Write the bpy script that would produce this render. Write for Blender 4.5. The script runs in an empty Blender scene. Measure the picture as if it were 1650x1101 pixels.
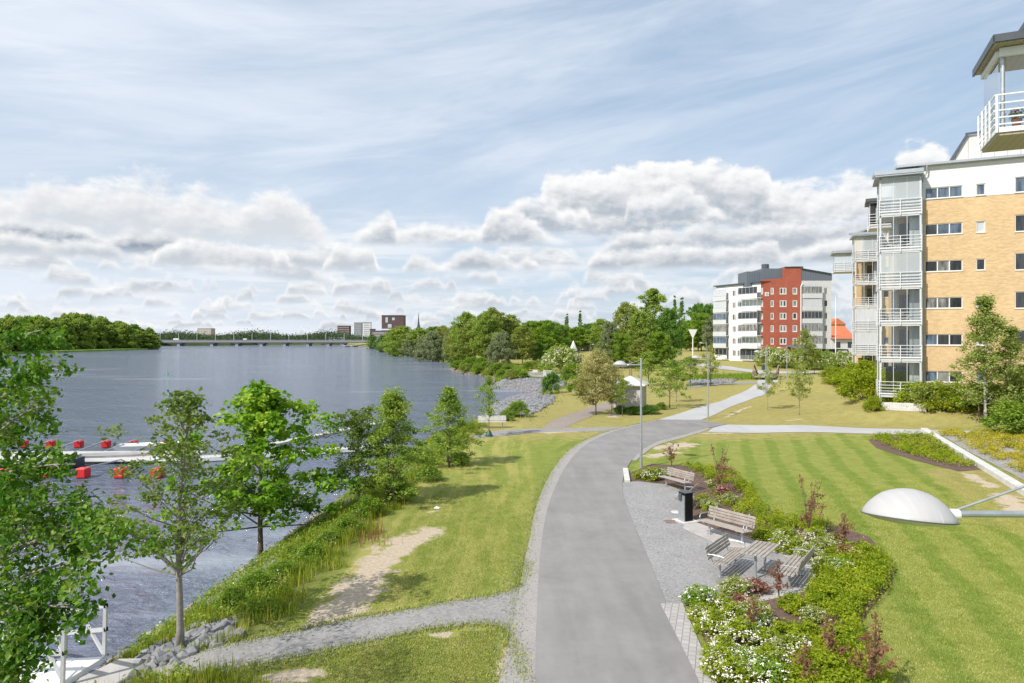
EXPO, SUN_E, SKY_S, CLOUD, SKYB = 0.13, 4.6, .122, 1.0, 1.0
import bpy, bmesh, math, random
import numpy as np
from mathutils import Vector, Matrix
# ---------------------------------------------------------------- basics
SC = bpy.context.scene
COL = SC.collection
FPX, CXP, HYP, CAMH = 1100.0, 825.0, 544.0, 6.9
WATER = -2.5
def R(d): return math.radians(d)

def tag(o, label=None, cat=None, group=None, kind=None):
    if label: o['label'] = label
    if cat: o['category'] = cat
    if group: o['group'] = group
    if kind: o['kind'] = kind
    return o
def link(o, parent=None):
    COL.objects.link(o)
    if parent is not None: o.parent = parent
    return o
def empty(name, loc, rz=0.0, label=None, cat=None, group=None, scale=None):
    o = bpy.data.objects.new(name, None); COL.objects.link(o)
    o.empty_display_size = 0.3
    o.location = loc; o.rotation_euler = (0, 0, rz)
    if scale: o.scale = scale
    return tag(o, label, cat, group)
def copy_tree(o, parent=None):
    c = o.copy(); COL.objects.link(c); c.parent = parent
    for ch in list(o.children): copy_tree(ch, c)
    return c
def relabel(o, label, group=None):
    o['label'] = label
    if group: o['group'] = group
    elif 'group' in o.keys(): del o['group']
    return o

# ---------------------------------------------------------------- node materials
class NT:
    def __init__(s, tree): s.t = tree; s.n = tree.nodes; s.l = tree.links
    def new(s, ty, **kw):
        n = s.n.new(ty)
        for k, v in kw.items(): setattr(n, k, v)
        return n
    def put(s, sock, v):
        if v is None: return
        if isinstance(v, bpy.types.NodeSocket): s.l.new(v, sock)
        elif isinstance(v, (tuple, list)):
            if len(v) == 3 and sock.type == 'RGBA': v = (*v, 1.0)
            sock.default_value = v
        else: sock.default_value = v
    def math(s, op, a, b=None, c=None, clamp=False):
        n = s.new('ShaderNodeMath', operation=op); n.use_clamp = clamp
        s.put(n.inputs[0], a); s.put(n.inputs[1], b); s.put(n.inputs[2], c)
        return n.outputs[0]
    def vmath(s, op, a, b=None):
        n = s.new('ShaderNodeVectorMath', operation=op)
        s.put(n.inputs[0], a); s.put(n.inputs[1], b)
        return n.outputs[0]
    def noise(s, vec, scale, detail=4, rough=.55, dist=0.0, color=False):
        n = s.new('ShaderNodeTexNoise')
        s.put(n.inputs['Vector'], vec); n.inputs['Scale'].default_value = scale
        n.inputs['Detail'].default_value = detail; n.inputs['Roughness'].default_value = rough
        n.inputs['Distortion'].default_value = dist
        return n.outputs['Color' if color else 0]
    def ramp(s, fac, stops, interp='LINEAR'):
        n = s.new('ShaderNodeValToRGB'); e = n.color_ramp.elements; n.color_ramp.interpolation = interp
        while len(e) < len(stops): e.new(.5)
        for i, (p, c) in enumerate(stops):
            e[i].position = p; e[i].color = (*c, 1) if len(c) == 3 else c
        s.put(n.inputs[0], fac); return n.outputs[0]
    def mix(s, f, a, b, blend='MIX'):
        n = s.new('ShaderNodeMixRGB', blend_type=blend)
        s.put(n.inputs[0], f); s.put(n.inputs[1], a); s.put(n.inputs[2], b); return n.outputs[0]
    def sstep(s, v, a, b):
        n = s.new('ShaderNodeMapRange', interpolation_type='SMOOTHSTEP')
        s.put(n.inputs[0], v); n.inputs[1].default_value = a; n.inputs[2].default_value = b
        return n.outputs[0]
    def lin(s, v, a, b, c=0., d=1.):
        n = s.new('ShaderNodeMapRange')
        s.put(n.inputs[0], v); n.inputs[1].default_value = a; n.inputs[2].default_value = b
        n.inputs[3].default_value = c; n.inputs[4].default_value = d
        return n.outputs[0]
    def bump(s, h, strength=.3, dist=.02, normal=None):
        n = s.new('ShaderNodeBump'); n.inputs['Strength'].default_value = strength
        n.inputs['Distance'].default_value = dist; s.put(n.inputs['Height'], h); s.put(n.inputs['Normal'], normal)
        return n.outputs[0]
    def mapping(s, vec, scale=(1, 1, 1), rot=(0, 0, 0), loc=(0, 0, 0)):
        n = s.new('ShaderNodeMapping'); s.put(n.inputs[0], vec)
        n.inputs['Scale'].default_value = scale; n.inputs['Rotation'].default_value = rot; n.inputs['Location'].default_value = loc
        return n.outputs[0]
    def coord(s, which='Object'): return s.new('ShaderNodeTexCoord').outputs[which]
    def pos(s): return s.new('ShaderNodeNewGeometry').outputs['Position']

def new_mat(name):
    m = bpy.data.materials.new(name); m.use_nodes = True
    t = NT(m.node_tree); t.n.clear()
    out = t.new('ShaderNodeOutputMaterial')
    return m, t, out
def principled(t, out, color, rough=.7, normal=None, metal=0., spec=.5):
    b = t.new('ShaderNodeBsdfPrincipled')
    t.put(b.inputs['Base Color'], color); t.put(b.inputs['Roughness'], rough); t.put(b.inputs['Normal'], normal)
    t.put(b.inputs['Metallic'], metal); t.put(b.inputs['Specular IOR Level'], spec)
    t.l.new(b.outputs[0], out.inputs[0]); return b
MATS = {}
def simple(name, c, rough=.6, var=.12, scale=3., metal=0., bump=0., bscale=40., spec=.5):
    if name in MATS: return MATS[name]
    m, t, out = new_mat(name); p = t.coord('Object')
    n = t.noise(p, scale, 5, .6)
    lo = tuple(max(0, x * (1 - var)) for x in c); hi = tuple(min(1, x * (1 + var)) for x in c)
    col = t.ramp(n, [(.3, lo), (.7, hi)])
    nrm = t.bump(t.noise(p, bscale, 4, .6), bump, .01) if bump else None
    principled(t, out, col, rough, nrm, metal, spec); MATS[name] = m; return m

def leafmat(name, cols, trans=.42, rough=.55, patch=.0, spec=.25):
    """cols: list of colours picked per leaf"""
    if name in MATS: return MATS[name]
    m, t, out = new_mat(name)
    g = t.new('ShaderNodeNewGeometry'); rnd = g.outputs['Random Per Island']
    pn = t.noise(t.coord('Object'), 1.1, 2, .5)
    f = t.math('ADD', t.math('MULTIPLY', rnd, .62), t.math('MULTIPLY', t.sstep(pn, .3, .7), .38))
    stops = [(i / (len(cols) - 1) * .9 + .05, c) for i, c in enumerate(cols)]
    col = t.ramp(f, stops)
    b = t.new('ShaderNodeBsdfPrincipled'); t.put(b.inputs['Base Color'], col)
    b.inputs['Roughness'].default_value = rough; b.inputs['Specular IOR Level'].default_value = spec
    tr = t.new('ShaderNodeBsdfTranslucent'); t.put(tr.inputs[0], t.mix(1.0, col, (1.25, 1.2, .55), 'MULTIPLY'))
    mx = t.new('ShaderNodeMixShader'); mx.inputs[0].default_value = trans
    t.l.new(b.outputs[0], mx.inputs[1]); t.l.new(tr.outputs[0], mx.inputs[2]); t.l.new(mx.outputs[0], out.inputs[0])
    MATS[name] = m; return m

# ---------------------------------------------------------------- mesh builder
class MB:
    def __init__(s, xf=None): s.v = []; s.f = []; s.m = []; s.xf = xf
    def add(s, vs, fs, mi=0, xf=None):
        k = len(s.v)
        if xf is not None: vs = [xf @ Vector(v) for v in vs]
        s.v += [tuple(v) for v in vs]; s.f += [tuple(i + k for i in f) for f in fs]; s.m += [mi] * len(fs); return s
    def box(s, c, d, rz=0., mi=0, xf=None):
        x, y, z = [q / 2 for q in d]; cr, sr = math.cos(rz), math.sin(rz)
        vs = [(a, b, e) for e in (-z, z) for a, b in ((-x, -y), (x, -y), (x, y), (-x, y))]
        vs = [(c[0] + a * cr - b * sr, c[1] + a * sr + b * cr, c[2] + e) for a, b, e in vs]
        return s.add(vs, [(3, 2, 1, 0), (4, 5, 6, 7), (0, 1, 5, 4), (1, 2, 6, 5), (2, 3, 7, 6), (3, 0, 4, 7)], mi, xf)
    def bb(s, x0, x1, y0, y1, z0, z1, mi=0):
        return s.box(((x0 + x1) / 2, (y0 + y1) / 2, (z0 + z1) / 2), (x1 - x0, y1 - y0, z1 - z0), 0, mi)
    def bar(s, a, b, w, h=None, mi=0):
        """rectangular bar from a to b"""
        a, b = Vector(a), Vector(b); h = h or w; d = (b - a); L = d.length
        if L < 1e-6: return s
        q = d.to_track_quat('Y', 'Z').to_matrix().to_4x4(); M = Matrix.Translation((a + b) / 2) @ q
        return s.box((0, 0, 0), (w, L, h), 0, mi, M)
    def tube(s, pts, rad, n=8, cap=True, mi=0):
        pts = [Vector(p) for p in pts]; k = len(pts)
        if not hasattr(rad, '__len__'): rad = [rad] * k
        vs = []; up = Vector((.13, .21, 1)).normalized()
        for i, p in enumerate(pts):
            d = (pts[min(i + 1, k - 1)] - pts[max(i - 1, 0)])
            d = d.normalized() if d.length > 1e-9 else Vector((0, 0, 1))
            u = up if abs(d.dot(up)) < .9 else Vector((1, .1, 0)).normalized()
            a = d.cross(u).normalized(); b = d.cross(a)
            for j in range(n):
                t = 2 * math.pi * j / n; vs.append(p + (a * math.cos(t) + b * math.sin(t)) * rad[i])
        fs = [(i * n + j, i * n + (j + 1) % n, (i + 1) * n + (j + 1) % n, (i + 1) * n + j) for i in range(k - 1) for j in range(n)]
        if cap: fs += [tuple(range(n))[::-1], tuple((k - 1) * n + j for j in range(n))]
        return s.add(vs, fs, mi)
    def lathe(s, prof, n=24, c=(0, 0, 0), sc=(1, 1), mi=0):
        vs = [(c[0] + r * math.cos(2 * math.pi * j / n) * sc[0], c[1] + r * math.sin(2 * math.pi * j / n) * sc[1], c[2] + z) for r, z in prof for j in range(n)]
        fs = [(i * n + j, i * n + (j + 1) % n, (i + 1) * n + (j + 1) % n, (i + 1) * n + j) for i in range(len(prof) - 1) for j in range(n)]
        return s.add(vs, fs, mi)
    def prism(s, poly, z0, z1, mi=0, xf=None):
        n = len(poly)
        vs = [(p[0], p[1], z0) for p in poly] + [(p[0], p[1], z1) for p in poly]
        fs = [tuple(range(n))[::-1], tuple(range(n, 2 * n))] + [(i, (i + 1) % n, n + (i + 1) % n, n + i) for i in range(n)]
        return s.add(vs, fs, mi, xf)
    def build(s, name, mats, parent=None, smooth=False, bevel=0., loc=None):
        me = bpy.data.meshes.new(name)
        vs = s.v if s.xf is None else [tuple(s.xf @ Vector(v)) for v in s.v]
        me.from_pydata(vs, [], s.f)
        if not isinstance(mats, (list, tuple)): mats = [mats]
        for m in mats: me.materials.append(m)
        if len(mats) > 1: me.polygons.foreach_set('material_index', s.m)
        bm = bmesh.new(); bm.from_mesh(me); bmesh.ops.recalc_face_normals(bm, faces=bm.faces)
        if bevel: bmesh.ops.bevel(bm, geom=[e for e in bm.edges if len(e.link_faces) == 2 and e.calc_face_angle(0) > .6], offset=bevel, segments=1, affect='EDGES', clamp_overlap=True)
        bm.to_mesh(me); bm.free()
        if smooth: me.polygons.foreach_set('use_smooth', [True] * len(me.polygons))
        me.update()
        o = bpy.data.objects.new(name, me); link(o, parent)
        if loc: o.location = loc
        return o
def np_obj(name, V, Fc, mat, parent=None, smooth=False):
    me = bpy.data.meshes.new(name); me.from_pydata(np.asarray(V, dtype=np.float32), [], np.asarray(Fc, dtype=np.int32))
    me.materials.append(mat)
    if smooth: me.polygons.foreach_set('use_smooth', [True] * len(me.polygons))
    me.update(); o = bpy.data.objects.new(name, me); return link(o, parent)

# ---------------------------------------------------------------- terrain height
SHORE = [(-14, -40), (-13.5, 0), (-12.5, 10), (-11.6, 18), (-11, 25), (-10.3, 36), (-9, 50), (-7, 62), (-4, 76), (-2.9, 89), (-2.5, 98), (3.4, 104.5), (6.2, 111),
         (4.8, 116.5), (-3.1, 128), (-4.3, 138), (-3.7, 150), (-6.7, 164), (-13, 178), (-18, 199), (-21, 249), (-30, 272), (-43, 323), (-57, 398), (-83, 481),
         (-164, 739), (-215, 862), (-330, 1100), (-420, 1500), (-500, 4000)]
LAND = np.array(SHORE + [(9000, 4000), (9000, -40)])
SH = np.array(SHORE)
def shore_sd(x, y):
    x = np.atleast_1d(np.asarray(x, float)); y = np.atleast_1d(np.asarray(y, float))
    best = np.full(x.shape, 1e18); ins = np.zeros(x.shape, bool)
    for i in range(len(SH) - 1):
        ax, ay = SH[i]; bx, by = SH[i + 1]; dx, dy = bx - ax, by - ay
        t = np.clip(((x - ax) * dx + (y - ay) * dy) / (dx * dx + dy * dy), 0, 1)
        best = np.minimum(best, (x - ax - t * dx) ** 2 + (y - ay - t * dy) ** 2)
    n = len(LAND)
    for i in range(n):
        ax, ay = LAND[i]; bx, by = LAND[(i + 1) % n]
        c = ((ay > y) != (by > y)); 
        with np.errstate(divide='ignore', invalid='ignore'):
            xi = (bx - ax) * (y - ay) / ((by - ay) if by != ay else 1e-9) + ax
        ins ^= c & (x < xi)
    return np.where(ins, 1, -1) * np.sqrt(best)
CT = np.array([(-5, 5, 0), (0, 15, 0), (10, 12, 0), (0, 30, 0), (10, 25, 0), (6, 40, 0), (14, 36, 0), (20, 28, .0), (24, 22, .1), (22, 40, .05), (5, 52, -.1), (14, 50, -.15),
               (10, 62, -.3), (18, 60, -.3), (-1, 54, -.1), (30, 50, .35), (27, 52, .1), (34, 44, .5), (40, 40, .7), (27, 64, -.1), (31, 55, 1.0), (33, 54, 1.7), (37, 52, 1.8), (42, 49, 1.8), (36, 60, 1.9), (50, 60, 1.9),
               (46, 84, 1.75), (41, 80, .9), (42, 90, 1.2), (55, 90, 1.8), (36, 78, .3), (31, 84, -.2), (20, 80, -.3), (10, 78, -.35), (10, 100, -.3), (25, 100, -.3), (40, 105, -.3), (45, 112, -.2), (56, 112, .6), (30, 125, 0),
               (20, 140, .2), (45, 135, .3), (60, 163, 1.0), (72, 160, 1.0), (50, 172, 1.0), (35, 180, 1.2), (5, 140, -.3), (5, 170, .3), (0, 200, .8), (40, 230, 2.2), (90, 230, 2), (-10, 260, 1), (-30, 330, 1.2), (0, 400, 2.5), (80, 400, 4), (-60, 500, 1.0), (-100, 700, 1), (0, 800, 4), (300, 300, 4), (300, 800, 6)], float)
def base_h(x, y):
    x = np.atleast_1d(np.asarray(x, float)); y = np.atleast_1d(np.asarray(y, float))
    num = np.zeros(x.shape); den = np.zeros(x.shape)
    for cx, cy, cz in CT:
        s = 1.5 + .03 * abs(cy); w = 1.0 / ((x - cx) ** 2 + (y - cy) ** 2 + s * s) ** 2.2 * (s ** .8)
        num += w * cz; den += w
    return num / den
def hgt(x, y):
    sd = shore_sd(x, y); yy = np.atleast_1d(np.asarray(y, float))
    bw = np.interp(yy, [0, 15, 40, 55, 62, 75, 84, 108, 115, 118, 125, 160, 300, 800], [5.5, 5.5, 6.3, 5.5, 5.5, 8, 9.5, 9, 7, 5, 6, 9, 16, 30])
    t = np.clip(sd / bw, 0, 1); s = t * (1.7 - .7 * t) * (1 - .0) ; s = np.minimum(s, 1)
    b = base_h(x, y)
    return np.where(sd > 0, WATER - .12 + (b - WATER + .12) * s, WATER - .12 + np.maximum(sd * .4, -3))
def h1(x, y): return float(hgt([x], [y])[0])
_TT = np.concatenate([np.arange(6, 80, .25), np.arange(80, 260, 1.0), np.arange(260, 1200, 6.)])
def G(px, py, dz=0.):
    """world point on the ground seen at photo pixel (px,py); dz = height of the pixel's point above ground"""
    kx = (px - CXP) / FPX; kz = -(py - HYP) / FPX
    d = _TT; z = CAMH + kz * d; g = hgt(kx * d, d) + dz
    i = np.argmax(z <= g)
    if z[i] > g[i]: i = len(d) - 1
    if i == 0: dd = d[0]
    else:
        a = z[i - 1] - g[i - 1]; b = g[i] - z[i]; dd = d[i - 1] + (d[i] - d[i - 1]) * a / (a + b + 1e-9)
    x = kx * dd; return Vector((x, dd, h1(x, dd)))
def WPT(px, py, z=WATER):
    d = (CAMH - z) * FPX / (py - HYP); return Vector(((px - CXP) / FPX * d, d, z))
def AT(px, d, py=None, z=None):
    if z is None: z = CAMH - (py - HYP) * d / FPX
    return Vector(((px - CXP) / FPX * d, d, z))
def spline(pts, k=6):
    out = []; n = len(pts)
    for i in range(n - 1):
        p0, p1, p2, p3 = [np.array(pts[min(max(j, 0), n - 1)], float) for j in (i - 1, i, i + 1, i + 2)]
        for q in range(k):
            t = q / k; out.append(tuple(.5 * ((2 * p1) + (-p0 + p2) * t + (2 * p0 - 5 * p1 + 4 * p2 - p3) * t * t + (-p0 + 3 * p1 - 3 * p2 + p3) * t ** 3)))
    out.append(tuple(pts[-1])); return out
def gpoly(pxs, sm=0):
    w = [tuple(G(*p)[:2]) for p in pxs]
    return spline(w, sm) if sm else w
def drape(name, poly, off, mat, cell=1.0, thick=0.0):
    bm = bmesh.new(); vs = [bm.verts.new((p[0], p[1], 0)) for p in poly]
    bm.faces.new(vs); bmesh.ops.triangulate(bm, faces=bm.faces[:])
    xs = [p[0] for p in poly]; ys = [p[1] for p in poly]
    for ax, lo, hi in ((0, min(xs), max(xs)), (1, min(ys), max(ys))):
        c = lo + cell
        while c < hi:
            st = cell if (ax == 0 or c < 80) else cell * 2.5
            no = (1, 0, 0) if ax == 0 else (0, 1, 0); co = (c, 0, 0) if ax == 0 else (0, c, 0)
            bmesh.ops.bisect_plane(bm, geom=bm.verts[:] + bm.edges[:] + bm.faces[:], plane_co=co, plane_no=no); c += st
    bmesh.ops.triangulate(bm, faces=bm.faces[:])
    X = [v.co.x for v in bm.verts]; Y = [v.co.y for v in bm.verts]; Z = hgt(X, Y) + off
    for v, z in zip(bm.verts, Z): v.co.z = z
    if thick:
        r = bmesh.ops.extrude_face_region(bm, geom=bm.faces[:])
        for e in r['geom']:
            if isinstance(e, bmesh.types.BMVert): e.co.z += thick
    bmesh.ops.recalc_face_normals(bm, faces=bm.faces)
    if not thick and sum(f.normal.z for f in bm.faces) < 0: bmesh.ops.reverse_faces(bm, faces=bm.faces)
    me = bpy.data.meshes.new(name); bm.to_mesh(me); bm.free(); me.materials.append(mat)
    return link(bpy.data.objects.new(name, me))
def in_poly(x, y, poly):
    ins = np.zeros(np.shape(x), bool); n = len(poly)
    for i in range(n):
        ax, ay = poly[i]; bx, by = poly[(i + 1) % n]
        if ay == by: continue
        ins ^= ((ay > y) != (by > y)) & (x < (bx - ax) * (y - ay) / (by - ay) + ax)
    return ins
def sample_poly(rng, poly, n):
    P = np.array(poly); lo = P.min(0); hi = P.max(0); out = np.zeros((0, 2))
    while len(out) < n:
        q = lo + rng.random((n * 2, 2)) * (hi - lo); out = np.vstack([out, q[in_poly(q[:, 0], q[:, 1], poly)]])
    return out[:n]
# ---------------------------------------------------------------- camera, sun, sky
cam = bpy.data.cameras.new('camera'); co = bpy.data.objects.new('camera', cam); COL.objects.link(co)
co.location = (0, 0, CAMH); co.rotation_euler = (R(90), 0, 0)
cam.sensor_width = 36; cam.lens = 24; cam.shift_y = -(550.5 - HYP) / 1650; cam.clip_start = .1; cam.clip_end = 20000
SC.camera = co
SC.view_settings.view_transform = 'Standard'; SC.view_settings.look = 'None'; SC.view_settings.exposure = EXPO; SC.view_settings.gamma = 1
SC.cycles.max_bounces = 6; SC.cycles.diffuse_bounces = 3; SC.cycles.transparent_max_bounces = 12; SC.cycles.glossy_bounces = 3
SUN_EL = R(42); sdx, sdy = .78, .62
sl = bpy.data.lights.new('sun', 'SUN'); sl.energy = SUN_E; sl.angle = R(.5); sl.color = (1, .955, .89)
so = bpy.data.objects.new('sun', sl); COL.objects.link(so)
Ld = Vector((sdx * math.cos(SUN_EL), sdy * math.cos(SUN_EL), -math.sin(SUN_EL)))
so.rotation_euler = Ld.to_track_quat('-Z', 'Y').to_euler(); so.location = (-30, -20, 60)

w = bpy.data.worlds.new('World'); SC.world = w; w.use_nodes = True
t = NT(w.node_tree); t.n.clear()
sky = t.new('ShaderNodeTexSky', sky_type='NISHITA'); sky.sun_disc = False; sky.sun_elevation = SUN_EL; sky.sun_rotation = math.atan2(-sdx, -sdy)
sky.air_density = 1.0; sky.dust_density = 1.4; sky.ozone_density = 1.6
d = t.vmath('NORMALIZE', t.coord('Generated'))
sp = t.new('ShaderNodeSeparateXYZ'); t.l.new(d, sp.inputs[0]); X, Y, Z = sp.outputs
rad_ = t.math('SQRT', t.math('ADD', t.math('MULTIPLY', X, X), t.math('MULTIPLY', Y, Y)))
u = t.math('ARCTAN2', X, Y); v = t.math('DIVIDE', t.math('MAXIMUM', Z, 0.), t.math('MAXIMUM', rad_, .02))     # azimuth and tangent of elevation
def uv(su, sv, ou=0., ov=0.):
    c = t.new('ShaderNodeCombineXYZ'); t.put(c.inputs[0], t.math('MULTIPLY', t.math('ADD', u, ou), su)); t.put(c.inputs[1], t.math('MULTIPLY', t.math('ADD', v, ov), sv)); return c.outputs[0]
# shared relief of the cumulus: fine puffs, lit from the upper left
def relief(sc, k, dx=-.010, dy=.014, det=6):
    n_a = t.noise(uv(sc, sc * 1.5), 1., det, .58); n_b = t.noise(uv(sc, sc * 1.5, dx, dy), 1., det, .58)
    return n_a, t.math('MULTIPLY', t.math('SUBTRACT', n_a, n_b), k)
pA, rA = relief(13, 2.6); pB, rB = relief(34, 1.5, -.004, .006, 5)
wisp = t.noise(uv(9, 26), 1., 7, .65); pS = t.noise(uv(16, 62, .3, .2), 1., 7, .62)
# thin high veil with streaks
c2 = t.new('ShaderNodeCombineXYZ'); t.put(c2.inputs[0], t.math('ADD', u, t.math('MULTIPLY', v, -1.1))); t.put(c2.inputs[1], t.math('MULTIPLY', t.math('ADD', v, t.math('MULTIPLY', u, -.10)), 4.4))
veil = t.noise(c2.outputs[0], 1.7, 9, .60, .5)
veil2 = t.noise(c2.outputs[0], 5.0, 6, .6, .9)
vf = t.math('ADD', t.math('MULTIPLY', t.sstep(veil, .34, .70), .52), t.math('MULTIPLY', t.sstep(veil2, .42, .75), .16))
left = t.math('MULTIPLY', t.sstep(u, .45, -.5), .34)
lowp = t.math('MULTIPLY', t.sstep(v, .22, .0), .10)
vf = t.math('ADD', t.math('ADD', t.math('ADD', vf, left), lowp), .07, clamp=True)
skyc = t.mix(1.0, sky.outputs[0], (SKYB, SKYB, SKYB), 'MULTIPLY')
skyc = t.mix(.6, skyc, (3.4, 4.7, 6.2))
cur = t.mix(vf, skyc, (6.1, 6.6, 7.35))
def layer(cur, base, H, f, cov, seed, u0=None, u1=None, edge=.5, dark=(4.6, 4.9, 5.3), soft=.012, op=1., mn=.0, vdark=None, flat=.35, small=False):
    if small:
        nb = t.new('ShaderNodeTexNoise', noise_dimensions='1D'); t.put(nb.inputs['W'], t.math('ADD', t.math('MULTIPLY', u, f * .45), seed * 1.7)); nb.inputs['Scale'].default_value = 1.; nb.inputs['Detail'].default_value = 2.
        base = t.math('ADD', base, t.math('MULTIPLY', t.math('SUBTRACT', nb.outputs[0], .5), H * 2.2))
    n = t.new('ShaderNodeTexNoise', noise_dimensions='1D'); t.put(n.inputs['W'], t.math('ADD', t.math('MULTIPLY', u, f), seed)); n.inputs['Scale'].default_value = 1.; n.inputs['Detail'].default_value = 3.; n.inputs['Roughness'].default_value = .5
    prof = t.math('POWER', t.sstep(n.outputs[0], cov, cov + .16), .5 if not small else .7)
    if u0 is not None:
        win = t.math('MULTIPLY', t.sstep(u, u0 - .05, u0 + .06), t.sstep(u, u1 + .05, u1 - .06)); prof = t.math('MULTIPLY', t.math('MAXIMUM', prof, mn), win)
    e = t.math('ADD', t.math('MULTIPLY', t.math('SUBTRACT', pS if small else pA, .5), H * edge * 2.4), t.math('MULTIPLY', t.math('SUBTRACT', pB, .5), H * edge * .8 + .008))
    up_ = t.math('SUBTRACT', t.math('ADD', t.math('MULTIPLY', prof, H * 1.15), t.math('MULTIPLY', e, t.math('ADD', t.math('MULTIPLY', prof, .7), .3))), t.math('SUBTRACT', v, t.math('SUBTRACT', base, H * .12)))
    dn = t.math('ADD', t.math('SUBTRACT', v, base), t.math('MULTIPLY', t.math('SUBTRACT', wisp, .5), H * flat))
    soft = soft * 1.5
    a_ = t.math('MULTIPLY', t.sstep(up_, 0., soft), t.sstep(dn, -soft * .6, soft * .6))
    a_ = t.math('MULTIPLY', t.math('MULTIPLY', a_, t.sstep(prof, .02, .2)), op)
    tt = t.math('DIVIDE', up_, H)          # 0 at the cloud's upper edge
    s_ = t.math('ADD', t.math('SUBTRACT', t.sstep(tt, (.02 if small else -.05), (1.0 if small else .9)), t.math('MULTIPLY', rA, .62)), t.math('MULTIPLY', rB, -.75), clamp=True)
    col = t.ramp(s_, [(0., (7.6, 7.6, 7.55)), (.3, (6.9, 6.95, 7.05)), (.7, tuple((x + 6.6) / 2 for x in dark)), (1., dark)])
    return t.mix(a_, cur, t.mix(1., col, (CLOUD, CLOUD, CLOUD), 'MULTIPLY'))
G1 = (4.4, 4.75, 5.2); G2 = (3.7, 4.1, 4.6); G3 = (2.3, 2.8, 3.5)
under = t.noise(uv(3.2, 21, .3, .0), 1., 7, .60); under2 = t.noise(uv(8, 60, .1, .4), 1., 6, .6)
um = t.math('MULTIPLY', t.sstep(v, .215, .13), t.sstep(t.math('ADD', t.math('MULTIPLY', under, .65), t.math('MULTIPLY', under2, .35)), .42, .56))
cur = t.mix(t.math('MULTIPLY', um, .6), cur, t.ramp(under2, [(.35, (5.0, 5.4, 5.9)), (.6, (7.0, 7.15, 7.4))]))
for k, (b_, H_, f_, cv) in enumerate(((.165, .022, 6, .53), (.140, .024, 7, .50), (.012, .010, 13, .42), (.026, .012, 11, .42), (.042, .014, 9, .42), (.060, .017, 7, .42), (.082, .021, 5.5, .42), (.104, .024, 4.5, .42))):
    if k < 2: continue
    cur = layer(cur, b_, H_ * 1.3, f_ * 1.25, cv + .015, 3.7 * k + 1.3, dark=G1, soft=.004 + b_ * .07, edge=.62, small=True, flat=.6, op=.9)
# the named big clouds of the photograph
cur = layer(cur, .205, .05, 5, .40, 31., .42, .66, dark=(6.2, 6.5, 6.9), mn=.5, soft=.03, op=.7)
cur = layer(cur, .150, .098, 4.2, .30, 12.6, .00, .60, dark=G2, mn=.72, soft=.014, edge=.50, flat=.9)
cur = layer(cur, .165, .052, 6.5, .36, 21.7, -.02, .30, dark=(3.6, 4.1, 4.7), mn=.4, soft=.012, edge=.45, flat=.5)
cur = layer(cur, .138, .052, 6.0, .34, 44.1, -.22, .06, dark=G2, mn=.6, soft=.010, edge=.45, flat=.4)
cur = layer(cur, .122, .040, 5.0, .34, 55.2, .12, .60, dark=G2, mn=.5, soft=.012, flat=.9)
cur = layer(cur, .100, .034, 5.0, .36, 5.2, -.10, .55, dark=G2, mn=.35, soft=.008)
cur = layer(cur, .128, .080, 4.0, .34, 63.4, -.9, -.26, dark=(5.2, 5.5, 5.9), mn=.75, soft=.022, edge=.6, flat=.9)
cur = layer(cur, .112, .034, 4.0, .36, 70.9, -.9, -.40, dark=G3, mn=.6, soft=.012, edge=.45, flat=.6)
cur = layer(cur, .098, .030, 4.6, .36, 90.9, -.9, -.20, dark=G1, mn=.6, soft=.010, edge=.5, flat=.6)
cur = layer(cur, .098, .034, 9.0, .38, 81.3, -.5, -.10, dark=G1, mn=.2, soft=.008)
for k, (b_, H_, f_, cv) in enumerate(((.068, .018, 8, .44), (.050, .014, 10, .44), (.033, .011, 13, .45), (.018, .008, 17, .45))):
    cur = layer(cur, b_, H_ * 1.15, f_ * 1.4, cv + .02, 9.1 * k + 2.9, dark=G1, soft=.004 + b_ * .07, edge=.62, small=True, flat=.6, op=.9)
bg = t.new('ShaderNodeBackground'); t.l.new(cur, bg.inputs[0]); bg.inputs[1].default_value = SKY_S
wo = t.new('ShaderNodeOutputWorld'); t.l.new(bg.outputs[0], wo.inputs[0])
w.cycles.sampling_method = 'MANUAL'; w.cycles.sample_map_resolution = 512
STRIPE_ROT, STRIPE_SC, STRIPE_D = 17, .20, 4.2
# ---------------------------------------------------------------- ground materials
def aggregate(name, c1, c2, scale=60., rough=.95, spots=.5, big=.8, bump=.4, dark=(.1, .1, .1)):
    m, t, out = new_mat(name); p = t.pos()
    n1 = t.noise(p, scale, 3, .7); n2 = t.noise(p, big, 5, .6); n3 = t.noise(p, scale * .3, 3, .6)
    vo = t.new('ShaderNodeTexVoronoi'); t.put(vo.inputs['Vector'], p); vo.inputs['Scale'].default_value = scale * .55
    vr = t.new('ShaderNodeSeparateColor'); t.l.new(vo.outputs['Color'], vr.inputs[0])
    f = t.math('ADD', t.math('MULTIPLY', n1, .45), t.math('ADD', t.math('MULTIPLY', n2, .3), t.math('MULTIPLY', vr.outputs[0], .25)))
    col = t.ramp(f, [(.3, c1), (.7, c2)])
    col = t.mix(t.math('MULTIPLY', t.sstep(n1, .58, .7), spots), col, dark)
    principled(t, out, col, rough, t.bump(t.math('ADD', n3, vr.outputs[1]), bump, .01)); return m
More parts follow.
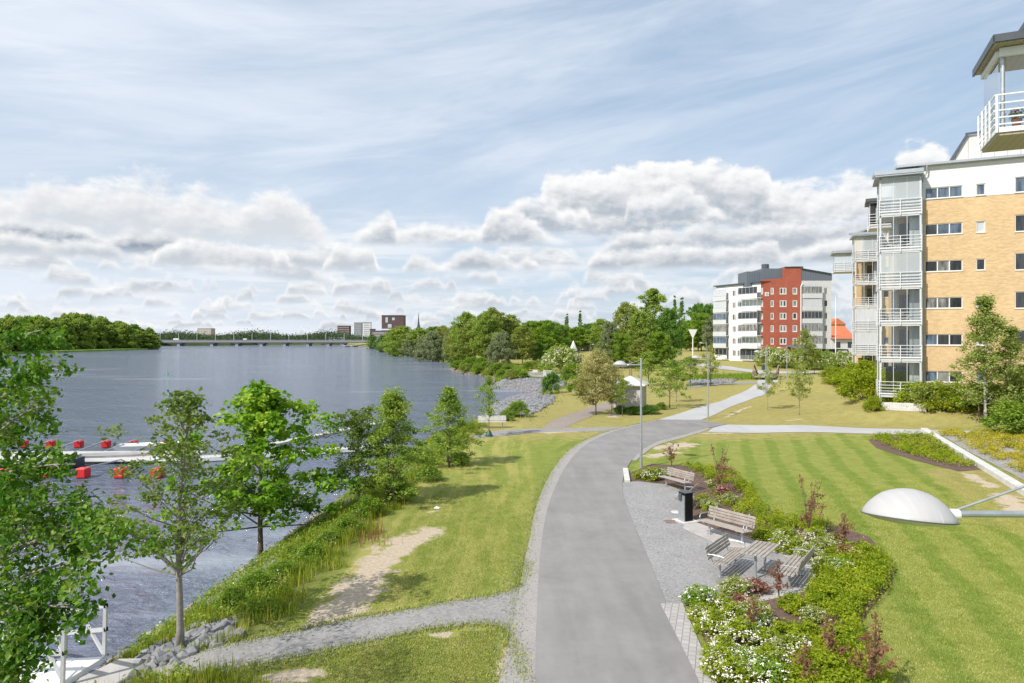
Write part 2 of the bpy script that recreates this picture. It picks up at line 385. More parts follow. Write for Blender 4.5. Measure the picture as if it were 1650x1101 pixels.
def asphalt_mat(name, a, b, stain):
    m, t, out = new_mat(name); p = t.pos()
    fine = t.noise(p, 75, 2, .7); n2 = t.noise(p, .45, 5, .6, .3); n3 = t.noise(p, 3.5, 4, .6)
    st = t.noise(t.mapping(p, (1.6, .22, 1), rot=(0, 0, R(-6))), 1.0, 5, .6)
    f = t.math('ADD', t.math('MULTIPLY', fine, .3), t.math('ADD', t.math('MULTIPLY', n2, .35), t.math('ADD', t.math('MULTIPLY', st, .25), t.math('MULTIPLY', n3, .1))))
    col = t.ramp(f, [(.38, a), (.60, b)])
    crk = t.new('ShaderNodeTexVoronoi', feature='DISTANCE_TO_EDGE'); t.put(crk.inputs['Vector'], t.vmath('ADD', p, t.vmath('MULTIPLY', t.noise(p, 1.1, 4, .6, color=True), (.9, .9, 0)))); crk.inputs['Scale'].default_value = .14
    ck = t.math('MULTIPLY', t.sstep(crk.outputs[0], .003, .0015), t.math('MULTIPLY', t.sstep(n3, .5, .6), .45))
    col = t.mix(ck, col, stain)
    lt = t.math('MULTIPLY', t.sstep(t.noise(p, 9, 5, .7), .66, .76), .3)
    col = t.mix(lt, col, tuple(x * 1.4 for x in b))
    principled(t, out, col, .92, t.bump(fine, .25, .006)); return m
M_ASPH = asphalt_mat('asphalt_worn', (.195, .181, .174), (.295, .274, .265), (.13, .12, .115))
M_ASPH2 = asphalt_mat('asphalt_pale', (.38, .372, .37), (.48, .472, .468), (.24, .24, .24))
M_CHIP = aggregate('grey_chippings', (.20, .19, .185), (.40, .385, .375), 42, dark=(.09, .085, .085), spots=.6)
M_GRAV = aggregate('gravel_path', (.21, .20, .19), (.36, .34, .32), 26, big=.6)
M_DUST = aggregate('gravel_edge', (.27, .25, .235), (.40, .37, .345), 50, spots=.3)
M_DIRT = aggregate('dirt_path', (.22, .18, .15), (.36, .30, .25), 18, spots=.2)
M_SOIL = aggregate('bark_mulch', (.075, .042, .034), (.20, .125, .10), 30, spots=.6, dark=(.03, .015, .012))
M_GRITSOIL = aggregate('pebble_bed', (.2, .19, .18), (.4, .38, .37), 20, spots=.6)
M_CONC = simple('concrete_pale', (.58, .56, .53), .85, .12, 2.5, bump=.2)
M_CONCW = simple('concrete_weathered', (.44, .41, .38), .9, .16, 2.0, bump=.3)

def ground_mat():
    m, t, out = new_mat('park_ground'); p = t.pos()
    at = t.new('ShaderNodeAttribute'); at.attribute_name = 'zone'
    sc = t.new('ShaderNodeSeparateColor'); t.l.new(at.outputs['Color'], sc.inputs[0]); dry, dirt, wild = sc.outputs
    at2 = t.new('ShaderNodeAttribute'); at2.attribute_name = 'mow'
    s2 = t.new('ShaderNodeSeparateColor'); t.l.new(at2.outputs['Color'], s2.inputs[0]); stR, stL, far = s2.outputs
    fine = t.noise(p, 22, 4, .75); fine2 = t.noise(t.mapping(p, (1, .45, 1)), 60, 2, .7); mid = t.noise(p, 1.6, 5, .65); big = t.noise(p, .22, 4, .6)
    g = t.math('ADD', t.math('MULTIPLY', fine, .40), t.math('ADD', t.math('MULTIPLY', fine2, .25), t.math('MULTIPLY', mid, .35)))
    lush = t.ramp(g, [(.34, (.145, .185, .028)), (.5, (.235, .275, .050)), (.66, (.36, .375, .11))])
    # mowing stripes
    wR = t.new('ShaderNodeTexWave', wave_type='BANDS', bands_direction='X'); t.put(wR.inputs['Vector'], t.mapping(p, (1, 1, 1), rot=(0, 0, R(STRIPE_ROT))))
    wR.inputs['Scale'].default_value = STRIPE_SC; wR.inputs['Distortion'].default_value = STRIPE_D; wR.inputs['Detail'].default_value = 3; wR.inputs['Detail Scale'].default_value = .35
    band = t.sstep(t.math('ADD', wR.outputs[1], t.math('MULTIPLY', t.math('SUBTRACT', mid, .5), .9)), .12, .55)
    lushR = t.mix(band, t.mix(1., lush, (.84, .92, .80), 'MULTIPLY'), t.mix(1., lush, (1.12, 1.06, 1.2), 'MULTIPLY'))
    lush = t.mix(stR, lush, lushR)
    wL = t.noise(t.mapping(p, (1.5, .16, 1), rot=(0, 0, R(-8))), 1., 5, .6)
    ys = t.math('MULTIPLY', t.sstep(wL, .42, .62), stL)
    dryc = t.ramp(g, [(.32, (.20, .19, .05)), (.5, (.37, .31, .11)), (.68, (.52, .42, .20))])
    huge = t.noise(t.mapping(p, (.5, .12, 1), rot=(0, 0, R(-60))), .8, 4, .6)
    dn = t.math('ADD', t.math('MULTIPLY', mid, .55), t.math('ADD', t.math('MULTIPLY', t.math('ADD', t.math('MULTIPLY', big, .5), t.math('MULTIPLY', huge, .5)), .75), t.math('MULTIPLY', fine, .2)))
    dryf = t.sstep(t.math('SUBTRACT', t.math('ADD', dn, t.math('MULTIPLY', dry, .9)), .74), .16, .50)
    col = t.mix(t.math('MULTIPLY', dryf, .85), lush, dryc)
    col = t.mix(t.math('MULTIPLY', ys, .8), col, t.ramp(g, [(.3, (.32, .31, .06)), (.7, (.50, .43, .16))]))
    # wild bank
    wc = t.ramp(g, [(.3, (.06, .075, .02)), (.55, (.13, .17, .035)), (.75, (.22, .22, .08))])
    col = t.mix(wild, col, wc)
    # bare soil
    dm = t.math('ADD', dirt, t.math('ADD', t.math('MULTIPLY', t.math('SUBTRACT', mid, .5), 1.5), t.math('MULTIPLY', t.math('SUBTRACT', fine, .5), .8)))
    df = t.sstep(dm, .47, .62)
    dc = t.ramp(t.noise(p, 9, 6, .7), [(.3, (.42, .33, .23)), (.7, (.70, .58, .44))])
    col = t.mix(df, col, dc)
    sz = t.new('ShaderNodeSeparateXYZ'); t.l.new(p, sz.inputs[0])
    shore = t.sstep(t.math('ADD', sz.outputs[2], t.math('MULTIPLY', mid, .4)), -1.75, -2.1)
    col = t.mix(shore, col, t.ramp(fine, [(.3, (.07, .055, .045)), (.7, (.22, .18, .14))]))
    h = t.math('ADD', fine, t.math('MULTIPLY', fine2, .6))
    principled(t, out, col, .95, t.bump(h, .8, .05), spec=.15); return m
M_GROUND = ground_mat()
def turf_mat():
    m, t, out = new_mat('turf_blade'); p = t.pos(); rnd = t.new('ShaderNodeNewGeometry').outputs['Random Per Island']
    mid = t.noise(p, 1.6, 5, .65)
    wR = t.new('ShaderNodeTexWave', wave_type='BANDS', bands_direction='X'); t.put(wR.inputs['Vector'], t.mapping(p, (1, 1, 1), rot=(0, 0, R(STRIPE_ROT))))
    wR.inputs['Scale'].default_value = STRIPE_SC; wR.inputs['Distortion'].default_value = STRIPE_D; wR.inputs['Detail'].default_value = 3; wR.inputs['Detail Scale'].default_value = .35
    band = t.sstep(t.math('ADD', wR.outputs[1], t.math('MULTIPLY', t.math('SUBTRACT', mid, .5), 1.3)), .12, .62)
    col = t.ramp(t.math('ADD', t.math('MULTIPLY', rnd, .6), t.math('MULTIPLY', mid, .4)), [(.15, (.15, .20, .028)), (.4, (.24, .29, .045)), (.65, (.35, .38, .09)), (.85, (.50, .47, .19))])
    sz = t.new('ShaderNodeSeparateXYZ'); t.l.new(p, sz.inputs[0]); onR = t.sstep(sz.outputs[0], 2.5, 2.6)
    st = t.mix(band, (.80, .90, .76), (1.09, 1.05, 1.12)); col = t.mix(1., col, t.mix(onR, (1, 1, 1), st), 'MULTIPLY')
    principled(t, out, col, .8, spec=.2); return m
M_TURF = turf_mat()

# ---------------------------------------------------------------- terrain mesh
def axis(segs):
    out = [segs[0][0]]
    for a, b, s in segs:
        n = max(1, round((b - a) / s)); out += list(np.linspace(a, b, n + 1)[1:])
    return np.array(out)
xs = axis([(-430, -100, 10), (-100, -24, 3), (-24, -13, 1), (-13, 40, .33), (40, 62, .8), (62, 120, 3), (120, 400, 14), (400, 6000, 400)])
ys = axis([(-30, 6, 3), (6, 62, .33), (62, 135, .7), (135, 260, 2), (260, 500, 6), (500, 1000, 20), (1000, 4000, 150)])
GX, GY = np.meshgrid(xs, ys); fx, fy = GX.ravel(), GY.ravel()
fz = hgt(fx, fy)
nz = (np.sin(fx * .9 + fy * .37) * np.cos(fy * .71 - fx * .2)) * .012
sdv = shore_sd(fx, fy)
nx, ny = len(xs), len(ys)
ii = np.arange(nx * ny).reshape(ny, nx)
Fq = np.stack([ii[:-1, :-1], ii[:-1, 1:], ii[1:, 1:], ii[1:, :-1]], -1).reshape(-1, 4)
keep = (sdv[Fq] > -12).any(1); Fq = Fq[keep]
V = np.stack([fx, fy, fz], 1)
used = np.unique(Fq); rm = -np.ones(len(V), int); rm[used] = np.arange(len(used)); V = V[used]; Fq = rm[Fq]
ground = np_obj('ground', V, Fq, M_GROUND, smooth=True); tag(ground, kind='structure')
vx, vy, vsd = V[:, 0], V[:, 1], sdv[used]
def sstepn(v, a, b):
    q = np.clip((v - a) / (b - a), 0, 1); return q * q * (3 - 2 * q)
def near_line(pts, wdt, X_=None, Y_=None):
    X_ = vx if X_ is None else X_; Y_ = vy if Y_ is None else Y_
    P = [tuple(G(*p)[:2]) for p in pts]; best = np.full(X_.shape, 1e9)
    for (ax, ay), (bx, by) in zip(P[:-1], P[1:]):
        dx, dy = bx - ax, by - ay; q = np.clip(((X_ - ax) * dx + (Y_ - ay) * dy) / (dx * dx + dy * dy + 1e-9), 0, 1)
        best = np.minimum(best, np.hypot(X_ - ax - q * dx, Y_ - ay - q * dy))
    return np.clip(1 - best / wdt, 0, 1)
DIRTS = (([(525, 1005), (575, 960), (600, 915), (640, 880), (690, 858)], 1.5), ([(545, 985), (580, 940), (605, 925)], 1.5), ([(700, 1020), (725, 1022)], .5), ([(440, 1093), (500, 1088)], .7), ([(1075, 722), (1105, 716)], 2.2), ([(1050, 735), (1085, 730)], 1.2),
                ([(880, 697), (985, 692)], 1.1), ([(810, 700), (870, 694)], .7), ([(1130, 699), (1180, 697)], .8), ([(1620, 800), (1650, 830)], 1.3), ([(1560, 765), (1600, 785)], .8), ([(820, 1050), (822, 1095)], .6), 
                ([(1170, 672), (1210, 655)], .5), ([(1270, 678), (1290, 676)], .6), ([(1600, 685), (1640, 688)], .8), ([(690, 826), (708, 822)], .35), ([(985, 672), (1000, 655)], 1.2))
def near_dirt(X_, Y_):
    o_ = np.zeros(len(X_))
    for pts, wd in DIRTS: o_ = np.maximum(o_, near_line(pts, wd * .95, X_, Y_) * .9)
    return o_
dirt = near_dirt(vx, vy)
dry = np.clip(sstepn(vy, 42, 52) * .62 + sstepn(vy, 90, 140) * (-.15) + .06, 0, 1)
dry = np.where((vx < -.5) & (vy < 46), .20 + .05 * np.sin(vy), dry)
dry = np.maximum(dry, near_line([(1560, 765), (1650, 840)], 3.0) * .9)
dry = np.maximum(dry, near_line([(1225, 850), (1235, 820)], 1.2) * .5)
wild = sstepn(vsd, 6.6, 5.2) * sstepn(-vy, -62, -52) + sstepn(vsd, 9, 6) * sstepn(vy, 58, 66)
ca = ground.data.color_attributes.new('zone', 'FLOAT_COLOR', 'POINT'); arr = np.ones((len(vx), 4)); arr[:, 0] = dry; arr[:, 1] = dirt; arr[:, 2] = np.clip(wild, 0, 1)
ca.data.foreach_set('color', arr.ravel())
cb = ground.data.color_attributes.new('mow', 'FLOAT_COLOR', 'POINT'); arr = np.ones((len(vx), 4))
arr[:, 0] = ((vx > 2.5) & (vy < 51)).astype(float); arr[:, 1] = ((vx < 1.0) & (vy < 55)).astype(float); cb.data.foreach_set('color', arr.ravel())

# ---------------------------------------------------------------- water
m, t, out = new_mat('river_water'); p = t.pos()
pa = t.mapping(p, (.8, 1.5, 1), rot=(0, 0, R(12)))
cd = t.new('ShaderNodeCameraData'); sp3 = t.new('ShaderNodeSeparateXYZ'); t.l.new(p, sp3.inputs[0])
n1 = t.noise(pa, 1.5, 5, .62, .4); n2 = t.noise(pa, .33, 4, .6, .2); n3 = t.noise(t.mapping(p, (.012, .05, 1), rot=(0, 0, R(-8))), 1., 4, .6, .4); n4 = t.noise(pa, .06, 4, .6)
hh = t.math('ADD', t.math('MULTIPLY', n1, .52), t.math('ADD', t.math('MULTIPLY', n2, .75), t.math('MULTIPLY', n4, 2.2)))
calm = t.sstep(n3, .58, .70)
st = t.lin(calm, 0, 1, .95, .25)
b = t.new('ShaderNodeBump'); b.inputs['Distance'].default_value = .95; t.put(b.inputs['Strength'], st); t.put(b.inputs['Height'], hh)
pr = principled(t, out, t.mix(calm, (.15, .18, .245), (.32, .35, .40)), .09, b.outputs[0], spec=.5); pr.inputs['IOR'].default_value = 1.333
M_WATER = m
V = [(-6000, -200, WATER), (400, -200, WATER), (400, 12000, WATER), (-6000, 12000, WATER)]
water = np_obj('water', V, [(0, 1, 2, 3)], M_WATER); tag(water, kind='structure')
bedV = [(a, b_, -6.0) for a, b_ in ((-6000, -200), (400, -200), (400, 12000), (-6000, 12000))]
np_obj('river_bed', bedV, [(0, 1, 2, 3)], M_SOIL)['kind'] = 'structure'

# ---------------------------------------------------------------- paths
L_edge = [(860, 1130), (862, 1090), (863, 1050), (866, 970), (871, 890), (880, 830), (893, 790), (912, 752), (938, 722), (975, 701), (1020, 687), (1060, 677)]
R_edge = [(1140, 1130), (1122, 1090), (1104, 1050), (1072, 970), (1040, 890), (1015, 830), (1003, 790), (1008, 760), (1027, 732), (1060, 711), (1110, 698), (1140, 690)]
lw = gpoly(L_edge, 5); rw = gpoly(R_edge, 5)
J = [tuple(G(*q)[:2]) for q in ((1150, 689), (1172, 684), (1130, 677))]
S = lambda o, k='structure': tag(o, kind=k)
S(drape('asphalt_path', lw + J[::-1][:1] + J[::-1][1:] + rw[::-1], .030, M_ASPH, .8))
l2 = gpoly([(1060, 677), (1100, 665), (1150, 650), (1195, 633), (1217, 620), (1221, 612)], 4); r2 = gpoly([(1129, 677.3), (1163, 663), (1212, 643), (1240, 626), (1256, 612)], 4)
S(drape('pale_path', l2 + r2[::-1], .026, M_ASPH2, .8))
S(drape('side_path', gpoly([(1150, 689.5), (1172, 684.5), (1250, 686), (1380, 690), (1488, 693), (1650, 700), (1650, 709), (1500, 701), (1380, 699), (1250, 697.5), (1140, 696.5)]), .022, M_ASPH2, .8))
S(drape('far_path', gpoly([(1223, 603), (1180, 597), (1130, 591), (1075, 588), (1075, 584.5), (1130, 586.5), (1180, 591.5), (1215, 596.5), (1262, 599), (1340, 599), (1340, 601.5), (1266, 602.5)]), .06, M_ASPH2, 2.))
# pale gravel verges along the asphalt
def ribbon(edge, off, wd0, wd1, side):
    P = np.array(edge); T = np.gradient(P, axis=0); T /= np.linalg.norm(T, axis=1)[:, None] + 1e-9; N = np.stack([-T[:, 1], T[:, 0]], 1) * side
    k = len(P); wd = np.array([wd0 + (wd1 - wd0) * i / (k - 1) for i in range(k)]) if not hasattr(wd0, '__len__') else np.interp(np.linspace(0, 1, k), np.linspace(0, 1, len(wd0)), wd0)
    O = P + N * wd[:, None]; return [tuple(a) for a in P - N * .12] + [tuple(a) for a in O[::-1]]
S(drape('gravel_verge', ribbon(lw, 0, [.75, .7, .6, .5, .42, .5, .55, .6, .5, .3, .2], 0, 1), .020, M_DUST, .6))
S(drape('gravel_verge', ribbon(rw[38:], 0, [.25, .45, .8, .6, .3], 0, -1), .020, M_DUST, .6))
_top = gpoly([(150, 1101), (235, 1072), (330, 1048), (430, 1027), (560, 999), (650, 984), (740, 967), (800, 958), (840, 940), (852, 905)], 4); _bot = gpoly([(860, 1101), (845, 1085), (828, 1040), (800, 1008), (700, 1013), (600, 1034), (480, 1059), (330, 1087), (260, 1108)], 4)
S(drape('gravel_path', _top + [tuple(G(878, 905)[:2]), tuple(G(872, 1000)[:2]), tuple(G(868, 1101)[:2])] + _bot, .012, M_GRAV, .6))
S(drape('gravel_path', gpoly([(1062, 681), (1000, 688), (900, 690), (815, 693), (770, 700), (765, 706), (800, 704), (880, 696), (985, 695), (1020, 690)], 2), .010, M_GRAV, .6))
S(drape('dirt_path', gpoly([(872, 691), (905, 672), (940, 660), (965, 652), (985, 645), (990, 640), (1000, 641), (990, 655), (960, 668), (930, 680), (908, 692)], 3), .014, M_DIRT, .8))
plaza = gpoly([(1000, 778), (1030, 776), (1075, 782), (1118, 800), (1108, 835), (1130, 862), (1165, 876), (1240, 882), (1300, 900), (1312, 925), (1290, 950), (1220, 966), (1150, 972), (1100, 977), (1066, 977), (1030, 890), (1008, 830)])
S(drape('gravel_plaza', plaza, .016, M_CHIP, .6))
S(drape('paved_rim', gpoly([(1108, 838), (1160, 856), (1215, 872), (1245, 876), (1298, 897), (1318, 925), (1295, 955), (1220, 972), (1220, 965), (1285, 948), (1300, 926), (1290, 908), (1236, 887), (1165, 882), (1120, 862), (1100, 852)]), .024, M_CONCW, .6))
S(drape('gravel_plaza', gpoly([(845, 603), (862, 599.5), (915, 602), (915, 606), (880, 608.5), (850, 607)]), .05, M_GRAV, 1.5))
# sett kerb band beside the asphalt
m, t, out = new_mat('granite_setts'); p = t.mapping(t.pos(), (1, 1, 1), rot=(0, 0, R(17)))
bk = t.new('ShaderNodeTexBrick'); t.put(bk.inputs['Vector'], t.mapping(p, (1, 1, 1), rot=(0, 0, R(90)))); bk.inputs['Scale'].default_value = 1.; bk.inputs['Brick Width'].default_value = .21; bk.inputs['Row Height'].default_value = .17
bk.inputs['Mortar Size'].default_value = .008; bk.inputs['Color1'].default_value = (.40, .37, .35, 1); bk.inputs['Color2'].default_value = (.50, .47, .45, 1); bk.inputs['Mortar'].default_value = (.16, .14, .12, 1)
cc = t.mix(t.math('MULTIPLY', t.noise(p, 30, 4, .7), .5), bk.outputs[0], (.30, .28, .26)); principled(t, out, cc, .9, t.bump(bk.outputs[1], -.5, .01)); M_SETT = m
S(drape('sett_band', gpoly([(1064, 975), (1100, 974), (1128, 1040), (1158, 1110), (1175, 1150), (1148, 1150), (1124, 1095), (1092, 1030)]), .036, M_SETT, .5))
kb = MB(); a = G(1008, 758); b_ = G(1011, 777); kb.bar(a + Vector((0, 0, .05)), b_ + Vector((0, 0, .05)), .26, .16); S(kb.build('kerb_stone', M_CONC, bevel=.015))
# beds
BED_A = gpoly([(1112, 968), (1150, 968), (1222, 966), (1290, 950), (1312, 925), (1300, 898), (1240, 880), (1160, 858), (1112, 838), (1120, 800), (1075, 780), (1012, 775), (1012, 764), (1050, 748), (1110, 752), (1185, 762), (1212, 785), (1222, 815), (1262, 832), (1330, 842), (1400, 866), (1438, 905), (1438, 940), (1400, 985), (1378, 1020), (1385, 1060), (1430, 1110), (1420, 1150), (1190, 1150), (1150, 1080)])
S(drape('planting_bed', BED_A, .020, M_SOIL, .7))
BED_B = gpoly([(1399, 709), (1440, 700), (1500, 702), (1580, 757), (1545, 760), (1470, 741), (1412, 722)])
S(drape('planting_bed', BED_B, .02, M_SOIL, .7))
BED_C = gpoly([(1500, 696), (1560, 697), (1660, 701), (1760, 740), (1760, 850), (1655, 778), (1580, 738)])
S(drape('planting_bed', BED_C, .02, M_GRITSOIL, .7))
# white concrete retaining strip
wl = [G(1489, 696), G(1580, 752), G(1650, 795), G(1720, 838)]
rb = MB()
for a, b_ in zip(wl[:-1], wl[1:]):
    rb.bar(a + Vector((.0, 0, .10)), b_ + Vector((0, 0, .10)), .42, .34)
tag(rb.build('garden_wall', M_CONC, bevel=.02), 'long low white concrete edging wall between the mown lawn and the golden shrub bed', 'wall')
_b = MB(); _b.prism([tuple(WPT(a_, b_, -.36)[:2]) for a_, b_ in ((192, 1061), (246, 1060), (215, 1085), (140, 1130), (95, 1130), (128, 1092))], -1.4, -.36); S(_b.build('boat_ramp', M_CONCW, bevel=.02))
S(drape('dirt_path', gpoly([(1110, 622), (1150, 617), (1220, 615), (1222, 618), (1150, 621), (1110, 626)]), .02, M_GRAV, 1.5))
# ---------------------------------------------------------------- vegetation
def leaf_quads(rng, C, size, up=.5, outw=None, aspect=.62, jitter=.35):
    n = len(C)
    nrm = rng.normal(size=(n, 3)) * .75; nrm[:, 2] += up
    if outw is not None: nrm += outw * .6
    nrm /= np.linalg.norm(nrm, axis=1)[:, None]
    r = rng.normal(size=(n, 3)); r[:, 2] -= .25
    tg = r - nrm * (r * nrm).sum(1)[:, None]; tg /= np.linalg.norm(tg, axis=1)[:, None] + 1e-9
    bt = np.cross(nrm, tg); s = size * (1 + jitter * rng.normal(size=(n, 1))).clip(.45, 1.8)
    L = tg * s * .5; W = bt * s * .5 * aspect; fo = nrm * s * .12
    V = np.stack([C - L, C + W * 1.0 + fo - L * .1, C + L, C - W * 1.0 + fo - L * .1], 1).reshape(-1, 3)
    F_ = np.arange(4 * n).reshape(n, 4); return V, F_
SHAPES = {
    'round': lambda q: np.sqrt(np.clip(1 - (2 * q - .9) ** 2 / 1.22, .04, 1)),
    'oval': lambda q: np.clip(np.sin(np.pi * np.clip(q * .93 + .06, 0, 1)) ** .6, .08, 1),
    'egg': lambda q: np.clip(np.sin(np.pi * np.clip(q * .80 + .17, 0, 1)) ** .8, .05, 1) * np.where(q > .75, 1 - (q - .75) * 1.6, 1),
    'cone': lambda q: np.clip(1.02 - q, .03, 1) ** .75 * np.clip(.55 + q * 4, 0, 1),
    'spire': lambda q: np.clip(1.05 - q, .12, 1) ** .35 * np.clip(.5 + q * 3, 0, 1),
    'column': lambda q: np.clip(np.sin(np.pi * np.clip(q * .9 + .08, 0, 1)), .12, 1) ** .4,
    'dome': lambda q: np.sqrt(np.clip(1.03 - q ** 2, .02, 1)),
}
def crown_pts(rng, h0, h1, rad, shape, ncl, rc, per, lumps=.25, flat=.7, inner=.35, lean=(0, 0)):
    q = rng.random(ncl) ** .9; ph = rng.random(ncl) * 2 * np.pi
    prof = SHAPES[shape](q)
    lob = 1 + lumps * (np.sin(ph * 3 + q * 7 + rng.random() * 6) * .6 + np.sin(ph * 5 - q * 11 + rng.random() * 6) * .5 + rng.normal(size=ncl) * .35)
    rr = rad * prof * lob * rng.random(ncl) ** inner
    Cc = np.stack([rr * np.cos(ph) + lean[0] * q, rr * np.sin(ph) + lean[1] * q, h0 + (h1 - h0) * q + rng.normal(size=ncl) * rc * .4], 1)
    k = rng.integers(int(per * .5), int(per * 1.5), ncl); idx = np.repeat(np.arange(ncl), k)
    szc = (rng.random(ncl) * .7 + .65)[idx][:, None]
    off = rng.normal(size=(len(idx), 3)); off /= (np.linalg.norm(off, axis=1)[:, None] + 1e-9); off *= rng.random((len(idx), 1)) ** .5
    off *= rc * szc * np.array([1, 1, flat]); P = Cc[idx] + off
    return Cc, P, off / (rc + 1e-9)
def tree_mesh(seed, height, crown0, rad, shape, ncl, per, leaf, rc, tr, leaf_m, bark_m, limbs=26, lumps=.25, flat=.7, inner=.4, up=.5, aspect=.62, stems=1, lean=(0, 0), name='tree', trunk_top=.9, droop=0.):
    """an Empty with trunk and crown children, at the origin"""
    rng = np.random.default_rng(seed)
    Cc, P, off = crown_pts(rng, crown0, height, rad, shape, ncl, rc, per, lumps, flat, inner, lean)
    if droop: P[:, 2] -= np.abs(rng.normal(size=len(P))) * droop
    V, Fq = leaf_quads(rng, P, leaf, up, off, aspect)
    root = empty(name, (0, 0, 0))
    tb = MB()
    for s_ in range(stems):
        a = rng.random() * 6.28; bx, by = (0, 0) if stems == 1 else (math.cos(a) * tr * 2, math.sin(a) * tr * 2); sp_ = 0 if stems == 1 else rad * .45
        top = height * trunk_top * (1 if s_ == 0 else .8); pts = []; rd = []
        ph1 = rng.random() * 6
        for i in range(9):
            q = i / 8; wob = tr * 1.1 * math.sin(q * 5 + ph1)
            ex = lean[0] * max(0, (q * top - crown0) / (height - crown0)); ey = lean[1] * max(0, (q * top - crown0) / (height - crown0))
            pts.append((bx + wob * q + math.cos(a) * sp_ * q + ex, by + wob * .6 * q + math.sin(a) * sp_ * q + ey, -.15 + q * (top + .15))); rd.append(tr * (1.25 if i == 0 else 1 - q * .86) / (1 if stems == 1 else 1.5))
        tb.tube(pts, rd, 7)
    sel = rng.permutation(ncl)[:limbs]
    for i in sel:
        c = Cc[i]; zc = max(crown0 * .75, c[2] - math.hypot(c[0], c[1]) * rng.uniform(.5, 1.0) - .05 * height); zc = min(zc, height * .85)
        q = min(1, max(0, (zc - crown0) / (height - crown0))); a = np.array([lean[0] * q, lean[1] * q, zc]); L = np.linalg.norm(c - a)
        md = (a + c) / 2 + np.array([0, 0, -.06 * L]) + rng.normal(size=3) * .05 * L
        r0 = max(tr * .42 * (1 - zc / height * .7), tr * .1); tb.tube([a, md, c], [r0, r0 * .62, r0 * .2], 5, cap=False)
    tb.build('trunk', bark_m, root, smooth=True)
    np_obj('crown', V, Fq, leaf_m, root)
    return root
def bush_mesh(seed, height, rad, ncl, per, leaf, rc, leaf_m, name='shrub', shape='dome', lumps=.2, flower=None, nfl=0, fsize=.05, stem_m=None, aspect=.62):
    rng = np.random.default_rng(seed)
    Cc, P, off = crown_pts(rng, height * .12, height, rad, shape, ncl, rc, per, lumps, .8, .4)
    P[:, 2] = np.abs(P[:, 2])
    V, Fq = leaf_quads(rng, P, leaf, .6, off, aspect)
    root = empty(name, (0, 0, 0)); tb = MB()
    for i in range(9):
        c = Cc[rng.integers(ncl)]; tb.tube([(c[0] * .1, c[1] * .1, -.05), (c[0] * .5, c[1] * .5, c[2] * .6), tuple(c)], [.012 + rad * .01, .009 + rad * .006, .004], 5, cap=False)
    tb.build('stem', stem_m or M_BARK, root)
    np_obj('foliage', V, Fq, leaf_m, root)
    if flower is not None:
        ph = rng.random(nfl) * 6.28; q = rng.random(nfl) ** .5; z = np.sqrt(np.clip(1 - q * q * .92, 0, 1))
        Cf = np.stack([np.cos(ph) * q * rad * 1.02, np.sin(ph) * q * rad * 1.02, z * height * .92 + height * .10], 1) + rng.normal(size=(nfl, 3)) * .03
        k = 9; idx = np.repeat(np.arange(nfl), k); Pf = Cf[idx] + rng.normal(size=(len(idx), 3)) * fsize * .55
        V, Fq = leaf_quads(rng, Pf, fsize * .8, 1.2, None, .9); np_obj('blossom', V, Fq, flower, root)
    return root
M_BARK = simple('bark_brown', (.13, .10, .075), .9, .35, 9, bump=.6, bscale=30)
M_BARKG = simple('bark_grey', (.26, .235, .205), .9, .25, 12, bump=.5, bscale=30)
m, t, out = new_mat('bark_birch'); p = t.coord('Object'); bn = t.noise(t.mapping(p, (1.2, 1.2, 7)), 2.5, 4, .7)
principled(t, out, t.ramp(bn, [(.42, (.05, .045, .04)), (.5, (.52, .49, .45)), (.8, (.66, .63, .6))]), .8); M_BIRCHB = m
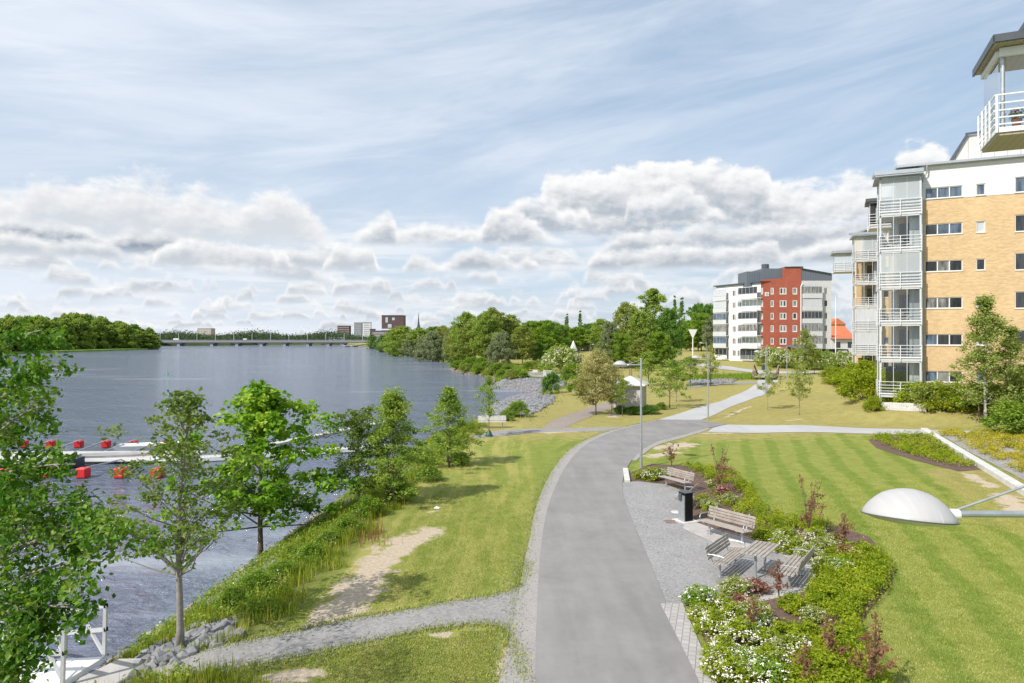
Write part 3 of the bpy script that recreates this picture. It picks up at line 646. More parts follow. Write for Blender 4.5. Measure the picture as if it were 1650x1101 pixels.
LF = dict(
    near=leafmat('leaf_near', [(.04, .12, .010), (.075, .19, .014), (.14, .28, .025), (.34, .42, .12)]),
    sapl=leafmat('leaf_sapling', [(.075, .13, .022), (.125, .205, .032), (.20, .28, .05), (.34, .38, .14)]),
    maple=leafmat('leaf_maple', [(0.061, 0.173, 0.012), (0.137, 0.3, 0.018), (0.258, 0.439, 0.029), (0.485, 0.578, 0.073)]),
    alder=leafmat('leaf_alder', [(0.111, 0.203, 0.032), (0.197, 0.313, 0.046), (0.321, 0.426, 0.072), (0.468, 0.527, 0.107)]),
    mid=leafmat('leaf_mid', [(0.131, 0.214, 0.035), (0.222, 0.328, 0.054), (0.34, 0.441, 0.081), (0.496, 0.566, 0.138)]),
    olive=leafmat('leaf_olive', [(0.154, 0.206, 0.042), (0.234, 0.29, 0.057), (0.342, 0.394, 0.083), (0.468, 0.506, 0.15)]),
    dark=leafmat('leaf_dark', [(0.053, 0.128, 0.025), (0.104, 0.219, 0.035), (0.161, 0.308, 0.049), (0.265, 0.41, 0.074)]),
    bright=leafmat('leaf_bright', [(0.092, 0.184, 0.016), (0.161, 0.287, 0.025), (0.253, 0.38, 0.04), (0.368, 0.46, 0.069)]),
    grey=leafmat('leaf_willow', [(0.138, 0.178, 0.086), (0.207, 0.253, 0.127), (0.299, 0.345, 0.196), (0.414, 0.448, 0.299)]),
    tan=leafmat('leaf_tan', [(.23, .24, .085), (.35, .34, .13), (.47, .44, .20), (.58, .53, .29)]),
    gold=leafmat('leaf_gold', [(.24, .26, .025), (.40, .38, .035), (.54, .47, .05), (.64, .54, .09)]),
    lime=leafmat('leaf_lime', [(0.12, 0.2, 0.01), (0.24, 0.33, 0.014), (0.36, 0.42, 0.022), (0.46, 0.48, 0.04)]),
    red=leafmat('leaf_red', [(.16, .07, .045), (.26, .12, .08), (.38, .20, .13), (.26, .25, .07)]),
    birch=leafmat('leaf_birch', [(.15, .22, .04), (.24, .32, .06), (.34, .40, .11), (.48, .50, .22)]),
    grass=leafmat('grass_blade', [(0.117, 0.184, 0.018), (0.208, 0.287, 0.026), (0.338, 0.38, 0.054), (0.494, 0.46, 0.12)]),
    weed=leafmat('weed_leaf', [(0.081, 0.173, 0.022), (0.162, 0.274, 0.029), (0.275, 0.389, 0.043), (0.405, 0.475, 0.086)]),
)
M_WFLO = simple('petal_white', (.86, .82, .70), .8, .06, 20)
M_CREAM = simple('petal_cream', (.62, .60, .40), .8, .1, 20)
M_PINK = simple('petal_pink', (.62, .34, .34), .8, .2, 20)

def put(root, px=None, py=None, loc=None, scale=(1, 1, 1), rz=None, label=None, cat='tree', group=None, first=[set()]):
    """first use moves the prototype itself; later uses copy the thing and its parts"""
    key = root.name
    o = root if key not in first[0] else copy_tree(root); first[0].add(key)
    o.location = loc if loc is not None else G(px, py)
    o.scale = scale; o.rotation_euler.z = random.random() * 6.28 if rz is None else rz
    o['label'] = label; o['category'] = cat
    if group: o['group'] = group
    elif 'group' in o.keys(): del o['group']
    return o
random.seed(4)
def fit(root, hh, ww, px, py, top, wpx, **k):
    """root of nominal height hh and crown width ww, standing at pixel (px,py), crown top at pixel row top, wpx wide"""
    p = G(px, py); s = p.y / FPX; sz = (py - top) * s / hh; sx = wpx * s / ww
    return put(root, loc=p, scale=(sx, sx, sz), **k)
# --- left foreground
def big_left():
    rng = np.random.default_rng(7); root = empty('tree', (0, 0, 0))
    base = Vector((-8.6, 8.6, h1(-8.6, 8.6)))
    def AP(px, py, d): return np.array([(px - CXP) / FPX * d, d, CAMH - (py - HYP) * d / FPX])
    # clumps along boughs that reach into the view
    boughs = [((-40, 690, 8.6), (40, 590, 8.2), (96, 588, 8.0), .34), ((-60, 640, 8.8), (0, 540, 8.6), (68, 532, 8.3), .32), ((-60, 760, 8.5), (30, 650, 8.3), (78, 655, 8.1), .36), ((-80, 800, 8.6), (20, 745, 8.2), (122, 748, 7.9), .28),
              ((-60, 900, 8.4), (100, 800, 8.0), (262, 880, 7.8), .36), ((-60, 930, 8.4), (110, 830, 7.9), (205, 850, 7.7), .36), ((-40, 860, 8.4), (60, 800, 8.0), (130, 810, 8.0), .45), ((-60, 980, 8.2), (60, 900, 8.0), (165, 905, 7.8), .5),
              ((-60, 1010, 8.), (60, 960, 7.8), (140, 985, 7.6), .38), ((-60, 900, 8.6), (20, 870, 8.2), (90, 880, 8.0), .6), ((-60, 1080, 7.8), (10, 1040, 7.6), (50, 1050, 7.5), .42), ((-60, 970, 8.), (20, 960, 7.8), (60, 1000, 7.8), .6),
              ((-90, 700, 9), (-20, 640, 8.8), (20, 610, 8.6), .4), ((-90, 800, 9), (-30, 760, 8.8), (45, 772, 8.3), .4), ((-60, 1120, 7.8), (-10, 1100, 7.5), (20, 1112, 7.4), .4), ((-60, 860, 8.6), (0, 830, 8.4), (50, 838, 8.4), .5),
              ((-80, 760, 9), (-30, 700, 8.9), (10, 700, 8.6), .42), ((-40, 1000, 8.2), (70, 985, 8.0), (120, 1000, 7.9), .35)]
    P = []; O = []; tb = MB()
    for a, b, c, r in boughs:
        r = r * .86
        A, B, C_ = AP(*a), AP(*b), AP(*c); n = 16
        pts = [(1 - q) ** 2 * A + 2 * q * (1 - q) * (B * 1.0) + q * q * C_ for q in np.linspace(0, 1, 7)]
        tb.tube(pts, [.035, .028, .022, .017, .012, .009, .005], 6, cap=False)
        for k in range(n):
            q = rng.uniform(.25, 1.0); cen = (1 - q) ** 2 * A + 2 * q * (1 - q) * B + q * q * C_ + rng.normal(size=3) * r * np.array([.55, .9, .55]) * (1.15 - q * .6)
            m_ = rng.integers(24, 60); off = rng.normal(size=(m_, 3)) * r * .25; P.append(cen + off); O.append(off / r)
            if k % 2 == 0: tb.tube([pts[int(q * 6)], (pts[int(q * 6)] + cen) / 2 + rng.normal(size=3) * .03, cen], [.010, .007, .003], 4, cap=False)
    # the rest of the crown, outside the picture
    Cc, P2, off2 = crown_pts(rng, 2.2, 8.0, 2.5, 'round', 110, .55, 60, .2, .7, .4)
    P2 = P2 + np.array([base.x - .9, base.y + .6, base.z]); m_ = ((P2[:, 0] / P2[:, 1]) < -.775); P.append(P2[m_]); O.append(off2[m_])
    P = np.vstack(P); O = np.vstack(O)
    V, Fq = leaf_quads(rng, P, .074, .45, O, .66, .3)
    loc = np.array(base)
    tb.tube([base + Vector((-.9, .6, -.2)), base + Vector((-.85, .6, 1.5)), base + Vector((-.9, .5, 4)), base + Vector((-.8, .5, 6.8))], [.17, .14, .10, .04], 9)
    for a, b, c, r in boughs:
        A = AP(*a); z0 = max(base.z + 1.4, A[2] - 1.2); tb.tube([(base.x - .87, base.y + .55, z0), ((base.x - .87 + A[0]) / 2, (base.y + .55 + A[1]) / 2, (z0 + A[2]) / 2 + .1), A], [.06, .05, .035], 6, cap=False)
    tb.xf = Matrix.Translation(-base); tb.build('trunk', M_BARKG, root, smooth=True)
    np_obj('crown', V - loc, Fq, LF['near'], root); root.location = base
    tag(root, 'large leafy tree at the left edge of the photo above the boat ramp', 'tree')
big_left()
sap = tree_mesh(11, 5.9, 2.3, 1.25, 'egg', 130, 40, .088, .29, .075, LF['sapl'], M_BARKG, limbs=60, lumps=.5, flat=.55, inner=.7, lean=(.12, 0), name='young_tree')
fit(sap, 5.9, 2.5, 290, 1048, 636, 215, rz=.4, label='slender young tree with a bare grey trunk standing by the rocks at the gravel path')
mp = tree_mesh(12, 5.6, 1.5, 1.75, 'egg', 140, 76, .125, .36, .08, LF['maple'], M_BARK, limbs=40, lumps=.65, inner=.6, up=.8, aspect=.9, name='maple_tree')
fit(mp, 5.6, 3.5, 420, 905, 626, 215, rz=1., label='bright green maple with broad leaves on the grassy bank right of the slender tree')
al = tree_mesh(13, 5.0, .5, 1.5, 'cone', 200, 72, .085, .28, .06, LF['alder'], M_BARK, limbs=40, lumps=.35, stems=3, inner=.5, name='alder_tree')
al2 = tree_mesh(14, 4.4, .35, 1.5, 'cone', 175, 66, .085, .27, .05, LF['alder'], M_BARK, limbs=40, lumps=.5, stems=3, inner=.5, name='alder_tree')
al3 = tree_mesh(15, 4.4, 1.0, 1.1, 'spire', 130, 56, .088, .26, .05, LF['sapl'], M_BARKG, limbs=40, lumps=.5, inner=.55, name='alder_tree')
fit(al3, 4.4, 2.2, 578, 822, 663, 100, label='thin open alder with a straight bare stem, left of the dense bank alder')
fit(al, 5.0, 3.0, 634, 812, 636, 148, label='tallest dense green alder in the middle of the bank thicket', cat='tree')
fit(al2, 4.4, 3.0, 724, 752, 626, 112, label='bushy alder at the far bank end before the white bench', cat='tree')
yt = tree_mesh(16, 4.3, 1.5, 1.0, 'egg', 60, 42, .10, .28, .035, LF['alder'], M_BARK, limbs=30, lumps=.5, inner=.7, name='young_tree')
fit(yt, 4.3, 2.0, 788, 703, 609, 46, label='young tree with a green watering bag in front of the white riverside bench')
yt2 = tree_mesh(17, 4.2, 1.6, 1.2, 'round', 60, 44, .11, .32, .04, LF['birch'], M_BARKG, limbs=26, lumps=.35, inner=.6, name='young_tree')
yt3 = tree_mesh(18, 4.2, 1.3, 1.5, 'dome', 80, 48, .12, .34, .045, LF['alder'], M_BARK, limbs=26, lumps=.35, inner=.6, name='young_tree')
tanm = tree_mesh(19, 6.0, 1.3, 2.1, 'oval', 150, 90, .13, .42, .07, LF['tan'], M_BARK, limbs=50, lumps=.2, inner=.5, name='young_tree')
fit(tanm, 6.0, 4.2, 960, 669, 568, 76, label='tan brownish bushy tree left of the small white kiosk')
fit(tanm, 6.0, 4.2, 986, 662, 590, 44, label='smaller tan tree just behind the left side of the white kiosk')
fit(yt, 4.3, 2.0, 1003, 671, 612, 38, label='small leafy tree directly in front of the white kiosk wall')
fit(yt3, 4.2, 3.0, 1079, 658, 582, 66, label='round green tree on the dry lawn right of the white kiosk')
fit(yt2, 4.2, 2.4, 1090, 648, 590, 40, label='slim tree just behind the round green tree right of the kiosk')
fit(yt2, 4.2, 2.4, 1288, 669, 590, 46, label='young tree alone on the dry lawn, right of the two street lamps')
fit(yt2, 4.2, 2.4, 1237, 660, 592, 34, label='young tree growing beside the third lamp post along the path')
fit(tree_mesh(20, 6, 1.6, 1.6, 'egg', 60, 44, .14, .4, .06, LF['olive'], M_BARK, limbs=36, lumps=.5, inner=.6, flat=.4, name='young_tree', droop=.2), 6, 3.2, 1145, 622, 557, 42, label='olive green tree with drooping twigs behind the second street lamp')
fit(yt3, 4.2, 3.0, 1045, 622, 568, 60, label='yellow-green tree on the lawn behind the kiosk roof')
fit(yt3, 4.2, 3.0, 1112, 622, 575, 50, label='low yellow-green tree by the dry stony ditch')
bi = tree_mesh(21, 9.0, 1.6, 1.9, 'cone', 190, 60, .13, .42, .09, LF['birch'], M_BIRCHB, limbs=60, lumps=.5, inner=.7, name='birch_tree', droop=.15, trunk_top=.95)
fit(bi, 9.0, 3.8, 1588, 679, 480, 112, label='tall white-barked birch tied between two stakes in front of the yellow brick building', cat='tree')
fit(bi, 9.0, 3.8, 1628, 672, 528, 92, rz=2., label='shorter white-barked birch right of the staked birch', cat='tree')
fit(al2, 4.4, 3.0, 1648, 662, 590, 70, rz=2., label='dark green shrubby tree at the right photo edge by the yellow building', cat='tree')
fit(tree_mesh(22, 8, .8, 2.2, 'egg', 100, 60, .2, .6, .1, LF['olive'], M_BARK, limbs=30, lumps=.4, name='tree'), 8, 4.4, 1297, 604, 534, 40, label='conical olive tree in front of the red and white apartment block')
fit(yt3, 4.2, 3.0, 1312, 603, 565, 36, label='small green tree right of the conical olive tree by the shrub hedge')
# --- riverside wood and park trees
D1 = tree_mesh(31, 16, 1.6, 5.4, 'oval', 250, 84, .36, 1.05, .22, LF['mid'], M_BARK, limbs=24, lumps=.35, name='tree')
D2 = tree_mesh(32, 16, 2.6, 4.6, 'oval', 220, 74, .36, .95, .2, LF['olive'], M_BARKG, limbs=24, lumps=.4, name='tree')
D3 = tree_mesh(33, 14, 1.8, 5.8, 'round', 230, 80, .36, 1.05, .22, LF['dark'], M_BARK, limbs=20, lumps=.3, name='tree')
D4 = tree_mesh(34, 9, 1.2, 4.4, 'dome', 190, 90, .30, .8, .18, LF['grey'], M_BARK, limbs=18, lumps=.22, name='willow_tree')
D5 = tree_mesh(35, 18, 2.5, 3.8, 'oval', 230, 66, .36, .85, .2, LF['mid'], M_BARKG, limbs=30, lumps=.55, name='tree')
D6 = tree_mesh(36, 14, 1.6, 5.0, 'round', 220, 78, .36, .95, .2, LF['bright'], M_BARK, limbs=20, lumps=.35, name='tree')
PO = tree_mesh(37, 20, 1.0, 1.25, 'column', 130, 50, .38, .6, .2, LF['dark'], M_BARK, limbs=6, lumps=.2, name='poplar_tree')
CO = tree_mesh(38, 16, 1.5, 2.4, 'cone', 170, 56, .4, .6, .2, LF['dark'], M_BARK, limbs=10, lumps=.3, name='conifer_tree')
NOM = {id(D1): (16, 10.8), id(D2): (16, 9.2), id(D3): (14, 11.6), id(D4): (9, 8.8), id(D5): (18, 7.6), id(D6): (14, 10), id(PO): (20, 2.6), id(CO): (16, 4.8)}
NAMES = {id(D1): ('mid green broad tree', 'D1')}
def ft(root, px, d, py_top, wpx, label, group=None, z=None, cat='tree'):
    h_, w_ = NOM[id(root)]; x = (px - CXP) / FPX * d; z0 = h1(x, d) if z is None else z
    top = CAMH - (py_top - HYP) * d / FPX
    hh_ = max(2., top - z0); sx = wpx * d / FPX / w_
    return put(root, loc=(x, d, z0), scale=(sx, sx, hh_ / h_), label=label, group=group, cat=cat)
# riverside row from the headland back to the town
row = [(D3, 866, 172, 553, 30, 'bright-sided dark tree at the near right end of the riverside wood'), (D2, 842, 168, 527, 34, 'olive tree with a pale trunk on the near point of the riverside wood'),
       (D4, 808, 166, 540, 44, 'broad grey-green willow on the riverbank in front of the tall olive trees'), (D1, 783, 190, 505, 44, 'tall mid green tree above the grey-green willow'), (D2, 795, 196, 500, 46, 'tallest olive tree at the top of the riverside wood'),
       (D2, 765, 200, 517, 38, 'narrow olive tree left of the tallest riverside tree'), (D1, 752, 205, 506, 44, 'green tree with a flat crown left of the narrow olive tree'), (D2, 738, 215, 524, 36, 'olive tree with a low leaning crown near the willows'),
       (D1, 822, 200, 510, 44, 'green tree behind the willow, right of the tallest olive tree'), (D6, 858, 215, 518, 50, 'bright green round tree behind the riverside point'), (D4, 725, 235, 536, 26, 'small greyish tree between the big willow and the olive row'),
       (D4, 697, 268, 538, 46, 'big round pale willow leaning over the shore'), (D4, 680, 285, 546, 26, 'small pale willow left of the big round willow'), (D4, 664, 330, 539, 34, 'round willow further along the shore'), (D1, 650, 345, 528, 50, 'dense green tree rising behind the far willows'),
       (D1, 636, 380, 536, 34, 'green tree next to the brick museum tower foot'), (D3, 617, 430, 541, 20, 'dark small tree at the museum wall'), (D1, 676, 330, 530, 34, 'green tree between the two far willows'), (D2, 715, 300, 527, 30, 'olive tree behind the orange-roofed house'),
       (D6, 880, 205, 517, 42, 'round bright green tree above the white flowering bush'), (D3, 893, 220, 522, 40, 'dark green tree left of the first poplars'), (D3, 600, 560, 540, 14, 'little dark tree on the town quay')]
for r, px, d, tp, wd, lb in row: ft(r, px, d, tp, wd * (1.22 if r is not D4 else 1.08), lb)
for px, d, tp, wd, r in ((908, 240, 526, 36, D2), (930, 235, 528, 34, D6), (951, 240, 522, 36, D3), (968, 225, 516, 34, D1), (985, 215, 528, 36, D6), (1130, 240, 505, 36, D6), (1150, 235, 512, 34, D4), (1112, 250, 517, 34, D6), (1098, 240, 525, 30, D6), (1168, 225, 540, 24, D3),
                          (1142, 255, 492, 34, D3), (1125, 262, 491, 34, D3), (700, 420, 527, 30, D3), (868, 330, 523, 40, D1), (905, 330, 528, 40, D1), (1075, 300, 520, 30, D3), (940, 330, 525, 34, D3)):
    ft(r, px, d, tp, wd * 1.25, 'leafy background tree at the rear edge of the park', 'background trees closing the park')
for px, d, tp, wd, lb in ((914, 330, 506, 5.2, 'left poplar spire of the nearer pair above the tree line'), (935, 320, 501, 6, 'right poplar spire of the pair above the tree line'), (1087, 330, 477, 6, 'left of the two tall poplar spires beside the big park trees'), (1099, 320, 480, 8, 'right of the two tall poplar spires beside the big park trees'), (911, 340, 512, 3, 'shortest poplar spire, beside the left one above the tree line')):
    ft(PO, px, d, tp, wd, lb)
big = [(D4, 983, 150, 524, 34, 'grey-green leafy tree at the left foot of the big park trees'), (D2, 1010, 160, 492, 50, 'left big tree of the tall group behind the kiosk'), (D5, 1052, 165, 468, 50, 'tallest park tree with a ragged pointed top behind the kiosk'), (D1, 1031, 155, 505, 46, 'mid green tree in front of the tallest park tree'),
       (D3, 1080, 158, 500, 42, 'dark green egg-shaped tree at the right of the tall park group'), (D6, 1062, 150, 535, 36, 'dark-footed green tree low in the tall park group'), (D6, 1000, 148, 538, 34, 'low green tree left in the tall park group'), (D2, 1030, 146, 548, 30, 'low olive tree at the foot of the tall park group')]
for r, px, d, tp, wd, lb in big: ft(r, px, d, tp, wd * 1.15, lb)
# island wood: individual big trees
rg = random.Random(5)
D7 = tree_mesh(39, 22, 0.5, 8.0, 'dome', 270, 60, .95, 1.7, .3, LF['mid'], M_BARK, limbs=4, lumps=.3, name='tree')
D8 = tree_mesh(40, 22, 0.5, 8.0, 'dome', 270, 60, .95, 1.7, .3, LF['olive'], M_BARK, limbs=4, lumps=.3, name='tree')
D9 = tree_mesh(44, 22, 0.5, 8.0, 'dome', 270, 60, .95, 1.7, .3, LF['dark'], M_BARK, limbs=4, lumps=.3, name='tree')
NOM[id(D7)] = NOM[id(D8)] = NOM[id(D9)] = (22, 16)
def isl_top(px): return np.interp(px, [-40, 0, 40, 90, 120, 150, 175, 200, 225, 245, 252], [512, 512, 512, 514, 506, 508, 519, 518, 524, 534, 548])
for row_, dd in ((0, 0), (1, 26), (2, 60)):
    for k in range(13 if row_ < 2 else 11):
        px = -30 + k * 23 + rg.uniform(-5, 5) - row_ * 7
        if px > 243: px = 243
        d = 405 + (px - 15) * .62 + dd + rg.uniform(-6, 6); tp = isl_top(px) + rg.uniform(-2, 4) + (3 if row_ == 0 else 0) + (5 if row_ == 0 and k % 2 else 0)
        ft(rg.choice([D7, D7, D9]), px, d, tp, rg.uniform(30, 42) * (1 if px < 225 else .7), 'big round-crowned tree in the dense wood on the river island', 'trees on the river island', z=-1.8)
iv = [(px_, d_) for px_, d_ in ((-120, 380), (0, 393), (60, 407), (160, 462), (225, 512), (255, 556), (250, 700), (-120, 800), (-300, 500))]
ip = [((px_ - CXP) / FPX * d_, d_) for px_, d_ in iv]
mb = MB(); mb.prism(ip, WATER - 2, WATER + 1.1); o = mb.build('island', simple('island_grass', (.22, .32, .05), .95, .3, .1)); S(o)
# ---------------------------------------------------------------- hard materials
M_GALV = simple('galvanised_steel', (.46, .49, .51), .42, .12, 9, metal=.65)
M_WHITE = simple('white_paint', (.78, .78, .76), .5, .05, 4)
M_LAMPW = None
m, t, out = new_mat('lamp_shell'); p = t.coord('Object')
strk = t.noise(t.mapping(p, (20, 2.5, 1.0)), 1.0, 4, .6); big = t.noise(p, 3, 3, .5)
principled(t, out, t.ramp(t.math('ADD', t.math('MULTIPLY', strk, .75), t.math('MULTIPLY', big, .25)), [(.40, (.44, .425, .415)), (.58, (.47, .455, .445)), (.66, (.54, .53, .52)), (.72, (.72, .71, .69))]), .6, None); M_SHELL = m
M_LENS = simple('lamp_lens', (.55, .56, .56), .2, .05, 3)
M_BLACK = simple('black_metal', (.006, .006, .007), .6, .2, 6, spec=.2)
M_DARKG = simple('dark_grey_metal', (.075, .085, .095), .45, .15, 4)
M_RED = simple('red_plastic', (.62, .018, .02), .45, .12, 5)
M_GREENP = simple('green_plastic', (.03, .085, .07), .5, .2, 6)
m, t, out = new_mat('weathered_wood'); p = t.coord('Object')
gn = t.noise(t.mapping(p, (2.2, 30, 30)), 1.4, 5, .65); g2 = t.noise(p, 2.2, 3, .6)
principled(t, out, t.ramp(t.math('ADD', t.math('MULTIPLY', gn, .65), t.math('MULTIPLY', g2, .35)), [(.32, (.20, .165, .135)), (.52, (.37, .325, .28)), (.7, (.50, .455, .405))]), .85, t.bump(gn, .35, .004)); M_WOOD = m
M_WOODD = simple('brown_timber', (.24, .165, .13), .85, .25, 4, bump=.3)

# ---------------------------------------------------------------- street lamps
def make_lamp():
    r = empty('street_lamp', (0, 0, 0))
    b = MB(); b.tube([(0, 0, -.1), (0, 0, 1.2), (0, 0, 1.21), (0, 0, 5.75)], [.075, .075, .058, .05], 14); b.tube([(0, 0, 5.74), (0, 0, 5.77)], [.056, .05], 14); b.box((.0, -.072, .62), (.09, .012, .34)); b.build('pole', M_GALV, r, smooth=False)
    b = MB(); b.tube([(0, 0, 5.42), (-.72, 0, 5.42)], .030, 12); b.tube([(0, 0, 5.70), (-.68, 0, 5.455)], .011, 8); b.tube([(0, 0, 5.36), (0, 0, 5.48)], .066, 14); b.build('arm', M_GALV, r)
    b = MB(); b.tube([(-.665, 0, 5.415), (-.80, 0, 5.415)], [.047, .050], 16); b.build('collar', M_WHITE, r, smooth=False)
    b = MB(); prof = [(.375, 0), (.377, .010), (.366, .035), (.345, .07), (.315, .11), (.275, .15), (.225, .19), (.165, .222), (.10, .243), (.045, .253), (0.001, .255)]; TL = Matrix.Translation((-1.105, 0, 5.385)) @ Matrix.Rotation(R(5), 4, 'Y') @ Matrix.Rotation(R(-7.5), 4, 'X') @ Matrix.Translation((1.105, 0, -5.385)); b.xf = TL
    b.lathe(prof, 48, (-1.105, 0, 5.385)); sh = b.build('shade', M_SHELL, r, smooth=True)
    b = MB(TL); b.lathe([(.0008, -.055), (.15, -.05), (.28, -.032), (.366, -.004), (.381, 0), (.381, .010)], 48, (-1.105, 0, 5.38)); ln = b.build('lens', M_LENS, sh, smooth=True)
    b = MB(TL); b.lathe([(.379, -.006), (.387, -.003), (.387, .004), (.379, .006)], 48, (-1.105, 0, 5.385)); b.build('rim', M_DARKG, sh)
    return r
lamp = make_lamp()
near = lamp; near.location = (4.665, 6.1, -.10); near.rotation_euler.z = R(-1.5)
tag(near, 'nearest street lamp, its large white domed head close to the camera above the lawn', 'street lamp', None)
for (px, py, lb, hs) in ((1033, 753, 'street lamp standing in front of the kiosk beside the bench plaza', 1.0), (1141, 675, 'street lamp on the dry lawn corner where the side path branches off', 1.0), (1234, 637, 'street lamp with a young tree at its foot, near the footbridge', 1.0)):
    c = copy_tree(lamp); p = G(px, py); c.location = p; c.rotation_euler.z = 0; c['label'] = lb
    k = {1033: 753 - 578, 1141: 675 - 571, 1234: 637 - 563}[px] * p.y / FPX / 5.75; c.scale = (k, k, k)
for (px, py, hh, lb) in ((1268, 614, 56, 'street lamp right of the footbridge in front of the flowering hedge'), (1236, 609, 53, 'far street lamp half hidden behind the one near the footbridge'), (1138, 589, 38, 'distant lamp on the far path left of the white apartment block'), (951, 574, 20, 'small distant lamp right of the white tent roof'), (878, 572, 18, 'small distant lamp left of the white tent roof'), (935, 580, 18, 'tiny pale post lamp below the white tent roof')):
    c = copy_tree(lamp); p = G(px, py); k = hh * p.y / FPX / 5.75; c.location = p; c.scale = (k * 1.15, k * 1.15, k); c.rotation_euler.z = 0 if px > 1000 else R(180); c['label'] = lb

# ---------------------------------------------------------------- benches and table
def make_bench(L=1.85, wood=None, arms=True, white=False):
    wood = wood or M_WOOD
    r = empty('park_bench', (0, 0, 0))
    s = MB()
    for i in range(5): s.box((0, -.26 + i * .098, .445 - .006 * i), (L, .078, .032))
    s.build('seat', wood, r, bevel=.006)
    b = MB(); ang = R(16)
    for i in range(4):
        zc = .53 + i * .092; b.box((0, .235 + (zc - .45) * math.tan(ang), zc), (L, .028, .078))
    o = b.build('backrest', wood, r, bevel=.006)
    for sx in (-1, 1):
        x = sx * (L / 2 - .28)
        g = MB(); g.tube([(x, 0.0, -.05), (x, 0.0, .40)], .036, 12); g.bar((x, -.30, .415), (x, .22, .398), .05, .02); g.bar((x, .215, .40), (x, .39, .88), .045, .014); g.lathe([(.001, .012), (.09, .012), (.09, 0)], 14, (x, 0, 0)); g.build('leg', M_GALV, r)
    if arms:
        for sx in (-1, 1):
            x = sx * (L / 2 - .06); g = MB()
            g.tube([(x, -.20, .44), (x, -.235, .55), (x, -.20, .635), (x, -.10, .66), (x, .08, .665), (x, .27, .655)], .014, 8); g.build('armrest', M_GALV if not white else M_WHITE, r)
    return r
bench = make_bench()
def bench_at(o, x, y, face, lb, sc=1.0, group=None):
    """face = direction the sitter looks at"""
    o.location = (x, y, h1(x, y) + .03); o.rotation_euler.z = math.atan2(face[1], face[0]) + math.pi / 2; o.scale = (sc, sc, sc); relabel(o, lb); o['category'] = 'bench'; return o
bench_at(bench, 7.30, 23.35, (-.82, -.57), 'long slatted bench on the plaza edge between the black bin and the picnic table', 1.04)
bench_at(copy_tree(bench), 7.45, 31.1, (-.87, -.49), 'farthest plaza bench, beside the white flowers and the lamp post', .95)
bench_at(copy_tree(bench), 7.05, 27.8, (-.88, .47), 'bench seen end-on just behind the black bin', .95)
bench_at(copy_tree(bench), 6.35, 20.1, (.80, -.60), 'slatted bench on the left side of the picnic table')
bench_at(copy_tree(bench), 7.98, 19.25, (-.817, .577), 'slatted bench on the right side of the picnic table, by the flower bed')
tb_ = empty('picnic_table', (0, 0, 0)); b = MB()
for i in range(6): b.box((0, -.30 + i * .12, .725), (1.45, .10, .035))
b.build('table_top', M_WOOD, tb_, bevel=.006)
for sx in (-1, 1):
    g = MB(); g.tube([(sx * .45, 0, -.05), (sx * .45, 0, .69)], .038, 12); g.bar((sx * .45, -.30, .695), (sx * .45, .30, .695), .05, .02); g.lathe([(.001, .012), (.09, .012), (.09, 0)], 14, (sx * .45, 0, 0)); g.build('leg', M_GALV, tb_)
tb_.location = (7.22, 19.85, h1(7.2, 19.9) + .03); tb_.rotation_euler.z = math.atan2(.8, .6); tag(tb_, 'slatted wooden picnic table between two facing benches', 'table')
# white riverside bench
wb = make_bench(2.1, M_CONC, arms=False, white=True); p = G(793, 690); bench_at(wb, p.x, p.y, (.05, -1), 'white bench at the top of the riverbank behind the small staked tree', 1.05)
# far bench and stone block
fb = copy_tree(wb); p = G(860, 604); bench_at(fb, p.x, p.y, (-.9, -.4), 'small far bench on the gravel terrace above the stony cove', 1.0)
b = MB(); b.box((0, 0, .42), (1.7, 1.1, .84)); b.box((0, 0, .90), (1.85, 1.25, .12)); b.box((-.95, 0, .5), (.25, 1.0, 1.0)); o = b.build('stone_block', M_CONC, bevel=.04); o.location = G(885, 605.5) - Vector((0, 0, .05)); tag(o, 'pale boxy stone grill block on the far gravel terrace', 'stone block')
# litter bin
r = empty('litter_bin', G(1105, 840), R(25), 'tall black litter bin with a grey side, standing on a pale slab', 'litter bin')
b = MB(); b.box((0, 0, .56), (.36, .40, 1.06)); b.build('body', M_BLACK, r, bevel=.012)
b = MB(); b.box((-.20, 0, .53), (.03, .36, .94)); b.build('side_panel', M_GALV, r)
b = MB(); b.box((-.235, .02, .93), (.10, .13, .26)); b.box((0, 0, 1.105), (.40, .44, .03)); b.build('lid', M_DARKG, r, bevel=.008)
b = MB(); b.box((0, 0, .02), (.72, .72, .05)); b.build('base_slab', M_CONC, r)
p = G(1080, 842); b = MB()
for i in range(7): b.box((-.17 + i * .057, 0, .03), (.03, .34, .02))
b.box((0, .18, .03), (.42, .03, .024)); b.box((0, -.18, .03), (.42, .03, .024)); o = b.build('drain_grate', M_WOODD); o.location = p; tag(o, 'rusty square drain grate in the plaza gravel left of the bin', 'drain')
p = G(1090, 826); b = MB(); b.lathe([(.001, .035), (.2, .035), (.22, .02)], 24); o = b.build('manhole_cover', M_CONC); o.location = p; tag(o, 'small pale utility cover in the gravel behind the drain grate', 'cover')
# watering bag
b = MB(); b.lathe([(.26, 0), (.28, .05), (.20, .22), (.12, .38), (.08, .46), (.05, .48)], 14); o = b.build('watering_bag', M_GREENP, smooth=True); o.location = G(788, 703.5); tag(o, 'dark green watering bag around the foot of the small riverside tree', 'bag')
for k, (dx, lb) in enumerate(((-.55, 'left thin dark stake beside the white birch trunk'), (.55, 'right thin dark stake beside the white birch trunk'))):
    p = G(1588, 679); b = MB(); b.tube([(0, 0, -.1), (0, 0, 1.35)], .035, 7); o = b.build('tree_stake', M_WOODD); o.location = p + Vector((dx, -.1, 0)); tag(o, lb, 'stake')
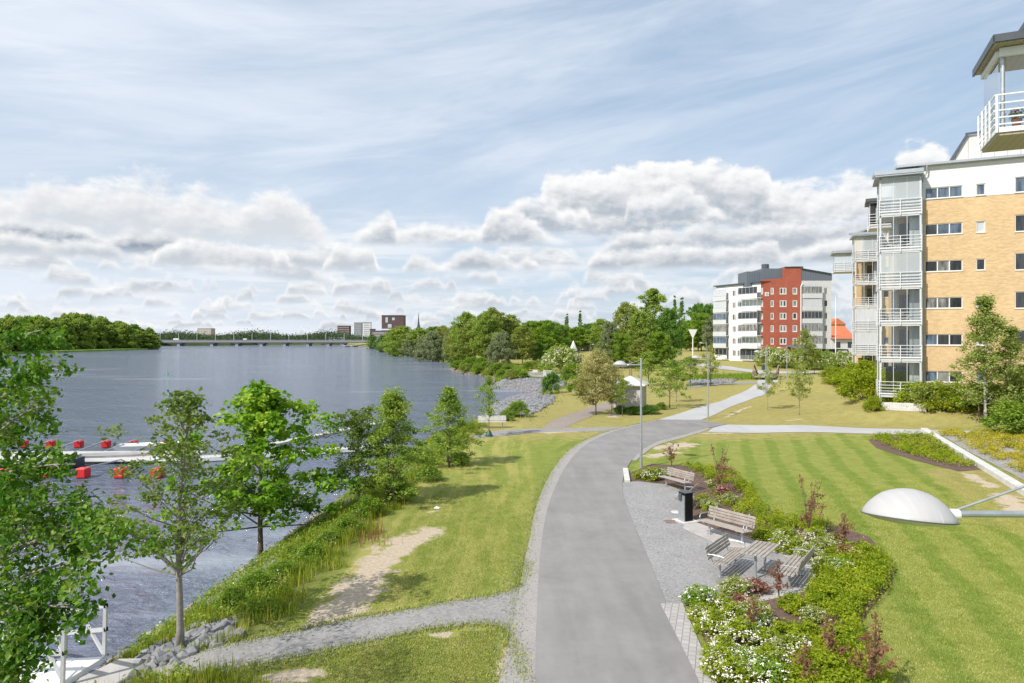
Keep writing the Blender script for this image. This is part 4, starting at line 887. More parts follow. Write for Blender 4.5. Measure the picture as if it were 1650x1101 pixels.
# ---------------------------------------------------------------- kiosk
M_PLANK, t, out = new_mat('kiosk_planks'); p = t.coord('Object'); wv = t.new('ShaderNodeTexWave', bands_direction='X'); t.put(wv.inputs[0], t.coord('Object')); wv.inputs['Scale'].default_value = 1.6
sz = t.new('ShaderNodeSeparateXYZ'); t.l.new(p, sz.inputs[0]); dirtk = t.math('MULTIPLY', t.sstep(t.noise(p, 5, 6, .8), .48, .68), t.lin(sz.outputs[2], 0, 2.3, .75, .08))
principled(t, out, t.mix(dirtk, t.mix(t.sstep(wv.outputs[1], .06, .0), (.56, .53, .49), (.2, .18, .16)), (.20, .14, .11)), .9)
r = empty('kiosk', (0, 0, 0)); c0_ = G(1034, 660.5); a = R(20); cen = c0_ + Vector((-math.cos(a) * 1.35 + math.sin(a) * 1.35, math.sin(a) * 1.35 + math.cos(a) * 1.35, 0))
r.location = cen; r.rotation_euler.z = -a; tag(r, 'small square white kiosk with a low pyramid roof and slatted vent, shrubs at its foot', 'kiosk')
b = MB(); b.box((0, 0, 1.18), (2.66, 2.66, 2.6)); b.build('wall', M_PLANK, r)
b = MB()
for sx in (-1, 1):
    for sy in (-1, 1): b.box((sx * 1.31, sy * 1.31, 1.2), (.16, .16, 2.58))
b.build('corner_trim', M_WHITE, r)
b = MB(); E = 1.75; b.add([(-E, -E, 2.45), (E, -E, 2.45), (E, E, 2.45), (-E, E, 2.45), (0, 0, 3.3)], [(0, 1, 4), (1, 2, 4), (2, 3, 4), (3, 0, 4), (3, 2, 1, 0)]); b.add([(-E, -E, 2.36), (E, -E, 2.36), (E, E, 2.36), (-E, E, 2.36), (-E, -E, 2.448), (E, -E, 2.448), (E, E, 2.448), (-E, E, 2.448)], [(0, 1, 5, 4), (1, 2, 6, 5), (2, 3, 7, 6), (3, 0, 4, 7), (3, 2, 1, 0)])
rf = b.build('roof', M_CONC, r); b = MB()
for i in range(6): b.box((0, 0, 3.38 + i * .125), (.30, .30, .05))
for sx in (-1, 1): b.box((sx * .1, 0, 3.6), (.03, .03, .9))
b.build('vent', M_WOODD, rf)
# ---------------------------------------------------------------- inverted triangle, tent, flagpole, footbridge, bin
p = G(1117, 577); d = p.y; u_ = d / FPX; b = MB(); r = empty('triangle_sign', p, 0, 'big white downward-pointing triangle on a white pole before the dark trees', 'sign')
b.add([(-8 * u_, -.12, 46 * u_), (6.5 * u_, -.12, 46 * u_), (-.6 * u_, -.12, 31 * u_), (-8 * u_, .12, 46 * u_), (6.5 * u_, .12, 46 * u_), (-.6 * u_, .12, 31 * u_)], [(0, 1, 2), (5, 4, 3), (0, 3, 4, 1), (1, 4, 5, 2), (2, 5, 3, 0)]); b.build('panel', M_WHITE, r)
b = MB(); b.tube([(-.6 * u_, 0, -.2), (-.6 * u_, 0, 31 * u_)], .9 * u_, 8); b.build('pole', M_WHITE, r)
x, y = AT(924, 230, 560)[:2]; b = MB(); z0 = CAMH - 5 * y / FPX; zt = CAMH + (544 - 549.5) * y / FPX
b = MB(); q = 7 * y / FPX; zb = CAMH - (565 - 544) * y / FPX; zt = CAMH - (549.5 - 544) * y / FPX
r = empty('tent', (x, y, h1(x, y)), 0, 'white pointed tent roof above the bushes, before the long dark building', 'tent'); zr = h1(x, y)
b.lathe([(q, zb - zr), (.15, zt - zr), (.001, zt - zr + .1)], 10); b.build('canopy', M_WHITE, r); b = MB()
for j in range(4): b.tube([(q * .8 * math.cos(j * 1.57 + .6), q * .8 * math.sin(j * 1.57 + .6), -.2), (q * .8 * math.cos(j * 1.57 + .6), q * .8 * math.sin(j * 1.57 + .6), zb - zr + .4)], .12, 6)
b.build('frame', M_WHITE, r)
# long dark low building
p0, p1 = AT(872, 250, 558), AT(958, 262, 558); L = (p1 - p0).length; r = empty('low_building', (p0.x, p0.y, h1(p0.x, p0.y)), math.atan2(p1.y - p0.y, p1.x - p0.x), 'long low building with a dark flat roof behind the tent', 'building')
zt = CAMH - (557 - 544) * 250 / FPX - r.location.z; b = MB(); b.bb(0, L, 0, 8, -1, zt - 1.6); b.build('wall', simple('brown_wall', (.17, .13, .13), .8), r); b = MB(); b.bb(-.4, L + .4, -.5, 8.4, zt - 1.6, zt); b.build('roof', M_DARKG, r)
b = MB(); b.bb(L * .28, L * .34, 2, 3.4, zt, zt + 1.5); b.build('chimney', M_GALV, r)
r = empty('flagpole', (0, 0, 0), 0, 'tall thin white flagpole between the red block and the yellow building', 'flagpole'); p = AT(1346.5, 150, 590); r.location = (p.x, p.y, 1.2); b = MB(); b.tube([(0, 0, -.2), (0, 0, CAMH + (544 - 478) * 150 / FPX - 1.2)], [.11, .07], 8); b.build('pole', M_WHITE, r); b = MB(); b.lathe([(.12, 0), (.12, .15), (.001, .2)], 8, (0, 0, CAMH + (544 - 478) * 150 / FPX - 1.2)); b.build('finial', M_WHITE, r)
fbp, fbq = G(1228, 616), G(1240, 602); ax = (fbq - fbp); ax.z = 0; Lb = ax.length; ax.normalize(); nrm_ = Vector((ax.y, -ax.x, 0)); cen = (fbp + fbq) / 2; cen.z = max(fbp.z, fbq.z)
r = empty('footbridge', cen, math.atan2(ax.y, ax.x), 'small brown timber footbridge with leaning triangular side frames at the end of the pale path', 'footbridge')
Lb = max(6, min(Lb, 9)); b = MB(); b.box((0, 0, .05), (Lb, 3.2, .14)); b.build('deck', M_WOOD, r)
for sy in (-1, 1):
    b = MB(); y_ = sy * 1.75
    b.bar((-Lb / 2, y_, .1), (-.6, y_ * 1.15, 1.9), .2, .22); b.bar((Lb / 2, y_, .1), (.6, y_ * 1.15, 1.9), .2, .22); b.bar((-.8, y_ * 1.15, 1.85), (.8, y_ * 1.15, 1.85), .22, .22); b.bar((-Lb / 2, y_, .75), (Lb / 2, y_, .75), .1, .12)
    for k in range(5): b.bar((-Lb / 2 + .6 + k * (Lb - 1.2) / 4, y_, .0), (-Lb / 2 + .6 + k * (Lb - 1.2) / 4, y_ * 1.1, 1.0), .1, .1)
    b.build('railing', M_WOODD, r)
p = G(1231, 600); r = empty('waste_bin', p, 0, 'dark green bin on a post in front of the hedge by the far path', 'litter bin'); b = MB(); b.box((0, 0, .85), (.75, .55, .9)); b.build('body', M_GREENP, r); b = MB(); b.tube([(0, 0, -.1), (0, 0, .42)], .07, 6); b.build('post', M_BLACK, r)
b = MB(); b.add([(-.14, -.05, 0), (.10, -.10, 0), (.15, .08, 0), (-.08, .10, 0), (.0, .0, .07), (-.05, .04, .05)], [(0, 1, 4), (1, 2, 4), (2, 3, 5, 4), (3, 0, 5), (0, 4, 5), (0, 3, 2, 1)]); o = b.build('paper_scrap', M_WHITE); o.location = G(704, 820) + Vector((0, 0, .03)); tag(o, 'crumpled white paper scrap lying on the left lawn', 'litter')

# ---------------------------------------------------------------- marina
def boxr(b, c, d, rz=0): b.box(c, d, rz)
dk = empty('floating_dock', (0, 0, 0), 0, 'long pale floating dock between the two rows of red mooring floats', 'dock')
A0, A1 = WPT(-60, 735, -2.1), WPT(320, 733, -2.1); dd = (A1 - A0).normalized(); rz = math.atan2(dd.y, dd.x); dk.location = (A0.x, A0.y, WATER); dk.rotation_euler.z = rz; Ld_ = (A1 - A0).length
M_DECK, t, out = new_mat('dock_boards'); p = t.coord('Object'); wv = t.new('ShaderNodeTexWave', bands_direction='X'); t.put(wv.inputs[0], p); wv.inputs['Scale'].default_value = 1.5
principled(t, out, t.mix(t.sstep(wv.outputs[1], .1, .0), t.ramp(t.noise(p, 3, 4, .6), [(.3, (.52, .49, .45)), (.7, (.64, .61, .57))]), (.2, .18, .16)), .8)
b = MB(); b.bb(0, Ld_, -1.6, 1.6, .36, .46); b.build('deck', M_DECK, dk)
b = MB()
for k in range(int(Ld_ / 6)): b.bb(k * 6 + .4, k * 6 + 4.6, -1.45, 1.45, -.35, .36)
b.build('float', M_CONCW, dk); b = MB(); b.bb(0, Ld_, -1.68, -1.6, .22, .44); b.bb(0, Ld_, 1.6, 1.68, .22, .44); b.build('edge_beam', M_WHITE, dk)
def mooring(px, py, tx, ty, lb, sz_=.62):
    p = WPT(px, py, WATER); r = empty('mooring_float', p, 0, lb, 'mooring float', 'red mooring floats along the dock')
    q = WPT(tx, ty, WATER + .4); k = q - p; ang = math.atan2(k.y, k.x); r.rotation_euler.z = ang
    b = MB(); b.box((0, 0, .34), (sz_ * .95, sz_ * 1.0, sz_ * .95)); b.build('float', M_RED, r, bevel=.07)
    b = MB(); b.bar((-.3, 0, .64), (k.length, 0, .42), .09, .09); b.build('boom', M_GALV, r)
for i, px in enumerate((-8, 38, 82, 127, 171, 215, 262)): mooring(px, 722, px - 50, 729, 'red float of the far row, %s' % ('hidden at the far left behind the tree', 'behind the tree leaves at the left', 'leftmost one clear of the tree', 'second one clear of the tree', 'third one clear of the tree', 'fourth one clear of the tree', 'rightmost one beside the pale boat')[i])
for i, px in enumerate((12, 72, 134, 195, 254)): mooring(px, 770, px + 62, 741, 'red float of the near row, %s' % ('behind the tree at the photo edge', 'beside the dark motor boat', 'leftmost one in clear water', 'second one in clear water', 'partly behind the slender young tree')[i], .70)
def make_boat(lb, p, rz, L, W, hullm, rim, cab=True):
    r = empty('boat', p, rz, lb, 'boat'); b = MB(); st = [(-.5, .8, .0), (-.2, 1, 0), (.15, .95, 0), (.38, .6, .06), (.5, .03, .14)]; vs = []; 
    for q, w_, e in st:
        for (a_, z_) in ((-1, .62), (-.75, .05), (0, -.2), (.75, .05), (1, .62)): vs.append((q * L, a_ * w_ * W / 2, z_ + e))
    fs = [(i * 5 + j, (i + 1) * 5 + j, (i + 1) * 5 + j + 1, i * 5 + j + 1) for i in range(4) for j in range(4)] + [(0, 1, 2, 3, 4)]
    b.add(vs, fs); b.build('hull', hullm, r, smooth=False)
    b = MB(); b.add([(q * L * .96, a_ * w_ * W / 2 * .93, .50 + e) for q, w_, e in st for a_ in (-1, 1)], [(i * 2, i * 2 + 2, i * 2 + 3, i * 2 + 1) for i in range(4)]); b.build('deck', rim, r)
    if cab:
        b = MB(); b.prism([(-.1 * L, -.33 * W), (.1 * L, -.3 * W), (.17 * L, 0), (.1 * L, .3 * W), (-.1 * L, .33 * W)], .52, 1.05); b.build('cabin', M_WHITE, r, bevel=.06)
        b = MB(); b.add([(.10 * L, -.3 * W, 1.05), (.17 * L, 0, 1.05), (.10 * L, .3 * W, 1.05), (.04 * L, -.27 * W, 1.42), (.09 * L, 0, 1.42), (.04 * L, .27 * W, 1.42)], [(0, 1, 4, 3), (1, 2, 5, 4)]); b.build('windscreen', M_BLACK, r)
    b = MB(); b.box((-.52 * L, 0, .62), (.22, .24, .5)); b.build('outboard_motor', M_DARKG, r, bevel=.06); return r
M_HULLD = simple('hull_dark', (.06, .065, .08), .35)
make_boat('dark motor boat with a white cabin moored at the left end of the dock', WPT(70, 757, WATER), rz + .45, 5.0, 2.0, M_HULLD, M_CONCW)
make_boat('pale open boat moored behind the right end of the dock', WPT(258, 727, WATER), rz + .25, 6.5, 2.1, M_WHITE, M_CONC, False)
make_boat('grey open boat on the near side of the dock', WPT(196, 744, WATER), rz + .2, 6.0, 1.7, M_CONCW, M_GALV, False)
gw = empty('floating_walkway', (0, 0, 0), 0, 'narrow pale floating walkway slanting out on the river behind the alders', 'walkway'); a, c = WPT(440, 713, -2.2), WPT(650, 672, -2.2); k = c - a; gw.location = (a.x, a.y, WATER); gw.rotation_euler.z = math.atan2(k.y, k.x)
b = MB(); b.bb(0, k.length, -.45, .45, .12, .22); b.build('deck', M_DECK, gw); b = MB(); b.bb(0, k.length, -.4, .4, -.3, .12); b.build('float', M_WHITE, gw)
gw = empty('floating_walkway', (0, 0, 0), 0, 'short pale walkway joining the dock to the bank behind the alders', 'walkway'); a, c = WPT(320, 736, -2.1), WPT(640, 716, -2.1); k = c - a; gw.location = (a.x, a.y, WATER); gw.rotation_euler.z = math.atan2(k.y, k.x)
b = MB(); b.bb(0, k.length, -.5, .5, .26, .34); b.build('deck', M_DECK, gw); b = MB(); b.bb(0, k.length, -.56, -.5, .1, .38); b.bb(0, k.length, .5, .56, .1, .38); b.build('edge_beam', M_WHITE, gw)
r = empty('channel_buoy', WPT(270, 603), 0, 'tiny green pole buoy alone on the open river', 'buoy'); b = MB(); b.lathe([(.26, -.2), (.28, .2), (.11, .3), (.07, .95), (.001, 1.05)], 10); b.build('body', simple('buoy_green', (.05, .55, .12), .5), r)
# gangway with railings at the lower left
r = empty('gangway', (0, 0, 0), 0, 'white railed gangway sloping from the concrete ramp down to the water', 'gangway')
P1 = WPT(168, 1062, -.34); P2 = WPT(101, 1104, -.34); mid_ = (P1 + P2) / 2; r.location = mid_
dv = Vector((-.80, .60, -.30)); Lg = 6.5; h1v = P1 - mid_; h2v = P2 - mid_
h1v.z = .05; h2v.z = .05
b = MB(); e = dv * Lg; b.add([h1v, h2v, h2v + e, h1v + e, h1v - Vector((0, 0, .12)), h2v - Vector((0, 0, .12)), h2v + e - Vector((0, 0, .12)), h1v + e - Vector((0, 0, .12))], [(0, 1, 2, 3), (7, 6, 5, 4), (0, 4, 5, 1), (1, 5, 6, 2), (2, 6, 7, 3), (3, 7, 4, 0)]); b.build('deck', M_WHITE, r)
M_ALU = simple('aluminium_rail', (.60, .60, .59), .4, .08, 5, metal=.3)
for s_ in (h1v, h2v):
    b = MB()
    for k in range(4):
        q = s_ + dv * (k * Lg / 3); b.bar(q, q + Vector((.03, 0, 1.15)), .07, .07)
        if k < 3: b.bar(q + Vector((0, 0, .05)), q + dv * (.9) + Vector((0, 0, .75)), .06, .06)
    for hh_ in (1.15, .62): b.bar(s_ + Vector((.03, 0, hh_)), s_ + e + Vector((0, 0, hh_)), .09, .08)
    b.build('railing', M_ALU, r)
    for hh_ in (1.15, .62): b = MB(); b.bar(s_ + Vector((.03, 0, hh_)) - dv * .03, s_ + Vector((.03, 0, hh_)) - dv * .0, .085, .085); b.build('end_cap', M_BLACK, r)
# ---------------------------------------------------------------- buildings
def brick(name, c1, c2, mort, bw=.25, rh=.075, scale=1.):
    m, t, out = new_mat(name); p = t.coord('Object'); s = t.new('ShaderNodeSeparateXYZ'); t.l.new(p, s.inputs[0])
    c = t.new('ShaderNodeCombineXYZ'); t.put(c.inputs[0], t.math('ADD', s.outputs[0], s.outputs[1])); t.put(c.inputs[1], s.outputs[2])
    b = t.new('ShaderNodeTexBrick'); t.put(b.inputs[0], c.outputs[0]); b.inputs['Scale'].default_value = 1; b.inputs['Brick Width'].default_value = bw; b.inputs['Row Height'].default_value = rh; b.inputs['Mortar Size'].default_value = .009
    b.inputs['Bias'].default_value = -.1
    b.inputs['Color1'].default_value = (*c1, 1); b.inputs['Color2'].default_value = (*c2, 1); b.inputs['Mortar'].default_value = (*mort, 1)
    n = t.noise(t.mapping(c.outputs[0], (.9, 5, 1)), 1.3, 5, .7); n2 = t.noise(p, .35, 4, .6)
    col = t.mix(t.math('MULTIPLY', t.sstep(n, .45, .7), .5), b.outputs[0], tuple(x * .72 for x in c1)); col = t.mix(t.math('MULTIPLY', t.sstep(n2, .4, .7), .22), col, tuple(min(1, x * 1.3) for x in c2))
    principled(t, out, col, .9, t.bump(b.outputs[1], -.3, .01)); return m
M_YBR = brick('yellow_brick', (.54, .355, .165), (.69, .485, .25), (.56, .45, .32))
M_RBR = brick('red_brick', (.33, .078, .045), (.42, .11, .065), (.36, .15, .10), .5, .16)
def siding(name, c, per=.2, axis='Z', dark=.55):
    m, t, out = new_mat(name); w_ = t.new('ShaderNodeTexWave', bands_direction=axis); w_.wave_profile = 'SAW'; t.put(w_.inputs[0], t.coord('Object')); w_.inputs['Scale'].default_value = .314 / per
    n = t.noise(t.coord('Object'), 1.5, 4, .6)
    col = t.mix(t.sstep(w_.outputs[1], .12, .0), t.ramp(n, [(.3, tuple(x * .93 for x in c)), (.7, c)]), tuple(x * dark for x in c)); principled(t, out, col, .6, t.bump(w_.outputs[1], .4, .02)); return m
M_SIDE = siding('white_siding', (.78, .77, .75), .24, 'Z', .45)
M_ZINC = siding('dark_zinc', (.135, .155, .185), .6, 'X', .5)
M_PENT = siding('pale_cladding', (.62, .58, .54), .9, 'X', .6)
M_SOFF = siding('ribbed_soffit', (.42, .36, .26), .22, 'X', .45)
M_WREN = simple('white_render', (.78, .78, .76), .85, .05, 1.5)
M_GREN = simple('grey_render', (.56, .56, .56), .85, .06, 1.5)
M_BGREY = simple('balcony_grey', (.56, .57, .57), .5, .08, 3)
M_BWHITE = simple('balcony_white', (.76, .76, .75), .5, .05, 3)
M_FRAME = simple('window_frame_white', (.70, .67, .63), .5, .04, 4)
def pane_mat(name, c, rough=.06, var=.5):
    m, t, out = new_mat(name); p = t.coord('Object'); n = t.noise(t.mapping(p, (2.5, 2.5, .5)), 1.2, 3, .6)
    principled(t, out, t.ramp(n, [(.35, tuple(x * (1 - var) for x in c)), (.65, tuple(min(1, x * (1 + var)) for x in c))]), rough, spec=.7); return m
M_PDARK = pane_mat('pane_dark', (.035, .04, .045)); M_PGREY = pane_mat('pane_curtain', (.20, .20, .19), .12, .6); M_PBLIND = pane_mat('pane_blind', (.52, .54, .56), .2, .06); M_PBLUE = pane_mat('pane_blue', (.10, .14, .19))
m, t, out = new_mat('clear_glass'); tr = t.new('ShaderNodeBsdfTransparent'); tr.inputs[0].default_value = (.86, .90, .90, 1); gl = t.new('ShaderNodeBsdfGlossy'); gl.inputs['Roughness'].default_value = .02; lw_ = t.new('ShaderNodeLayerWeight'); lw_.inputs[0].default_value = .25
mx = t.new('ShaderNodeMixShader'); t.put(mx.inputs[0], t.lin(lw_.outputs[0], 0, 1, .10, .8)); t.l.new(tr.outputs[0], mx.inputs[1]); t.l.new(gl.outputs[0], mx.inputs[2]); t.l.new(mx.outputs[0], out.inputs[0]); M_GLASS = m
m, t, out = new_mat('frosted_glass'); tr = t.new('ShaderNodeBsdfTransparent'); tr.inputs[0].default_value = (.8, .85, .86, 1); df_ = t.new('ShaderNodeBsdfPrincipled'); df_.inputs['Base Color'].default_value = (.60, .64, .66, 1); df_.inputs['Roughness'].default_value = .2
mx = t.new('ShaderNodeMixShader'); mx.inputs[0].default_value = .62; t.l.new(tr.outputs[0], mx.inputs[1]); t.l.new(df_.outputs[0], mx.inputs[2]); t.l.new(mx.outputs[0], out.inputs[0]); M_FROST = m
M_TILE = siding('orange_tiles', (.62, .17, .07), .35, 'X', .6)
RB = random.Random(3)
def wall_open(b, P, u0, u1, v0, v1, rects, dep=.14, top=None):
    """wall sheet in plane P(u,v,d) with real openings; top(u) optional sloped top"""
    us = sorted({u0, u1, *[r[0] for r in rects], *[r[1] for r in rects]}); vs = sorted({v0, v1, *[r[2] for r in rects], *[r[3] for r in rects]})
    for i in range(len(us) - 1):
        for j in range(len(vs) - 1):
            a, c, e, f = us[i], us[i + 1], vs[j], vs[j + 1]
            if any(r[0] <= a + 1e-6 and r[1] >= c - 1e-6 and r[2] <= e + 1e-6 and r[3] >= f - 1e-6 for r in rects): continue
            if top and j == len(vs) - 2: b.add([P(a, e, 0), P(c, e, 0), P(c, top(c), 0), P(a, top(a), 0)], [(0, 1, 2, 3)])
            else: b.add([P(a, e, 0), P(c, e, 0), P(c, f, 0), P(a, f, 0)], [(0, 1, 2, 3)])
    for a, c, e, f in rects:
        for (p_, q_) in (((a, e), (c, e)), ((c, e), (c, f)), ((c, f), (a, f)), ((a, f), (a, e))):
            b.add([P(*p_, 0), P(*q_, 0), P(*q_, dep), P(*p_, dep)], [(0, 1, 2, 3)])
def window(parent, P, r, lights, pmats, dep=.10, fw=.065, sill=True):
    a, c, e, f = r; b = MB()
    def bx(a_, c_, e_, f_, d0=dep - .05, d1=dep + .03): 
        b.add([P(x_, y_, z_) for z_ in (d0, d1) for x_, y_ in ((a_, e_), (c_, e_), (c_, f_), (a_, f_))], [(0, 1, 2, 3), (7, 6, 5, 4), (0, 4, 5, 1), (1, 5, 6, 2), (2, 6, 7, 3), (3, 7, 4, 0)])
    bx(a, c, e, e + fw); bx(a, c, f - fw, f); bx(a, a + fw, e + fw, f - fw); bx(c - fw, c, e + fw, f - fw); n = len(lights)
    xs_ = [a + fw]; tot = c - a - 2 * fw
    for l in lights: xs_.append(xs_[-1] + tot * l / sum(lights))
    for x_ in xs_[1:-1]: bx(x_ - fw * .6, x_ + fw * .6, e + fw, f - fw)
    if sill: bx(a - .04, c + .04, e - .05, e - .002, -.05, dep)
    o = b.build('window', M_FRAME, parent)
    for k in range(n):
        x0_ = xs_[k] + (fw * .6 if k else 0); x1_ = xs_[k + 1] - (fw * .6 if k < n - 1 else 0)
        g = MB(); g.add([P(x0_, e + fw, dep + .01), P(x1_, e + fw, dep + .01), P(x1_, f - fw, dep + .01), P(x0_, f - fw, dep + .01)], [(0, 1, 2, 3)]); g.build('pane', RB.choice(pmats), o)
    return o
def balcony(parent, X, x0, x1, y0, y1, zb, zt, glaze='frost', rail='bars', slabm=None, left=True, rail_h=1.1, thick=.22, npan=3, back=True, floorm=None):
    """X: matrix placing the local frame (front at y0, facing -y)"""
    slabm = slabm or M_BGREY; b = MB(X); b.bb(x0, x1, y0, y1, zb, zb + thick); o = b.build('balcony', slabm, parent)
    g = MB(X); zr = zb + thick + rail_h - .05; yf = y0 - .06
    if rail == 'bars':
        for zz_ in (zr, zr - .28, zr - .52, zr - .76): g.bb(x0 - .05, x1 + .05, yf - .02, yf + .02, zz_ - .022, zz_ + .022); g.bb(x0 - .07, x0 - .03, yf, y1, zz_ - .02, zz_ + .02)
        for k in range(3): xx = x0 + (x1 - x0) * k / 2; g.bb(xx - .03, xx + .03, yf - .04, yf - .0, zb - .05, zr + .02)
        for k in range(1, 3): yy_ = y0 + (y1 - y0) * k / 2; g.bb(x0 - .09, x0 - .05, yy_ - .03, yy_ + .03, zb - .05, zr)
        g.bb(x0 - .05, x1 + .05, yf - .015, yf + .015, zb + thick + .02, zb + thick + .14)
        g.build('railing', M_BWHITE if slabm is not M_BGREY else simple('rail_grey', (.66, .67, .68), .4, .06, 4), o)
    else:
        g.bb(x0 - .03, x1 + .03, yf - .03, yf + .03, zb, zr - .12); g.bb(x0 - .06, x1 + .06, yf - .05, yf + .05, zr - .04, zr); g.bb(x0 - .05, x0 + .01, yf + .03, y1, zb, zr - .12)
        g.build('railing', slabm, o)
    fr = MB(X)
    for k in range(npan + 1): xx = x0 + .04 + (x1 - x0 - .08) * k / npan; fr.bb(xx - .02, xx + .02, y0 + .04, y0 + .08, zr - .9, zt - .02)
    fr.bb(x0, x1, y0 + .03, y0 + .09, zt - .1, zt); fr.bb(x0 + .02, x0 + .08, y0 + .1, y1, zt - .1, zt)
    fr.build('glazing_frame', slabm, o)
    gg = MB(X); gm = {'frost': M_FROST, 'clear': M_GLASS, 'dark': M_PDARK, 'grey': M_PGREY, 'blind': M_PBLIND, 'blue': M_PBLUE}[glaze]; zl = zb + thick + .02
    gg.add([(x0 + .05, y0 + .06, zl), (x1 - .02, y0 + .06, zl), (x1 - .02, y0 + .06, zt - .1), (x0 + .05, y0 + .06, zt - .1)], [(0, 1, 2, 3)])
    if left: gg.add([(x0 + .04, y1, zl), (x0 + .04, y0 + .08, zl), (x0 + .04, y0 + .08, zt - .1), (x0 + .04, y1, zt - .1)], [(0, 1, 2, 3)])
    gg.build('glass', gm, o); return o
I4 = Matrix.Identity(4)
def furniture(parent, X, x0, x1, y, z, k):
    """balcony furniture belongs to the flat: table and chairs seen through the rail"""
    b = MB(X)
    b.lathe([(.001, .72), (.36, .72), (.36, .68), (.03, .68), (.03, 0)], 14, ((x0 + x1) / 2, y, z))
    b.build('round_table', M_WHITE if k % 2 else M_WOODD, parent)
    for sx in (-1, 1):
        c = MB(X); cx_ = (x0 + x1) / 2 + sx * .75
        c.box((cx_, y, z + .44), (.44, .44, .05)); c.box((cx_ + sx * .2, y, z + .72), (.05, .42, .5))
        for a_ in (-.18, .18):
            for e_ in (-.18, .18): c.box((cx_ + a_, y + e_, z + .21), (.04, .04, .42))
        c.build('chair', M_WHITE if k % 2 else M_DARKG, parent)

def yellow_block(lbl, org, ang, glz, ncol=2, extra=0.):
    r = empty('apartment_building', org, ang, lbl, 'apartment building')
    P = lambda u_, v_, d_: (u_, d_, v_)
    cols = [(.13, 2.73, 0, .9, (1, 1, 1)), (3.63, 4.24, 0, .9, (1,)), (6.14, 7.5, -.10, 1.32, (1, 1)), (9.2, 9.8, 0, .9, (1,)), (11.2, 13.8, 0, .9, (1, 1, 1))]
    rects = []; hi = []
    for k in range(5):
        zb = 13.18 - 2.97 * k
        for a_, c_, o_, h_, l_ in cols: rects.append((a_, c_, zb + o_, zb + o_ + h_, l_))
    for a_, c_, o_, h_, l_ in cols: hi.append((a_, c_, 16.12 + max(o_, 0) + (.0), 17.02 + (.3 if h_ > 1 else 0), l_))
    b = MB(); wall_open(b, P, 0, 16, -1.5, 16.04, [q[:4] for q in rects], .14)
    b.bb(-.02, -.0, .02, 12, -1.5, 16.04); b.bb(-1.7, -.03, 1.1, 12, -1.5, 16.04); b.bb(15.98, 16, .02, 12, -1.5, 16.04); b.bb(0, 16, 11.9, 12, -1.5, 16.04)
    b.build('brick_wall', M_YBR, r)
    b = MB(); wall_open(b, lambda u_, v_, d_: (u_, d_ - .03, v_), -.02, 16.02, 16.04, 18.78, [q[:4] for q in hi], .16)
    b.bb(-.05, -.03, -.03, 12, 16.04, 18.78); b.bb(-1.75, -.05, 1.05, 12, 16.04, 18.78); b.build('siding', M_SIDE, r)
    for q in rects: window(r, P, q[:4], q[4], [M_PDARK, M_PDARK, M_PDARK, M_PGREY, M_PBLUE] if len(q[4]) != 1 else [M_PBLIND, M_PBLUE, M_PDARK])
    for q in hi: window(r, lambda u_, v_, d_: (u_, d_ - .03, v_), q[:4], q[4], [M_PBLUE])
    b = MB(); b.add([(-1.9, -.45, 18.80), (16.4, -.45, 18.80), (16.4, 12.3, 20.0), (-1.9, 12.3, 20.0), (-1.9, -.45, 18.98), (16.4, -.45, 18.98), (16.4, 12.3, 20.2), (-1.9, 12.3, 20.2)], [(3, 2, 1, 0), (4, 5, 6, 7), (0, 1, 5, 4), (1, 2, 6, 5), (2, 3, 7, 6), (3, 0, 4, 7)])
    rf = b.build('roof', M_GALV, r)
    # set-back attic storey
    b = MB(); zt = 21.9; b.add([(2.2, 3.5, 19.2), (16, 3.5, 19.2), (16, 11, 19.2), (2.2, 11, 19.2), (3.6, 3.5, zt - .1), (16, 3.5, zt + .5), (16, 11, zt + .5), (3.6, 11, zt - .1)], [(0, 1, 5, 4), (1, 2, 6, 5), (2, 3, 7, 6), (3, 0, 4, 7), (4, 5, 6, 7)]); at_ = b.build('attic', M_PENT, r)
    b = MB(); b.add([(2.0, 3.3, 19.25), (2.2, 3.3, 19.25), (3.65, 3.3, zt), (3.45, 3.3, zt), (2.0, 11, 19.25), (2.2, 11, 19.25), (3.65, 11, zt), (3.45, 11, zt)], [(0, 1, 2, 3), (7, 6, 5, 4), (0, 3, 7, 4), (3, 2, 6, 7)]); b.bar((3.4, 3.35, zt), (16, 3.35, zt + .62), .12, .16); b.build('roof_edge', M_DARKG, at_)
    b = MB(); b.tube([(9.0, 1.5, 19.2), (9.0, 1.5, 19.9)], .22, 10); b.box((9.0, 1.5, 19.3), (1.2, .8, .35)); b.build('roof_vent', M_BLACK, rf)
    # balcony tower
    x0, x1, y0, y1 = -3.15, -.18, -.9, 2.6
    for k, g_ in enumerate(glz):
        zb = 14.87 - 2.97 * k; zt_ = zb + 2.97 if k else 17.95
        bo = balcony(r, I4, x0, x1, y0, y1, zb, zt_ - (.02 if k else 0), g_[0])
        if g_[1]: furniture(bo, I4, x0, x1, .3, zb + .24, k)
        if g_[0] == 'clear':
            c = MB(); c.bb(x1 - .75, x1 - .05, .2, .28, zb + .25, zt_ - .15); c.bb(x0 + 1.0, x0 + 1.5, 1.2, 1.26, zb + .25, zt_ - .15); c.build('curtain', M_PBLIND, bo)
    b = MB(); b.bb(x0 - .35, x1 + .1, y0 - .45, y1 + .2, 18.0, 18.12); b.add([(x0 - .4, y0 - .5, 18.12), (x1 + .1, y0 - .5, 18.12), (x1 + .1, y1 + .3, 18.7), (x0 - .4, y1 + .3, 18.7), (x0 - .4, y0 - .5, 18.42), (x1 + .1, y0 - .5, 18.42), (x1 + .1, y1 + .3, 18.95), (x0 - .4, y1 + .3, 18.95)], [(3, 2, 1, 0), (4, 5, 6, 7), (0, 1, 5, 4), (1, 2, 6, 5), (2, 3, 7, 6), (3, 0, 4, 7)])
